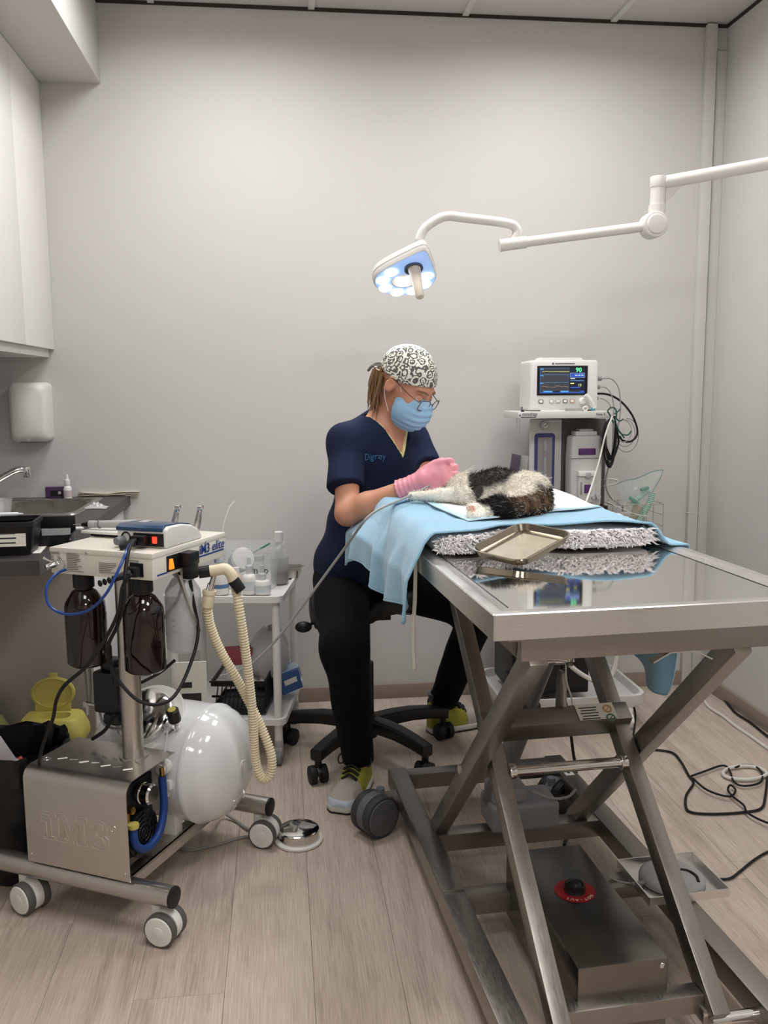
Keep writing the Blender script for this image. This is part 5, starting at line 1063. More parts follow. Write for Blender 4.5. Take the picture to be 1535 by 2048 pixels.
# outline: ring with a narrower shoulder towards the arm
def lobe(k=1.):
    out = []
    for i in range(56):
        a = 2*math.pi*i/56-math.pi/2
        r = .096; x_, y_ = r*math.cos(a), -.028+r*math.sin(a)*.92
        t = max(0, math.sin(a)); q = t**2.2
        x_ = x_*(1-.55*q); y_ = y_+.062*q
        out.append((x_*k, (y_+.0)*k))
    return out
def ringv(k, z, dy=0): return [(p[0], p[1]+dy, z) for p in lobe(k)]
hole = [(.036*math.cos(a), -.034+.034*math.sin(a)) for a in [2*math.pi*i/56-math.pi/2 for i in range(56)]]
hd = B().loft([[(p[0], p[1], .008) for p in hole], ringv(.80, .012), ringv(.96, .006), ringv(1.0, -.006), ringv(.99, -.022), ringv(.95, -.028), [(p[0], p[1], -.028) for p in hole], [(p[0], p[1], .008) for p in hole]], cap=False)
head = part('lamp_head', hd, M_lw, lm, world=True, M=FM, ang=40)
part('seam_line', B().loft([ringv(1.004, -.0105), ringv(1.004, -.0125)], cap=False), M_lgrey, head, world=True, M=FM)
part('light_face', B().loft([ringv(.93, -.0283), ringv(.93, -.0293), [(p[0]*1.06, p[1]*1.04, -.0293) for p in hole], [(p[0]*1.06, p[1]*1.04, -.0283) for p in hole], ringv(.93, -.0283)], cap=False), mat('lamp_face', (176, 200, 236), .3, emit=.55, ecol=(150, 190, 255)), head, world=True, M=FM)
M_ledw = mat('lamp_led', (240, 248, 255), .4, emit=14., ecol=(225, 240, 255))
for k in range(7):
    a = math.radians(-90+(k-3)*41); part('led', B().lathe([(0, 0), (.0175, 0), (.0175, .0015), (0, .0015)], TR(.066*math.cos(a), -.032+.062*math.sin(a), -.0318)), M_ledw, head, world=True, M=FM)
part('handle_ring', B().lathe([(0, -.0285), (.027, -.0285), (.027, -.036), (.022, -.036), (.022, -.032), (0, -.032)], TR(0, .035, 0)), mat('ring_dark', (70, 80, 96), .4), head, world=True, M=FM)
part('handle', B().lathe([(0, -.135), (.010, -.135), (.0125, -.131), (.0135, -.10), (.016, -.06), (.019, -.032), (0, -.032)], TR(0, .035, 0) @ RX(.10)), mat('handle_beige', (206, 192, 176), .45), head, world=True, M=FM)
for k in range(3): part('button', B().ell((-.052+.010*k, .045+.014*k, -.008), (.004, .003, .003)), M_print, head, world=True, M=FM)
# arms
nk = neck+lampz*.0
p_arm = [neck-Vector((.004, 0, .02)), neck+Vector((.006, 0, .03)), GY(857, 450, LPY), GY(890, 433, LPY), GY(930, 436, LPY), GY(1010, 446, 2.98), GY(1030, 455, 2.98), GY(1033, 468, 2.98), GY(1022, 488, 2.98)]
part('bow_arm', B().tube(smoothpath(p_arm, 8), .0155, 14), M_lw, lm, world=True)
part('neck_collar', B().cyl(neck-Vector((.004, 0, .018)), neck+Vector((.002, 0, .012)), .0185, .017).cyl(neck-Vector((.004, 0, .03)), neck-Vector((.004, 0, .018)), .0165), M_lgrey, lm, world=True, bevel=.002)
j0, j1 = GY(1000, 491, 2.975), GY(1052, 484, 2.97)
part('elbow_block', B().cyl(j0, j1, .020, n=24), M_lw, lm, world=True, bevel=.002); part('elbow_cap', B().cyl(j0-(j1-j0).normalized()*.003, j0+(j1-j0).normalized()*.002, .021, n=24), M_lw, lm, world=True, bevel=.001)
k0 = GY(1305, 451, 2.93)
part('spring_arm', B().cyl(j1-(j1-j0)*.1, k0-(k0-j1).normalized()*.02, .0165, n=22), M_lw, lm, world=True, ang=50)
jd = part('joint_drum', B().cyl(k0+Vector((0, .028, 0)), k0-Vector((0, .03, 0)), .042, n=36), M_lw, lm, world=True, bevel=.006, seg=3); part('drum_cap', B().cyl(k0-Vector((0, .029, 0)), k0-Vector((0, .036, 0)), .034, .030, n=36), M_lw, jd, world=True, bevel=.002)
u0_ = k0+Vector((.012, 0, .02)); u1_ = GY(1316, 357, 2.93)
part('riser', B().cyl(u0_, u1_, .024, n=24).cyl(u0_+Vector((0, 0, .005)), u0_+Vector((0, 0, .045)), .0275, n=24), M_lw, lm, world=True, ang=40); part('riser_cap', B().cyl(u1_-Vector((0, 0, .03)), u1_+Vector((0, 0, .006)), .0265, n=24), M_lw, lm, world=True, bevel=.004)
w0 = GY(1322, 366, 2.93); w1 = GY(1535, 327, 2.90); wd = (w1-w0); w2_ = w0+wd*((XR-.05-w0.x)/wd.x)
part('wall_arm', B().cyl(w0, w2_, .021, n=24), M_lw, lm, world=True, ang=50); part('arm_gusset', B().prism([(0, 0), (.07, .022), (.0, -.05)], -.008, .008, Matrix(((1, 0, 0, w0.x+.012), (0, 0, -1, 2.93), (0, 1, 0, w0.z-.018), (0, 0, 0, 1)))), M_lw, lm, world=True, bevel=.003)
part('wall_bracket', B().cyl((w2_.x, w2_.y, w2_.z-.07), (w2_.x, w2_.y, w2_.z+.07), .028).span((XR-.022, w2_.y-.06, w2_.z-.12), (XR-.001, w2_.y+.06, w2_.z+.12)).span((w2_.x, w2_.y-.02, w2_.z-.05), (XR-.02, w2_.y+.02, w2_.z+.05)), M_lw, lm, world=True, bevel=.004)
# its light
sd_ = bpy.data.lights.new('surgical_lamp_light', 'SPOT'); sd_.energy = 20; sd_.color = (.90, .96, 1.0); sd_.spot_size = math.radians(80); sd_.spot_blend = .7; sd_.shadow_soft_size = .06
so = bpy.data.objects.new('surgical_lamp_light', sd_); COL.objects.link(so); so.parent = lm
LMt = rootm(lm).inverted() @ Matrix.Translation(LH-lampz*.05) @ frame_from((LH-Vector((.50, 2.52, .99))), xd); so.matrix_local = LMt
# ================================================================== saddle stool
sc0 = Vector((.29, 3.09, 0)); sto = thing('saddle_stool', 'black saddle stool on a five-star castor base under the woman', 'stool', sc0)
star = [(.015, 3.187), (.121, 2.875), (.463, 2.945), (.575, 3.20)]
angs = [math.atan2(p[1]-sc0.y, p[0]-sc0.x) for p in star]; angs = [math.radians(a) for a in (160, 232, 304, 16, 88)]
hubp = part('hub', B().cyl((0, 0, .06), (0, 0, .145), .038, .032), M_black, sto, bevel=.006)
for a in angs:
    R = .295; rings = []
    for t_ in (0, .25, .5, .75, .92, 1.0):
        w_ = .062-.018*t_; hh = .052-.012*t_; z_ = .112-.010*t_+.014*math.sin(t_*3.1); x_ = .025+R*t_
        rings.append([(x_, p[0]*w_/.03, z_+p[1]*hh/.03) for p in rrect(.06*.5, .06*.5, .006, 3)])
    part('leg', B().loft(rings), M_black, sto, M=RZ(a), ang=40)
    cx_, cy2 = (R+.012)*math.cos(a), (R+.012)*math.sin(a)
    ca = a+random.Random(int(a*100)).uniform(.8, 2.2)
    cM = TR(cx_, cy2, 0) @ RZ(ca)
    cs_ = part('castor_hood', B().cyl((0, 0, .05), (0, 0, .108), .012).prism([(-.022, .018), (.016, .03), (.028, .05), (.0, .066), (-.026, .056)], -.008, .008, RX(math.pi/2)), M_black, sto, M=cM, bevel=.002)
    for s in (-1, 1): part('castor_wheel', B().cyl((-.006, s*.008, .031), (-.006, s*.030, .031), .031, n=22), M_rubber, cs_, M=cM, bevel=.004)
part('gas_column', B().cyl((0, 0, .14), (0, 0, .34), .025).cyl((0, 0, .34), (0, 0, .515), .014), M_black, sto, bevel=.002)
part('seat_plate', B().box((0, 0, .52), (.16, .16, .018)), M_black, sto, bevel=.004)
part('height_lever', B().tube(smoothpath([(0, 0, .515), (-.14, -.04, .515), (-.20, -.05, .50)], 5), .006, 8).ell((-.225, -.055, .492), (.03, .018, .02)), M_black, sto)
fdir = np.array([.66, -.75, 0]); rdir = np.array([-.75, -.66, 0])
def seat_sdf(P):
    q = P-np.array([sc0.x-.01, sc0.y-.03, .585], np.float32); f = q@fdir.astype(np.float32); r = q@rdir.astype(np.float32); z = q[:, 2]
    z2 = z-.12*f*f*np.sign(f)*2.0-(-.9)*r*r*0
    d = np.sqrt((f/.20)**2+(r/.19)**2)-1
    return np.maximum(d*.17, np.abs(z2+1.6*np.maximum(np.abs(r)-.06, 0)**1.5)-.032)
soft('seat', seat_sdf, (-.05, 2.75, .42), (.62, 3.4, .76), .011, M_black, sto, sm=4)
# ================================================================== bedding on the table
BEDH = .05
def TL(u, v, z): return TM @ Vector((u, v, z))
fv0 = .025+min((TMI @ GZ(870, 1106, TZ)).y, (TMI @ GZ(1312, 1096, TZ)).y); fu0 = (TMI @ GZ(868, 1106, TZ)).x; fu1 = (TMI @ GZ(1312, 1096, TZ)).x
def sst(a, b_, x): t = min(1, max(0, (x-a)/(b_-a))); return t*t*(3-2*t)
def bedz(u, v):                         # height of the padded bed above the table top
    e = sst(fu0-.07, fu0-.008, u)*(1-sst(fu1-.01, fu1+.045, u))
    return BEDH*e+.012*sst(.9, 1.25, v)*e
# fleece
fl_o = thing('fleece_blanket', 'white fluffy fleece blanket folded under the blue towel', 'blanket', TL(.3, .9, TZ), TA)
FI = rootm(fl_o).inverted()
def fr(u): return fv0+.080*math.exp(-((u-.245)/.072)**2)          # front edge, pushed in where the tray leans
def fring(k, z):
    a, b_ = fu0+k/2, fu1-k/2
    return [(a+(b_-a)*i/30, fr(a+(b_-a)*i/30)+k/2+(.012 if i in (0, 30) else 0), z) for i in range(31)]+[(b_, 1.25-k/2, z), (b_-.02, 1.27-k/2, z), (a+.02, 1.27-k/2, z), (a, 1.25-k/2, z)]
core = B().loft([fring(k, z) for k, z in ((.01, TZ+.001), (0, TZ+.012), (0, TZ+.034), (.012, TZ+.044))])
M_fl = mat('fleece', (240, 236, 236), .95, spec=.05)
part('backing', core, M_fl, fl_o, M=FI @ TM, ang=60)
rt = random.Random(8); tv = []; tf = []
def tuft(p, d, L_, w_):
    d = d.normalized(); s_ = d.cross(Vector((rt.uniform(-1, 1), rt.uniform(-1, 1), rt.uniform(-.3, 1))).normalized())
    if s_.length < .05: return
    s_.normalize(); n_ = d.cross(s_); i = len(tv); c_ = rt.uniform(-.4, .4)
    for k, rr_ in enumerate((.35, 1., .75, .12)):
        t_ = k/3; q = p+d*(L_*t_)+n_*(c_*L_*t_*t_); q.z = min(max(q.z, TZ+.002+w_*rr_*.4), TZ+.047)
        for a_ in range(5): b2 = a_*2*math.pi/5; tv.append(tuple(q+(s_*math.cos(b2)+n_*math.sin(b2))*(w_*.5*rr_)))
    for k in range(3):
        for a_ in range(5): tf.append((i+5*k+a_, i+5*k+(a_+1) % 5, i+5*k+5+(a_+1) % 5, i+5*k+5+a_))
    tf.append(tuple(i+15+a_ for a_ in range(5)))
for k in range(2200):
    side = rt.random()*.86
    if side < .72: u, o_ = rt.uniform(fu0+.008, fu1-.012), Vector((0, -1, 0)); v = fr(u)+.004
    elif side < .86: u, v, o_ = fu1-.004, rt.uniform(fv0, fv0+.3), Vector((1, 0, 0))
    else: u, v, o_ = fu0+.004, rt.uniform(fv0, fv0+.3), Vector((-1, 0, 0))
    z = TZ+rt.uniform(.008, .044); d = o_+Vector((rt.uniform(-1.2, .6), rt.uniform(-.3, .3), rt.uniform(-.8, .35)))
    p = Vector((u, v, z)); L_ = rt.uniform(.022, .036)*(.4 if fr(u) > fv0+.012 and v < fv0+.1 else 1)
    if p.z+d.normalized().z*L_ < TZ+.002: d.z = abs(d.z)
    tuft(p, d, L_, rt.uniform(.0045, .008))
fb_ = B(); fb_.add(tv, tf); part('fluff', fb_, M_fl, fl_o, M=FI @ TM, kind='stuff', ang=179)
# towel
M_tow = mat('towel_blue', (142, 190, 216), .95, sheen=.5, var=.05, vscale=90, bump=.55, bscale=420)
tn = lambda u: fv0-.004-.012*math.sin(u*9)+.035*math.exp(-((u-.02)/.09)**2)*-1
NEAR = [(-.03, fv0-.035), (.05, fv0-.02), (.14, fv0+.006), (.2, fv0+.045), (.27, fv0+.06), (.34, fv0+.03), (.42, fv0+.006), (.52, fv0-.004), (.60, fv0-.012), (.66, fv0-.022), (.75, fv0-.03)]
def near_v(u):
    for (a, va_), (b_, vb_) in zip(NEAR[:-1], NEAR[1:]):
        if u <= b_: return va_+(vb_-va_)*min(1, max(0, (u-a)/(b_-a)))
    return NEAR[-1][1]
to = thing('blue_towel', 'light blue terry towel spread over the fleece and hanging off the table', 'towel', TL(.3, .9, TZ), TA)
NS, NT = 96, 56
def towel(s, t):
    HL = .155; flat = TW+.012; HR = .42; tot = HL+flat+HR; x = s*tot
    if x < HL:
        d = HL-x; u = -.004; v = near_v(u)+(1.285-near_v(u))*t
        hang = d*(.92-.18*math.sin(t*9+1.2)*sst(.05, .4, t)+.12*math.exp(-((t-.05)/.06)**2))
        fold = math.sin(t*26+.6)*.5+math.sin(t*47+2)*.25
        out = .012+min(1, d/.06)*(.022+.04*sst(.35, .9, t))+fold*.026*(d/HL)
        z = TZ+.004-hang*(1-.25*math.exp(-d/.02))
        v -= .10*(d/HL)*math.exp(-t*7)*0+.03*(d/HL)*math.sin(t*13)
        return (u-out, v+.012*fold*(d/HL), z)
    if x < HL+flat:
        u = x-HL-.006; v = near_v(u)+(1.285-near_v(u))*t
        z = TZ+.0045+bedz(u, v)+.003*math.sin(u*21+v*9)*sst(0, .1, t)+.0025*math.sin(v*38+3*u)*math.exp(-((u-.05)/.12)**2)
        z += .012*math.exp(-((u-.46)/.10)**2)*math.exp(-t*10)+.004*math.exp(-((u-.2)/.06)**2)*math.exp(-t*14)
        return (u, v, z)
    d = x-HL-flat; u = TW+.012; v = near_v(TW)+(1.285-near_v(TW))*t; L_ = HR*(.04+.88*sst(.0, .14, t)+.08*math.sin(t*9)); d = d/HR*L_
    fold = math.sin(t*22); return (u+min(1, d/.03)*.012+fold*.02*d/HR, v+.01*fold, TZ+.004-d)
part('cloth', B().grid(towel, NS*2, NT*2), M_tow, to, M=FI @ TM, solid=.004, ang=80)
hem = B(); hem.tube([towel(0, t/120) for t in range(121)], .0032, 6); hem.tube([Vector(towel(.001+s/240*.73, 0)) for s in range(241)], .003, 6); part('hem', hem, M_tow, to, M=FI @ TM, kind='stuff')
def surf(u, v): return TZ+.0045+bedz(u, v)+.003
# absorbent pad
M_pad = mat('pad_white', (236, 238, 240), .8, bump=.1, bscale=120); M_pade = mat('pad_blue_edge', (176, 212, 226), .6)
zp = TZ+BEDH+.01
pc_ = [TMI @ GZ(*q, zp) for q in ((800, 985), (936, 1043), (1226, 1011), (1060, 965))]
pd = thing('absorbent_pad', 'white absorbent pad with pale blue edge under the cat', 'pad', TL(.35, 1.0, TZ+BEDH), TA)
def padf(a, b_, dz=.0):
    p = (pc_[0]*(1-a)+pc_[1]*a)*(1-b_)+(pc_[3]*(1-a)+pc_[2]*a)*b_
    u, v = p.x, min(p.y, 1.27)
    return (u, v, surf(u, v)+.004+dz+.0015*math.sin(a*14+b_*5)*math.sin(b_*9))
part('sheet', B().grid(padf, 40, 40), M_pad, pd, M=rootm(pd).inverted() @ TM, solid=.002, ang=80)
eb = B(); n_ = 60; vs = []
def strip(fn, w1):
    n0 = len(eb.v)
    for i in range(n_+1): a, c_ = fn(i/n_); eb.v.extend([tuple(a), tuple(c_)])
    for i in range(n_): eb.f.append((n0+2*i, n0+2*i+1, n0+2*i+3, n0+2*i+2))
strip(lambda t: (padf(1.0, t, .0018), padf(.955, t, .0018)), 0); strip(lambda t: (padf(t, 0, .0018), padf(t, .045, .0018)), 0)
part('edge', eb, M_pade, pd, M=rootm(pd).inverted() @ TM)
# steel tray leaning on the fleece
c0 = Vector((.4175, 1.9627, .9402)); e1 = Vector((.1549, .1137, .0428)); e2 = Vector((.0958, -.1274, -.0082))
ez = e1.cross(e2).normalized(); ez = ez if ez.z > 0 else -ez; e1n = e1.normalized(); e2n = ez.cross(e1n).normalized()
if e2n.dot(e2) < 0: e2n = -e2n
YM = Matrix(((e1n.x, e2n.x, ez.x, 0), (e1n.y, e2n.y, ez.y, 0), (e1n.z, e2n.z, ez.z, 0), (0, 0, 0, 1))); YM.translation = c0+e1/2+e2/2
tl_, tw_ = e1.length, e2.length
tr_ = thing('steel_tray', 'dull steel instrument tray leaning on the fleece at the towel edge', 'tray', YM.translation)
M_tray = mat('tray_steel', (158, 148, 132), .2, 1., rvar=.06, vscale=18)
def rr4(w_, d_, r, z): return [(p[0], p[1], z) for p in rrect(w_, d_, r, 6)]
part('dish', B().loft([rr4(tl_-.03, tw_-.03, .025, -.006), rr4(tl_-.016, tw_-.016, .03, -.005), rr4(tl_-.006, tw_-.006, .032, .008), rr4(tl_, tw_, .034, .0095), rr4(tl_, tw_, .034, .012), rr4(tl_-.008, tw_-.008, .031, .012), rr4(tl_-.02, tw_-.02, .029, -.002), rr4(tl_-.036, tw_-.036, .022, -.0035)]), M_tray, tr_, world=True, M=YM, ang=28)
part('stain', B().box((.0, .0, -.0032), (tl_*.7, tw_*.62, .0004)), mat('dry_residue', (158, 148, 128), .5, .6, var=.2, vscale=40), tr_, world=True, M=YM)
# ================================================================== cat
Zc = TZ+BEDH+.012
cat = thing('cat', 'black, brown and white cat lying asleep on the pad', 'cat', TL(.3, .95, Zc))
def cw_(px, py, y): return tuple(GY(px, py, y))
CH, BE, HP = cw_(935, 984, 2.47), cw_(995, 981, 2.42), cw_(1055, 990, 2.36)
HDc = cw_(892, 972, 2.66)
legs = [(cw_(1058, 1006, 2.30), cw_(998, 1016, 2.24), .044, .030), (cw_(1000, 1018, 2.24), cw_(962, 1024, 2.22), .030, .019), (cw_(964, 1021, 2.22), cw_(948, 1019, 2.20), .020, .018), (cw_(985, 1030, 2.20), cw_(950, 1035, 2.17), .018, .016)]
TAILP = [Vector(cw_(1074, 994, 2.34)), Vector(cw_(1082, 1007, 2.26)), Vector(cw_(1062, 1015, 2.22)), Vector(cw_(1034, 1019, 2.20)), Vector(cw_(1006, 1021, 2.19))]
def cat_sdf(P):
    d = s_cap(P, CH, BE, .046, .052); d = smin(d, s_cap(P, BE, HP, .052, .055), .03)
    d = smin(d, s_ell(P, (HP[0], HP[1]-.01, HP[2]), (.055, .066, .050)), .03)
    d = smin(d, s_cap(P, CH, HDc, .040, .030), .03)
    d = smin(d, s_ell(P, HDc, (.042, .040, .036)), .02)
    d = smin(d, s_cap(P, HDc, cw_(878, 984, 2.66), .022, .016), .02)
    for ear in ((900, 962), (908, 964)): d = smin(d, s_cap(P, HDc, cw_(ear[0], ear[1], 2.68), .012, .003), .01)
    for a, b_, ra, rb in legs: d = smin(d, s_cap(P, a, b_, ra, rb), .018)
    for a, b_ in zip(TAILP[:-1], TAILP[1:]): d = smin(d, s_cap(P, a, b_, .026, .025), .010)
    for a, b_, ra, rb in ((cw_(928, 990, 2.42), cw_(880, 990, 2.46), .026, .017), (cw_(880, 990, 2.46), cw_(822, 992, 2.50), .016, .012)): d = smin(d, s_cap(P, a, b_, ra, rb), .015)
    for k in range(3): d = smin(d, s_ell(P, cw_(942, 1012+6*k, 2.19), (.010, .010, .0075)), .005); 
    for k in range(3): d = smin(d, s_ell(P, cw_(942, 1030+5*k, 2.16), (.010, .010, .007)), .005)
    return np.maximum(d, (Zc-.004)-P[:, 2])
def coat(P):
    """colour of the fur at points P (linear rgb)"""
    C = np.tile(np.array(lin((238, 232, 220))[:3]), (len(P), 1)); W = P+.008*np.stack([wob(P, 60, 1), wob(P, 60, 2), wob(P, 60, 3)], 1)
    def blob(c, r, col, soft_=.25):
        d = np.linalg.norm((W-np.array(c))/np.array(r), axis=1); k = np.clip((1+soft_/2-d)/soft_, 0, 1)[:, None]
        C[:] = C*(1-k)+np.array(lin(col)[:3])*k
    blob(cw_(985, 950, 2.42), (.068, .07, .042), (74, 68, 64)); blob(cw_(1012, 946, 2.45), (.05, .06, .035), (66, 60, 56))
    blob(cw_(953, 975, 2.40), (.014, .04, .034), (90, 84, 80)); blob(cw_(945, 960, 2.42), (.016, .04, .018), (70, 64, 60))
    blob(cw_(1066, 987, 2.33), (.042, .06, .030), (52, 44, 38)); blob(cw_(1084, 997, 2.34), (.03, .09, .045), (58, 46, 38))
    blob(cw_(985, 1010, 2.24), (.055, .055, .034), (30, 26, 26)); blob(cw_(1012, 1018, 2.24), (.06, .05, .035), (26, 23, 24)); blob(cw_(958, 1018, 2.22), (.010, .02, .016), (30, 26, 26))
    # tail: brown with dark bands
    best = np.full(len(P), 9.); ts = np.zeros(len(P))
    for i, (a, b_) in enumerate(zip(TAILP[:-1], TAILP[1:])):
        a, b_ = np.array(a), np.array(b_); ab = b_-a; t = np.clip(((P-a)@ab)/(ab@ab), 0, 1); d = np.linalg.norm(P-a-t[:, None]*ab, axis=1)
        m_ = d < best; best[m_] = d[m_]; ts[m_] = i+t[m_]
    on = np.clip((.034-best)/.006, 0, 1)[:, None]; band = (.5+.5*np.sin(ts*8.5))[:, None]
    low = np.clip((TAILP[2].z+.006-P[:, 2])/.02, 0, 1)[:, None]
    tc_ = np.array(lin((120, 94, 72))[:3])*(1-band*.55); tc_ = tc_*(1-low)+np.array(lin((34, 28, 26))[:3])*low
    tipd = np.clip((ts-2.9)/.8, 0, 1)[:, None]; tc_ = tc_*(1-tipd)+np.array(lin((30, 26, 25))[:3])*tipd
    C[:] = C*(1-on)+tc_*on
    for q in ((941, 1013), (941, 1020), (943, 1027), (943, 1036)): blob(cw_(q[0], q[1], 2.195), (.010, .03, .007), (226, 170, 150), .4)
    return C
def coat_attr(me, cols):
    at = me.color_attributes.new('coat', 'FLOAT_COLOR', 'POINT'); a4 = np.ones((len(me.vertices), 4), np.float32); a4[:, :3] = cols; at.data.foreach_set('color', a4.ravel())
def furmat():
    m = bpy.data.materials.new('cat_fur'); m.use_nodes = True; nt = m.node_tree; b = nt.nodes['Principled BSDF']
    a = nd(nt, 'ShaderNodeAttribute'); a.attribute_name = 'coat'; nt.links.new(a.outputs[0], b.inputs['Base Color']); b.inputs['Roughness'].default_value = .75; b.inputs['Specular IOR Level'].default_value = .2; return m
M_fur = furmat()
body = soft('body', cat_sdf, (.30, 2.05, Zc-.02), (.95, 2.72, 1.16), .0055, M_fur, cat, sm=2)
bv = np.array([v.co for v in body.data.vertices])+np.array(cat.location); coat_attr(body.data, coat(bv))
bn = np.array([v.normal for v in body.data.vertices]); rng = np.random.default_rng(5)
NF = 26000; sel = rng.integers(0, len(bv), NF); P_ = bv[sel]+rng.normal(0, .002, (NF, 3)); Nn = bn[sel]
flow = np.array(HP)-np.array(HDc); flow = flow/np.linalg.norm(flow); F_ = np.tile(flow, (NF, 1))
ft = P_[:, 1] < 2.27
F_[ft] = np.array([-.9, -.1, -.25])
D_ = F_-Nn*(F_*Nn).sum(1, keepdims=True); D_ = D_/(np.linalg.norm(D_, axis=1, keepdims=True)+1e-6)+Nn*.55+rng.normal(0, .28, (NF, 3)); D_ /= np.linalg.norm(D_, axis=1, keepdims=True)
Lh = rng.uniform(.009, .018, (NF, 1)); paws = (np.linalg.norm(P_-np.array(cw_(948, 1030, 2.19)), axis=1) < .035) | (P_[:, 0] < .47); Lh[paws] *= .35
Sd = np.cross(D_, rng.normal(0, 1, (NF, 3))); Sd /= np.linalg.norm(Sd, axis=1, keepdims=True)
tip = P_+D_*Lh; tip[:, 2] = np.maximum(tip[:, 2], Zc+.0005)
fvv = np.stack([P_-Sd*.0007, P_+Sd*.0007, (P_+tip)/2+Nn*.001+Sd*.0005, (P_+tip)/2+Nn*.001-Sd*.0005, tip], 1)
cc = coat(P_)*rng.uniform(.8, 1.15, (NF, 1)); me = bpy.data.meshes.new('fur')
ii = np.arange(NF)[:, None]*5; me.from_pydata((fvv.reshape(-1, 3)-np.array(cat.location)).tolist(), [], np.concatenate([ii+np.array([0, 1, 2]), ii+np.array([0, 2, 3]), ii+np.array([3, 2, 4])], 0).tolist())
coat_attr(me, np.clip(np.repeat(cc, 5, 0), 0, 1)); me.materials.append(M_fur); fo = bpy.data.objects.new('fur', me); COL.objects.link(fo); fo.parent = cat; fo['kind'] = 'stuff'
for k in range(3):
    q = Vector(cw_(950-4*k, 948, 2.44)); 
for k in range(4): part('whisker', B().tube([Vector(HDc)+Vector((.01*k, 0, .02)), Vector(cw_(948+3*k, 935-6*k, 2.52))], .0005, 4), M_wplast, cat, world=True) if k < 2 else None
for ey in ((880, 968), (884, 964)): part('eye', B().ell(cw_(ey[0], ey[1], 2.625), (.005, .004, .004)), M_black, cat, world=True)
# small things around the cat
cable('breathing_tube', [GY(x, y, 2.60) for x, y in ((893, 972), (905, 966), (915, 958), (925, 955), (912, 940), (900, 934))], .0022, M_wcable, 'thin white breathing tube arching from the gloved hand to the cat', 'tube')
dr = thing('blue_drape', 'small pale blue disposable drape under the gloved hand', 'drape', GY(800, 990, 2.55))
d4 = [GZ(757, 1018, Zc+.004), GZ(856, 972, Zc+.010), GZ(905, 975, Zc+.008), GZ(800, 1003, Zc+.006)]
def drp(a, b_): return tuple((d4[0]*(1-a)+d4[1]*a)*(1-b_)+(d4[3]*(1-a)+d4[2]*a)*b_+Vector((0, 0, .004*math.sin(a*9)*math.sin(b_*7)+.012*b_*(1-b_)*math.sin(a*3))))
part('sheet', B().grid(drp, 20, 8), mat('drape_blue', (150, 190, 226), .5), dr, world=True, solid=.0012)
# ================================================================== woman in scrubs
per = thing('person', 'seated woman in navy scrubs, patterned cap, mask and pink gloves treating the cat', 'person', (.29, 3.05, 0))
V = np.array
fT = V([.66, -.75, 0]); rT = V([-.75, -.66, 0]); uT = V([0, 0, 1.])
R_sh, L_sh = V([.212, 2.855, 1.145]), V([.448, 3.06, 1.145]); R_el, L_el = V([.198, 2.70, .935]), V([.50, 2.95, .985]); R_wr, L_wr = V([.398, 2.615, 1.030]), V([.508, 2.74, 1.03])
NB = V([.335, 2.945, 1.20]); CHS, ABD, PEL = V([.325, 2.96, 1.055]), V([.292, 2.995, .86]), V([.27, 3.03, .69])
AX = np.stack([rT, fT, uT], 1).astype(np.float32)
lean = axes(V([.10, -.04, 1.]), rT)     # torso leans forward a little
TX = np.stack([lean[:, 0], lean[:, 1]*1.0, lean[:, 2]], 1)
HC = V([.408, 2.885, 1.325]); fh = V([.63, -.52, -.57]); fh = fh/np.linalg.norm(fh); rh = np.cross(fh, uT); rh /= np.linalg.norm(rh); uh = np.cross(rh, fh)
HX = np.stack([rh, fh, uh], 1).astype(np.float32)
def hw(r, f, u): return HC+rh*r+fh*f+uh*u        # head-local to world
def hl(P): return (P-HC.astype(np.float32))@HX
def head_sdf(P):
    d = s_ell(P, hw(0, -.012, .03), (.073, .094, .088), HX)
    d = smin(d, s_ell(P, hw(0, .028, -.04), (.056, .062, .075), HX), .03)
    d = smin(d, s_ell(P, hw(0, .055, -.095), (.032, .03, .026), HX), .03)
    d = smin(d, s_cap(P, hw(0, .088, .008), hw(0, .110, -.030), .009, .013), .015)
    d = smin(d, s_ell(P, hw(0, .074, .028), (.048, .016, .012), HX), .015)
    for s in (-1, 1):
        d = smax(d, -s_ell(P, hw(s*.031, .094, .006), (.017, .014, .011), HX), .008)
        d = smin(d, s_ell(P, hw(s*.042, .062, -.022), (.02, .02, .016), HX), .02)
        e = s_ell(P, hw(s*.076, -.012, -.004), (.009, .019, .031), HX); e = smax(e, -s_ell(P, hw(s*.086, -.008, .0), (.008, .011, .02), HX), .006); d = smin(d, e, .006)
    return d
def torso_sdf(P, g=0.):
    d = s_ell(P, CHS, (.152+g, .105+g, .165+g), TX)
    d = smin(d, s_ell(P, ABD, (.142+g, .110+g, .17+g), TX), .06)
    d = smin(d, s_ell(P, PEL, (.165+g, .125+g, .12+g), AX), .06)
    for s in (R_sh, L_sh): d = smin(d, s_cap(P, NB-uT*.015, s, .045+g, .046+g), .05)
    return d
def body_sdf(P):
    d = torso_sdf(P); d = smin(d, s_cap(P, hw(0, -.03, -.05), NB-uT*.02, .047, .056), .03); d = smin(d, head_sdf(P), .02)
    for sh, el, wr in ((R_sh, R_el, R_wr), (L_sh, L_el, L_wr)):
        d = smin(d, s_cap(P, sh, el, .044, .036), .03); d = smin(d, s_cap(P, el, el+(wr-el)*.3, .034, .038), .02); d = smin(d, s_cap(P, el+(wr-el)*.3, wr, .038, .025), .02)
    for a, b_, ra, rb in LEGS: d = smin(d, s_cap(P, a, b_, ra*.75, rb*.75), .03)
    return d
R_hp, L_hp = V([.195, 2.975, .655]), V([.345, 3.085, .655]); R_kn, L_kn = V([.182, 2.665, .525]), V([.685, 3.03, .525]); R_an, L_an = V([.232, 2.785, .10]), V([.595, 3.255, .11])
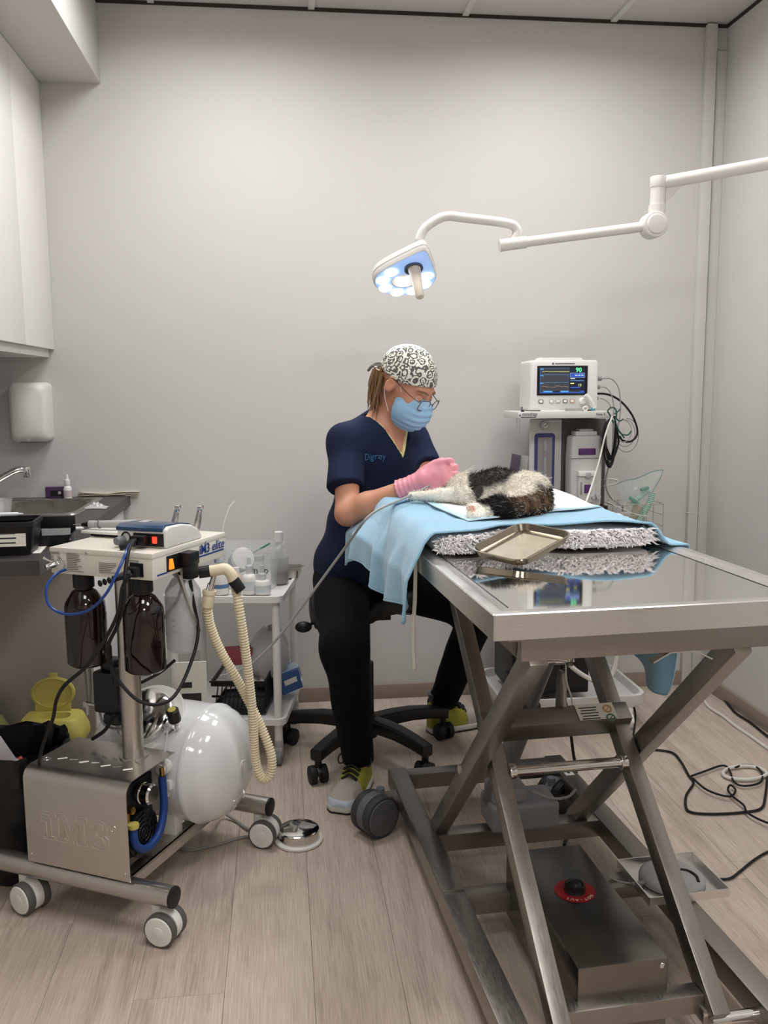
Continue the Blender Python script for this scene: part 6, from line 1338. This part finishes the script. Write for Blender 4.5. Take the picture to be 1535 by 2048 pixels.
LEGS = [(R_hp, R_kn, .098, .074), (R_kn, R_an, .071, .053), (L_hp, L_kn, .098, .070), (L_kn, L_an, .071, .053)]
M_skin = mat('skin', (196, 140, 112), .5, sss=.15, var=.05, vscale=25)
soft('body', body_sdf, (.05, 2.5, .02), (.80, 3.38, 1.50), .0062, M_skin, per, sm=2)
# scrub top
M_navy = mat('navy_cotton', (20, 30, 56), .85, spec=.25, var=.06, vscale=30, bump=.12, bscale=300)
def folds(P, a=.0076):
    q = P@np.array([[.8, .2, .3], [-.3, .9, .2], [.1, -.3, .8]], np.float32)
    return a*(np.sin(q[:, 0]*38+2.2*np.sin(q[:, 2]*14))*.5+np.sin(q[:, 2]*30+2*np.sin(q[:, 1]*17+1))*.5+.5*wob(P, 24, 4))
def vneck(P, w_, tipz, back=.012):
    q = P-NB.astype(np.float32); r = q@rT.astype(np.float32); f = q@fT.astype(np.float32); z = P[:, 2]-tipz
    return np.maximum(np.maximum((np.abs(r)-w_*np.maximum(z, 0))*.8, -z), -(f+back))
def top_sdf(P):
    d = torso_sdf(P, .014)
    d = smin(d, s_ell(P, PEL+V([0.01, -.02, .04]), (.178, .150, .13), AX), .05)
    for sh, el, k in ((R_sh, R_el, .66), (L_sh, L_el, .62)):
        e = s_cap(P, sh, sh+(el-sh)*1.0, .056, .066); n = (el-sh)/np.linalg.norm(el-sh); e = smax(e, s_pln(P, sh+(el-sh)*k, n), .004); d = smin(d, e, .035)
    d = d+folds(P)
    d = np.maximum(d, -s_cap(P, NB+V([.02, -.02, -.015]), NB+V([.05, -.02, .12]), .064, .075))
    d = smax(d, -vneck(P, .60, 1.085), .003)
    return np.maximum(d, .655+.02*np.sin(P[:, 0]*20)-P[:, 2]+.06*((P-PEL.astype(np.float32))@fT.astype(np.float32)))
tp_o = soft('scrub_top', top_sdf, (.0, 2.66, .58), (.66, 3.30, 1.30), .0058, M_navy, per, sm=2)
def shirt_sdf(P):
    d = torso_sdf(P, .0035); d = np.maximum(d, -s_cap(P, NB+V([.02, -.02, -.01]), NB+V([.05, -.02, .12]), .058, .068)); d = np.maximum(d, -vneck(P, .58, 1.105)); return np.maximum(np.maximum(d, 1.04-P[:, 2]), np.abs((P-NB.astype(np.float32))@rT.astype(np.float32))-.10)
soft('undershirt', shirt_sdf, (.1, 2.72, .93), (.58, 3.2, 1.28), .006, mat('pale_yellow_cotton', (220, 214, 150), .8), per, sm=2)
# chest pocket seam and printed name
def surf_on(fn, p, d, n=60):
    p = V(p, ); t = 0.
    for _ in range(n):
        v_ = float(fn((p+d*t)[None].astype(np.float32))[0]); t += v_*.8
        if abs(v_) < 1e-4: break
    return p+d*t
lp = GY(742, 913, 2.70); dd = V(lp)-V([0, 0, CAM_H]); dd /= np.linalg.norm(dd); hit = surf_on(top_sdf, V(lp), dd)
eps = .012; gr = V([float(top_sdf((hit+e)[None].astype(np.float32))[0]-top_sdf((hit-e)[None].astype(np.float32))[0]) for e in np.eye(3)*eps]); nn = gr/np.linalg.norm(gr); xx = np.cross(V([0, 0, 1.]), nn); xx /= np.linalg.norm(xx); yy_ = np.cross(nn, xx)
PM = Matrix(((xx[0], yy_[0], nn[0], hit[0]+nn[0]*.004), (xx[1], yy_[1], nn[1], hit[1]+nn[1]*.004), (xx[2], yy_[2], nn[2], hit[2]+nn[2]*.004), (0, 0, 0, 1)))
M_lb = mat('print_light_blue', (70, 140, 190), .6)
pn = text('printed_name', 'Digrey', M_lb, tp_o, .030, PM @ TR(.008, 0, 0), world=True, extrude=.0012)
loc0 = np.array(rootm(tp_o).translation); pv = np.array([v.co for v in pn.data.vertices])+loc0
for _ in range(12): pv -= nn*(top_sdf(pv.astype(np.float32))-.0032)[:, None]*.7
pn.data.vertices.foreach_set('co', (pv-loc0).ravel()); pn.data.update()
part('printed_mark', B().tube([PM @ Vector(p) for p in ((-.052, .008, .001), (-.046, -.014, .001), (-.040, .010, .001))], .0012, 6).tube([PM @ Vector(p) for p in ((-.050, .004, .001), (-.046, .018, .001), (-.042, .004, .001))], .0012, 6), M_lb, tp_o, world=True)
# trousers
M_trs = mat('trouser_black_navy', (9, 10, 17), .9, spec=.2, bump=.1, bscale=260)
def trs_sdf(P):
    d = s_ell(P, PEL-uT*.01, (.165, .135, .105), AX)
    for a, b_, ra, rb in LEGS: d = smin(d, s_cap(P, a, b_, ra, rb), .045)
    d = d+folds(P, .0035); d = np.maximum(d, P[:, 2]-.76)
    return np.maximum(d, .095-P[:, 2])
soft('trousers', trs_sdf, (.0, 2.54, .07), (.82, 3.40, .80), .0075, M_trs, per, sm=3)
# cap
def capmat():
    m = bpy.data.materials.new('cap_print'); m.use_nodes = True; nt = m.node_tree; L = nt.links.new; b = nt.nodes['Principled BSDF']
    tc = nd(nt, 'ShaderNodeTexCoord'); nz = nd(nt, 'ShaderNodeTexNoise', Scale=60., Detail=2.); L(tc.outputs['Object'], nz.inputs['Vector'])
    ad = nd(nt, 'ShaderNodeVectorMath', operation='MULTIPLY_ADD'); L(nz.outputs['Color'], ad.inputs[0]); ad.inputs[1].default_value = (.014, .014, .014); L(tc.outputs['Object'], ad.inputs[2])
    vo = nd(nt, 'ShaderNodeTexVoronoi', Scale=44.); L(ad.outputs[0], vo.inputs['Vector'])
    sn = nd(nt, 'ShaderNodeMath', operation='MULTIPLY'); L(vo.outputs['Distance'], sn.inputs[0]); sn.inputs[1].default_value = 17.
    s2 = nd(nt, 'ShaderNodeMath', operation='SINE'); L(sn.outputs[0], s2.inputs[0])
    v2 = nd(nt, 'ShaderNodeTexVoronoi', Scale=90.); L(ad.outputs[0], v2.inputs['Vector'])
    gt = nd(nt, 'ShaderNodeMath', operation='GREATER_THAN'); L(s2.outputs[0], gt.inputs[0]); gt.inputs[1].default_value = .15
    g2 = nd(nt, 'ShaderNodeMath', operation='LESS_THAN'); L(v2.outputs['Distance'], g2.inputs[0]); g2.inputs[1].default_value = .28
    mx_ = nd(nt, 'ShaderNodeMath', operation='MAXIMUM'); L(gt.outputs[0], mx_.inputs[0]); L(g2.outputs[0], mx_.inputs[1])
    cr = nd(nt, 'ShaderNodeMix', data_type='RGBA'); cr.inputs[6].default_value = lin((224, 222, 210)); cr.inputs[7].default_value = lin((84, 84, 78)); L(mx_.outputs[0], cr.inputs[0]); L(cr.outputs[2], b.inputs['Base Color']); b.inputs['Roughness'].default_value = .8
    return m
def cap_sdf(P):
    q = hl(P); d = s_ell(P, hw(0, -.014, .036), (.081, .102, .092), HX)+.0015*np.sin(q[:, 1]*60+q[:, 0]*30)
    line = q[:, 2]-(.026+.20*q[:, 1]-.34*np.minimum(q[:, 1]+.02, 0)*0-.010*np.cos(q[:, 1]*25))
    return smax(d, -line, .004)
capo = soft('surgical_cap', cap_sdf, tuple(HC-.14), tuple(HC+.16), .0042, capmat(), per, sm=2)
for k, (a, b_, c_) in enumerate((((-.02, -.105, .005), (-.01, -.135, -.005), (-.005, -.15, -.03)), ((.02, -.103, .005), (.03, -.125, -.01), (.025, -.135, -.035)))): part('cap_tie', B().tube(smoothpath([hw(*a), hw(*b_), hw(*c_)], 5), .0045, 6), mat('tie_grey', (110, 112, 104), .8), capo, world=True)
# hair below the cap
rh_ = random.Random(12); hb_ = B()
for k in range(130):
    a = rh_.uniform(-1, 1); s0 = hw(.035+.038*abs(a)*(1 if a > -.4 else -1), -.058-.035*rh_.random(), .01-.02*rh_.random()); L_ = rh_.uniform(.10, .145)
    s1 = s0+V([-.012, .012, -.5*L_])+V([rh_.uniform(-.010, .010), rh_.uniform(-.01, .01), 0]); s2 = s0+V([-.018+rh_.uniform(-.022, .020), .012, -L_])
    p_ = smoothpath([s0, s1, s2], 4); hb_.tube(p_, [.0048-.0040*i/8 for i in range(9)], 5)
for k in range(24):
    s0 = hw(-.05+.03*rh_.random(), -.06, .0); L_ = rh_.uniform(.09, .13); hb_.tube(smoothpath([s0, s0+V([.02, -.02, -.5*L_]), s0+V([.035, -.03, -L_])], 4), [.0045-.0036*i/8 for i in range(9)], 5)
part('hair', hb_, mat('hair_brown', (128, 98, 66), .5, var=.35, vscale=60), per, world=True, kind='stuff')
# mask
def mask_sdf(P):
    q = hl(P); d = s_ell(P, hw(0, .052, -.052), (.068, .080, .074), HX)+.0022*np.sin((q[:, 2]+.25*np.abs(q[:, 0]))*300)*np.clip((.065-np.abs(q[:, 0]))/.02, 0, 1)
    d = np.maximum(d, q[:, 2]+.006-.34*np.maximum(0, .045-np.abs(q[:, 0])*1.0)); d = np.maximum(d, -(q[:, 1]-.026+.22*(q[:, 2]+.06)))
    return np.maximum(d, -q[:, 2]-.122)
mk = soft('face_mask', mask_sdf, tuple(HC-.17), tuple(HC+.17), .0036, mat('mask_blue', (150, 190, 222), .75), per, sm=2)
for s in (-1, 1):
    part('ear_loop', B().tube(smoothpath([hw(s*.056, .040, -.020), hw(s*.072, .010, .018), hw(s*.080, -.018, .026)], 5), .0011, 6), M_wplast, mk, world=True); part('ear_loop', B().tube(smoothpath([hw(s*.060, .022, -.085), hw(s*.072, -.008, -.05), hw(s*.078, -.026, -.022)], 5), .0011, 6), M_wplast, mk, world=True)
# glasses and eyes
M_frm = mat('glasses_frame', (70, 52, 46), .3, .6)
gl = part('glasses', B().tube([hw(s*.0, .118, .004) for s in (0,)]+[hw(.009, .114, .006)], .0014, 6).tube([hw(-.009, .114, .006), hw(.0, .118, .004)], .0014, 6), M_frm, per, world=True)
for s in (-1, 1):
    rim_ = [hw(s*(.034+p[0]), .112-.18*abs(s*(.034+p[0]))+.004, -.004+p[1]) for p in rrect(.048, .036, .012, 4)]
    part('rim', B().tube(rim_, .0013, 6, closed=True), M_frm, gl, world=True); part('temple', B().tube(smoothpath([hw(s*.058, .104, .004), hw(s*.074, .06, .008), hw(s*.080, -.012, .018), hw(s*.078, -.03, .0)], 5), .0014, 6), M_frm, gl, world=True)
    lens = B(); lens.add([tuple(p) for p in rim_], [tuple(range(len(rim_)))]); part('lens', lens, mat('lens', (230, 235, 235), .03, alpha=.12), gl, world=True)
    e_ = part('eye', B().ell((0, 0, 0), (.0115, .0115, .0115), Matrix.Translation(Vector(hw(s*.031, .078, .004)))), mat('eye_white', (222, 214, 206), .2), per, world=True); part('iris', B().ell((0, 0, 0), (.0055, .0055, .0055), Matrix.Translation(Vector(hw(s*.031, .0852, .0005)))), mat('iris_dark', (50, 56, 60), .2), e_, world=True)
    part('eyelid', B().lathe([(.0005, .0124), (.006, .011), (.0105, .0065), (.0122, .001)], Matrix.Translation(Vector(hw(s*.031, .078, .0045))) @ frame_from(Vector(uh*.82+fh*.57))), M_skin, e_, world=True); part('eyebrow', B().tube(smoothpath([hw(s*.014, .094, .026), hw(s*.032, .088, .031), hw(s*.050, .070, .027)], 4), [.002, .0026, .003, .003, .003, .003, .0026, .0022, .0012], 6), mat('brow', (120, 90, 62), .7), per, world=True)
# ------------------------------------------------------------------ gloved hands
M_glv = mat('pink_nitrile', (226, 150, 162), .38, var=.05, vscale=60, bump=.10, bscale=120)
def hand(name, wr, el, kn, back, side, thumb_tip, cuff=True):
    """wr wrist, kn centre of the knuckle row, back = back-of-hand normal, side = +1 towards the index finger"""
    ax = kn-wr; ax = ax/np.linalg.norm(ax); bk = back-ax*(back@ax); bk /= np.linalg.norm(bk); lat = np.cross(ax, bk)*side
    fing = []
    for k, (o_, l_) in enumerate(((.030, 1.0), (.010, 1.08), (-.010, 1.0), (-.029, .82))):
        k0 = kn+lat*o_-ax*(.004*abs(k-1)); k1 = k0+(ax*.55-bk*.85)/1.01*.036*l_; k2 = k1+(-ax*.45-bk*.8)*.024*l_; k3 = k2+(-ax*.95-bk*.05+0*lat)*.018*l_
        fing.append((k0, k1, k2, k3))
    tb = wr+ax*.028+lat*.026-bk*.006; tm_ = (tb+thumb_tip)/2+lat*.010+ax*.004
    def f(P):
        R = np.stack([lat, ax, bk], 1).astype(np.float32)
        d = s_ell(P, wr+(kn-wr)*.58, (.042, .050, .021), R); d = smin(d, s_cap(P, wr-ax*.005, wr+ax*.03, .029, .031), .02)
        d = smin(d, s_cap(P, kn+lat*.030-bk*.004, kn-lat*.028-bk*.004, .0135, .0125), .015)
        for q in fing:
            for a, b_, ra, rb in zip(q[:-1], q[1:], (.0118, .0108, .0098), (.0108, .0098, .0085)): d = smin(d, s_cap(P, a, b_, ra, rb), .0035)
        t_ = np.minimum(s_cap(P, tb, tm_, .0165, .0125), s_cap(P, tm_, thumb_tip, .0125, .0095)); d = smin(d, t_, .008)
        if cuff:
            ca = (wr-el)/np.linalg.norm(wr-el); c1 = s_cap(P, wr-ca*.055, wr, .0365, .031)+.0012*np.sin((P@ca.astype(np.float32))*420); c1 = np.maximum(c1, -s_pln(P, wr-ca*.055, ca)); d = smin(d, c1, .012)
        return d+.0007*wob(P, 130, 2)
    lo = np.minimum.reduce([wr, kn, thumb_tip])-.09; hi = np.maximum.reduce([wr, kn, thumb_tip])+.09
    return soft(name, f, tuple(lo), tuple(hi), .0032, M_glv, per, sm=1)
kn_r = V(GY(889, 943, 2.565)); th_r = V(GY(898, 921, 2.56))
hand('glove', R_wr, R_el, kn_r, V([.05, -.86, .42]), -1, th_r)
kn_l = V([.520, 2.655, 1.045]); hand('glove', L_wr, L_el, kn_l, V([.5, .3, .8]), 1, V([.505, 2.62, 1.035]))
# scaler handpiece in her hand and its cord
scl = thing('scaler_handpiece', 'slim scaler handpiece held in the pink gloved hand', 'handpiece', tuple(V(GY(900, 930, 2.56))))
part('grip', B().cyl(V(GY(884, 944, 2.585)), V(GY(912, 946, 2.60)), .0045, .0035), M_lgrey, scl, world=True); part('tip', B().tube(smoothpath([GY(912, 946, 2.60), GY(920, 951, 2.605), GY(925, 960, 2.61)], 4), .0012, 6), M_chrome, scl, world=True)
# ------------------------------------------------------------------ shoes
M_sy = mat('shoe_yellow', (160, 158, 52), .6, var=.25, vscale=70, bump=.3, bscale=300); M_st = mat('shoe_grey_mesh', (186, 178, 168), .7, bump=.3, bscale=400); M_ss = mat('shoe_sole', (206, 206, 200), .55); M_sd = mat('shoe_dark', (24, 24, 28), .6)
def shoe(heel, toe, lab=None):
    heel, toe = V(heel+(0.,)), V(toe+(0.,)); L_ = np.linalg.norm(toe-heel); f = (toe-heel)/L_; r = np.cross(f, V([0, 0, 1.])); X = np.stack([r, f, V([0, 0, 1.])], 1).astype(np.float32)
    def lo_(P): return (P-heel.astype(np.float32))@X
    def W_(a, b_, c_): return heel+r*a+f*b_*L_+V([0, 0, c_])
    def wid(t): return .036+.012*np.sin(np.clip(t, 0, 1)*2.6-.5)-.03*np.clip((t-.86)/.14, 0, 1)**2-.012*np.clip((.1-t)/.1, 0, 1)
    def base(P, z0, z1, g):
        q = lo_(P); t = q[:, 1]/L_; d = np.abs(q[:, 0])-(wid(t)+g); d = np.maximum(d, np.maximum(-(t-.015)*L_, (t-.985)*L_)); return smax(d, np.maximum(z0-q[:, 2], q[:, 2]-z1), .006)
    def upper(P):
        q = lo_(P); t = np.clip(q[:, 1]/L_, 0, 1); top = .052+.055*np.clip((.62-t)/.35, 0, 1)**.8-.012*np.clip((t-.7)/.3, 0, 1)-.030*np.clip((t-.86)/.14, 0, 1)
        zc = np.clip((q[:, 2]-.02)/top, 0, 1.2); w_ = (wid(t)-.001)*np.sqrt(np.clip(1-(zc*.92)**2.6, .02, 1)); d = (np.abs(q[:, 0])-w_)*.8
        d = smax(d, q[:, 2]-.02-top, .01); d = np.maximum(d, np.maximum(-(t-.02)*L_, (q[:, 1]/L_-.975)*L_)); d = np.maximum(d, .015-q[:, 2])
        return np.maximum(d, -s_cap(P, W_(0, .21, .10), W_(0, .17, .16), .034, .036))
    bl = np.minimum(heel, toe)-.07; bh_ = np.maximum(heel, toe)+.07; bl[2] = -.005; bh_[2] = .15
    u_ = soft('shoe', lambda P: np.maximum(upper(P), (lo_(P)[:, 1]-.60*L_)), tuple(bl), tuple(bh_), .0042, M_sy, per, sm=1)
    soft('toe_box', lambda P: np.maximum(upper(P), .60*L_-lo_(P)[:, 1]), tuple(bl), tuple(bh_), .0042, M_st, u_, sm=1) if False else None
    tb_ = soft('toe_box', lambda P: np.maximum(upper(P), .60*L_-lo_(P)[:, 1]), tuple(bl), tuple(bh_), .0042, M_st, per, sm=1); tb_.parent = u_
    s_ = soft('sole', lambda P: base(P, .004, .026, .004), tuple(bl), tuple(bh_), .0042, M_ss, per, sm=1); s_.parent = u_
    s2_ = soft('outsole', lambda P: base(P, .0, .009, .0055), tuple(bl), tuple(bh_), .0042, M_sd, per, sm=1); s2_.parent = u_
    bmp = soft('toe_bumper', lambda P: np.maximum(np.maximum(upper(P)-.0022, .86*L_-lo_(P)[:, 1]), lo_(P)[:, 2]-.044), tuple(bl), tuple(bh_), .0042, mat('shoe_silver', (190, 198, 210), .35), per, sm=1); bmp.parent = u_
    tl2 = B().box((0, 0, 0), (.034, .05, .006), Matrix(((r[0], f[0], 0, 0), (r[1], f[1], 0, 0), (r[2], f[2], 1, 0), (0, 0, 0, 1)))); c_ = W_(0, .36, .118); part('tongue', B().add(tl2.v, tl2.f, Matrix.Translation(c_)), M_sy, u_, world=True, bevel=.002).parent = u_
    rows = []
    for k in range(5):
        t = .40+.05*k; z = .124-.0105*k; w_ = .030-.001*k
        part('lace', B().tube(smoothpath([W_(-w_, t, z-.012), W_(0, t+.012, z+.004), W_(w_, t+.01, z-.012)], 4), .0044, 6), M_sd, u_, world=True); part('lace', B().tube(smoothpath([W_(w_, t, z-.012), W_(0, t+.018, z+.006), W_(-w_, t+.02, z-.012)], 4), .0042, 6), M_sd, u_, world=True)
    for s in (-1, 1): part('lace_bow', B().tube(smoothpath([W_(0, .39, .118), W_(s*.03, .36, .135), W_(s*.055, .40, .12), W_(s*.05, .44, .10), W_(s*.02, .42, .112), W_(0, .40, .118)], 5), .0028, 6), M_sd, u_, world=True)
    part('sock', B().cyl(W_(0, .20, .085), W_(0, .17, .16), .036, .038), mat('sock_grey', (92, 92, 100), .9), u_, world=True)
    return u_
shoe((.262, 2.865), (.152, 2.612)); shoe((.535, 3.225), (.775, 3.315))
# cord from the handpiece to the dental unit, tape hanging off the table edge
cable('grey_hose', [GY(858, 972, 2.565), GY(838, 982, 2.53), GY(800, 1000, 2.44), GY(762, 1016, 2.36), GY(738, 1032, 2.33), GY(722, 1050, 2.33), GY(690, 1095, 2.40), GY(650, 1150, 2.44), GY(600, 1218, 2.47), GY(550, 1282, 2.49), GY(505, 1326, 2.50), GY(470, 1345, 2.52), GY(440, 1352, 2.54)], .0038, M_gcable, 'grey handpiece cord running from the gloved hand down to the dental unit')
te = thing('gauze_tape', 'narrow white gauze tape hanging from the left edge of the table', 'tape', GY(836, 1105, 2.06))
tpp = [(835, 1098, 2.055), (836, 1120, 2.052), (835, 1160, 2.05), (834, 1200, 2.05), (832, 1240, 2.05), (832, 1290, 2.05), (834, 1340, 2.05)]
tP = smoothpath([GY(*q)+Vector((-.006, 0, 0)) for q in tpp], 6)
part('ribbon', B().grid(lambda a, b_: tuple(tP[min(len(tP)-1, int(round(b_*(len(tP)-1))))]+Vector(((a-.5)*.009, (a-.5)*.003*math.sin(b_*9), 0))), 2, len(tP)-1), mat('gauze', (226, 222, 212), .9), te, world=True, solid=.001)
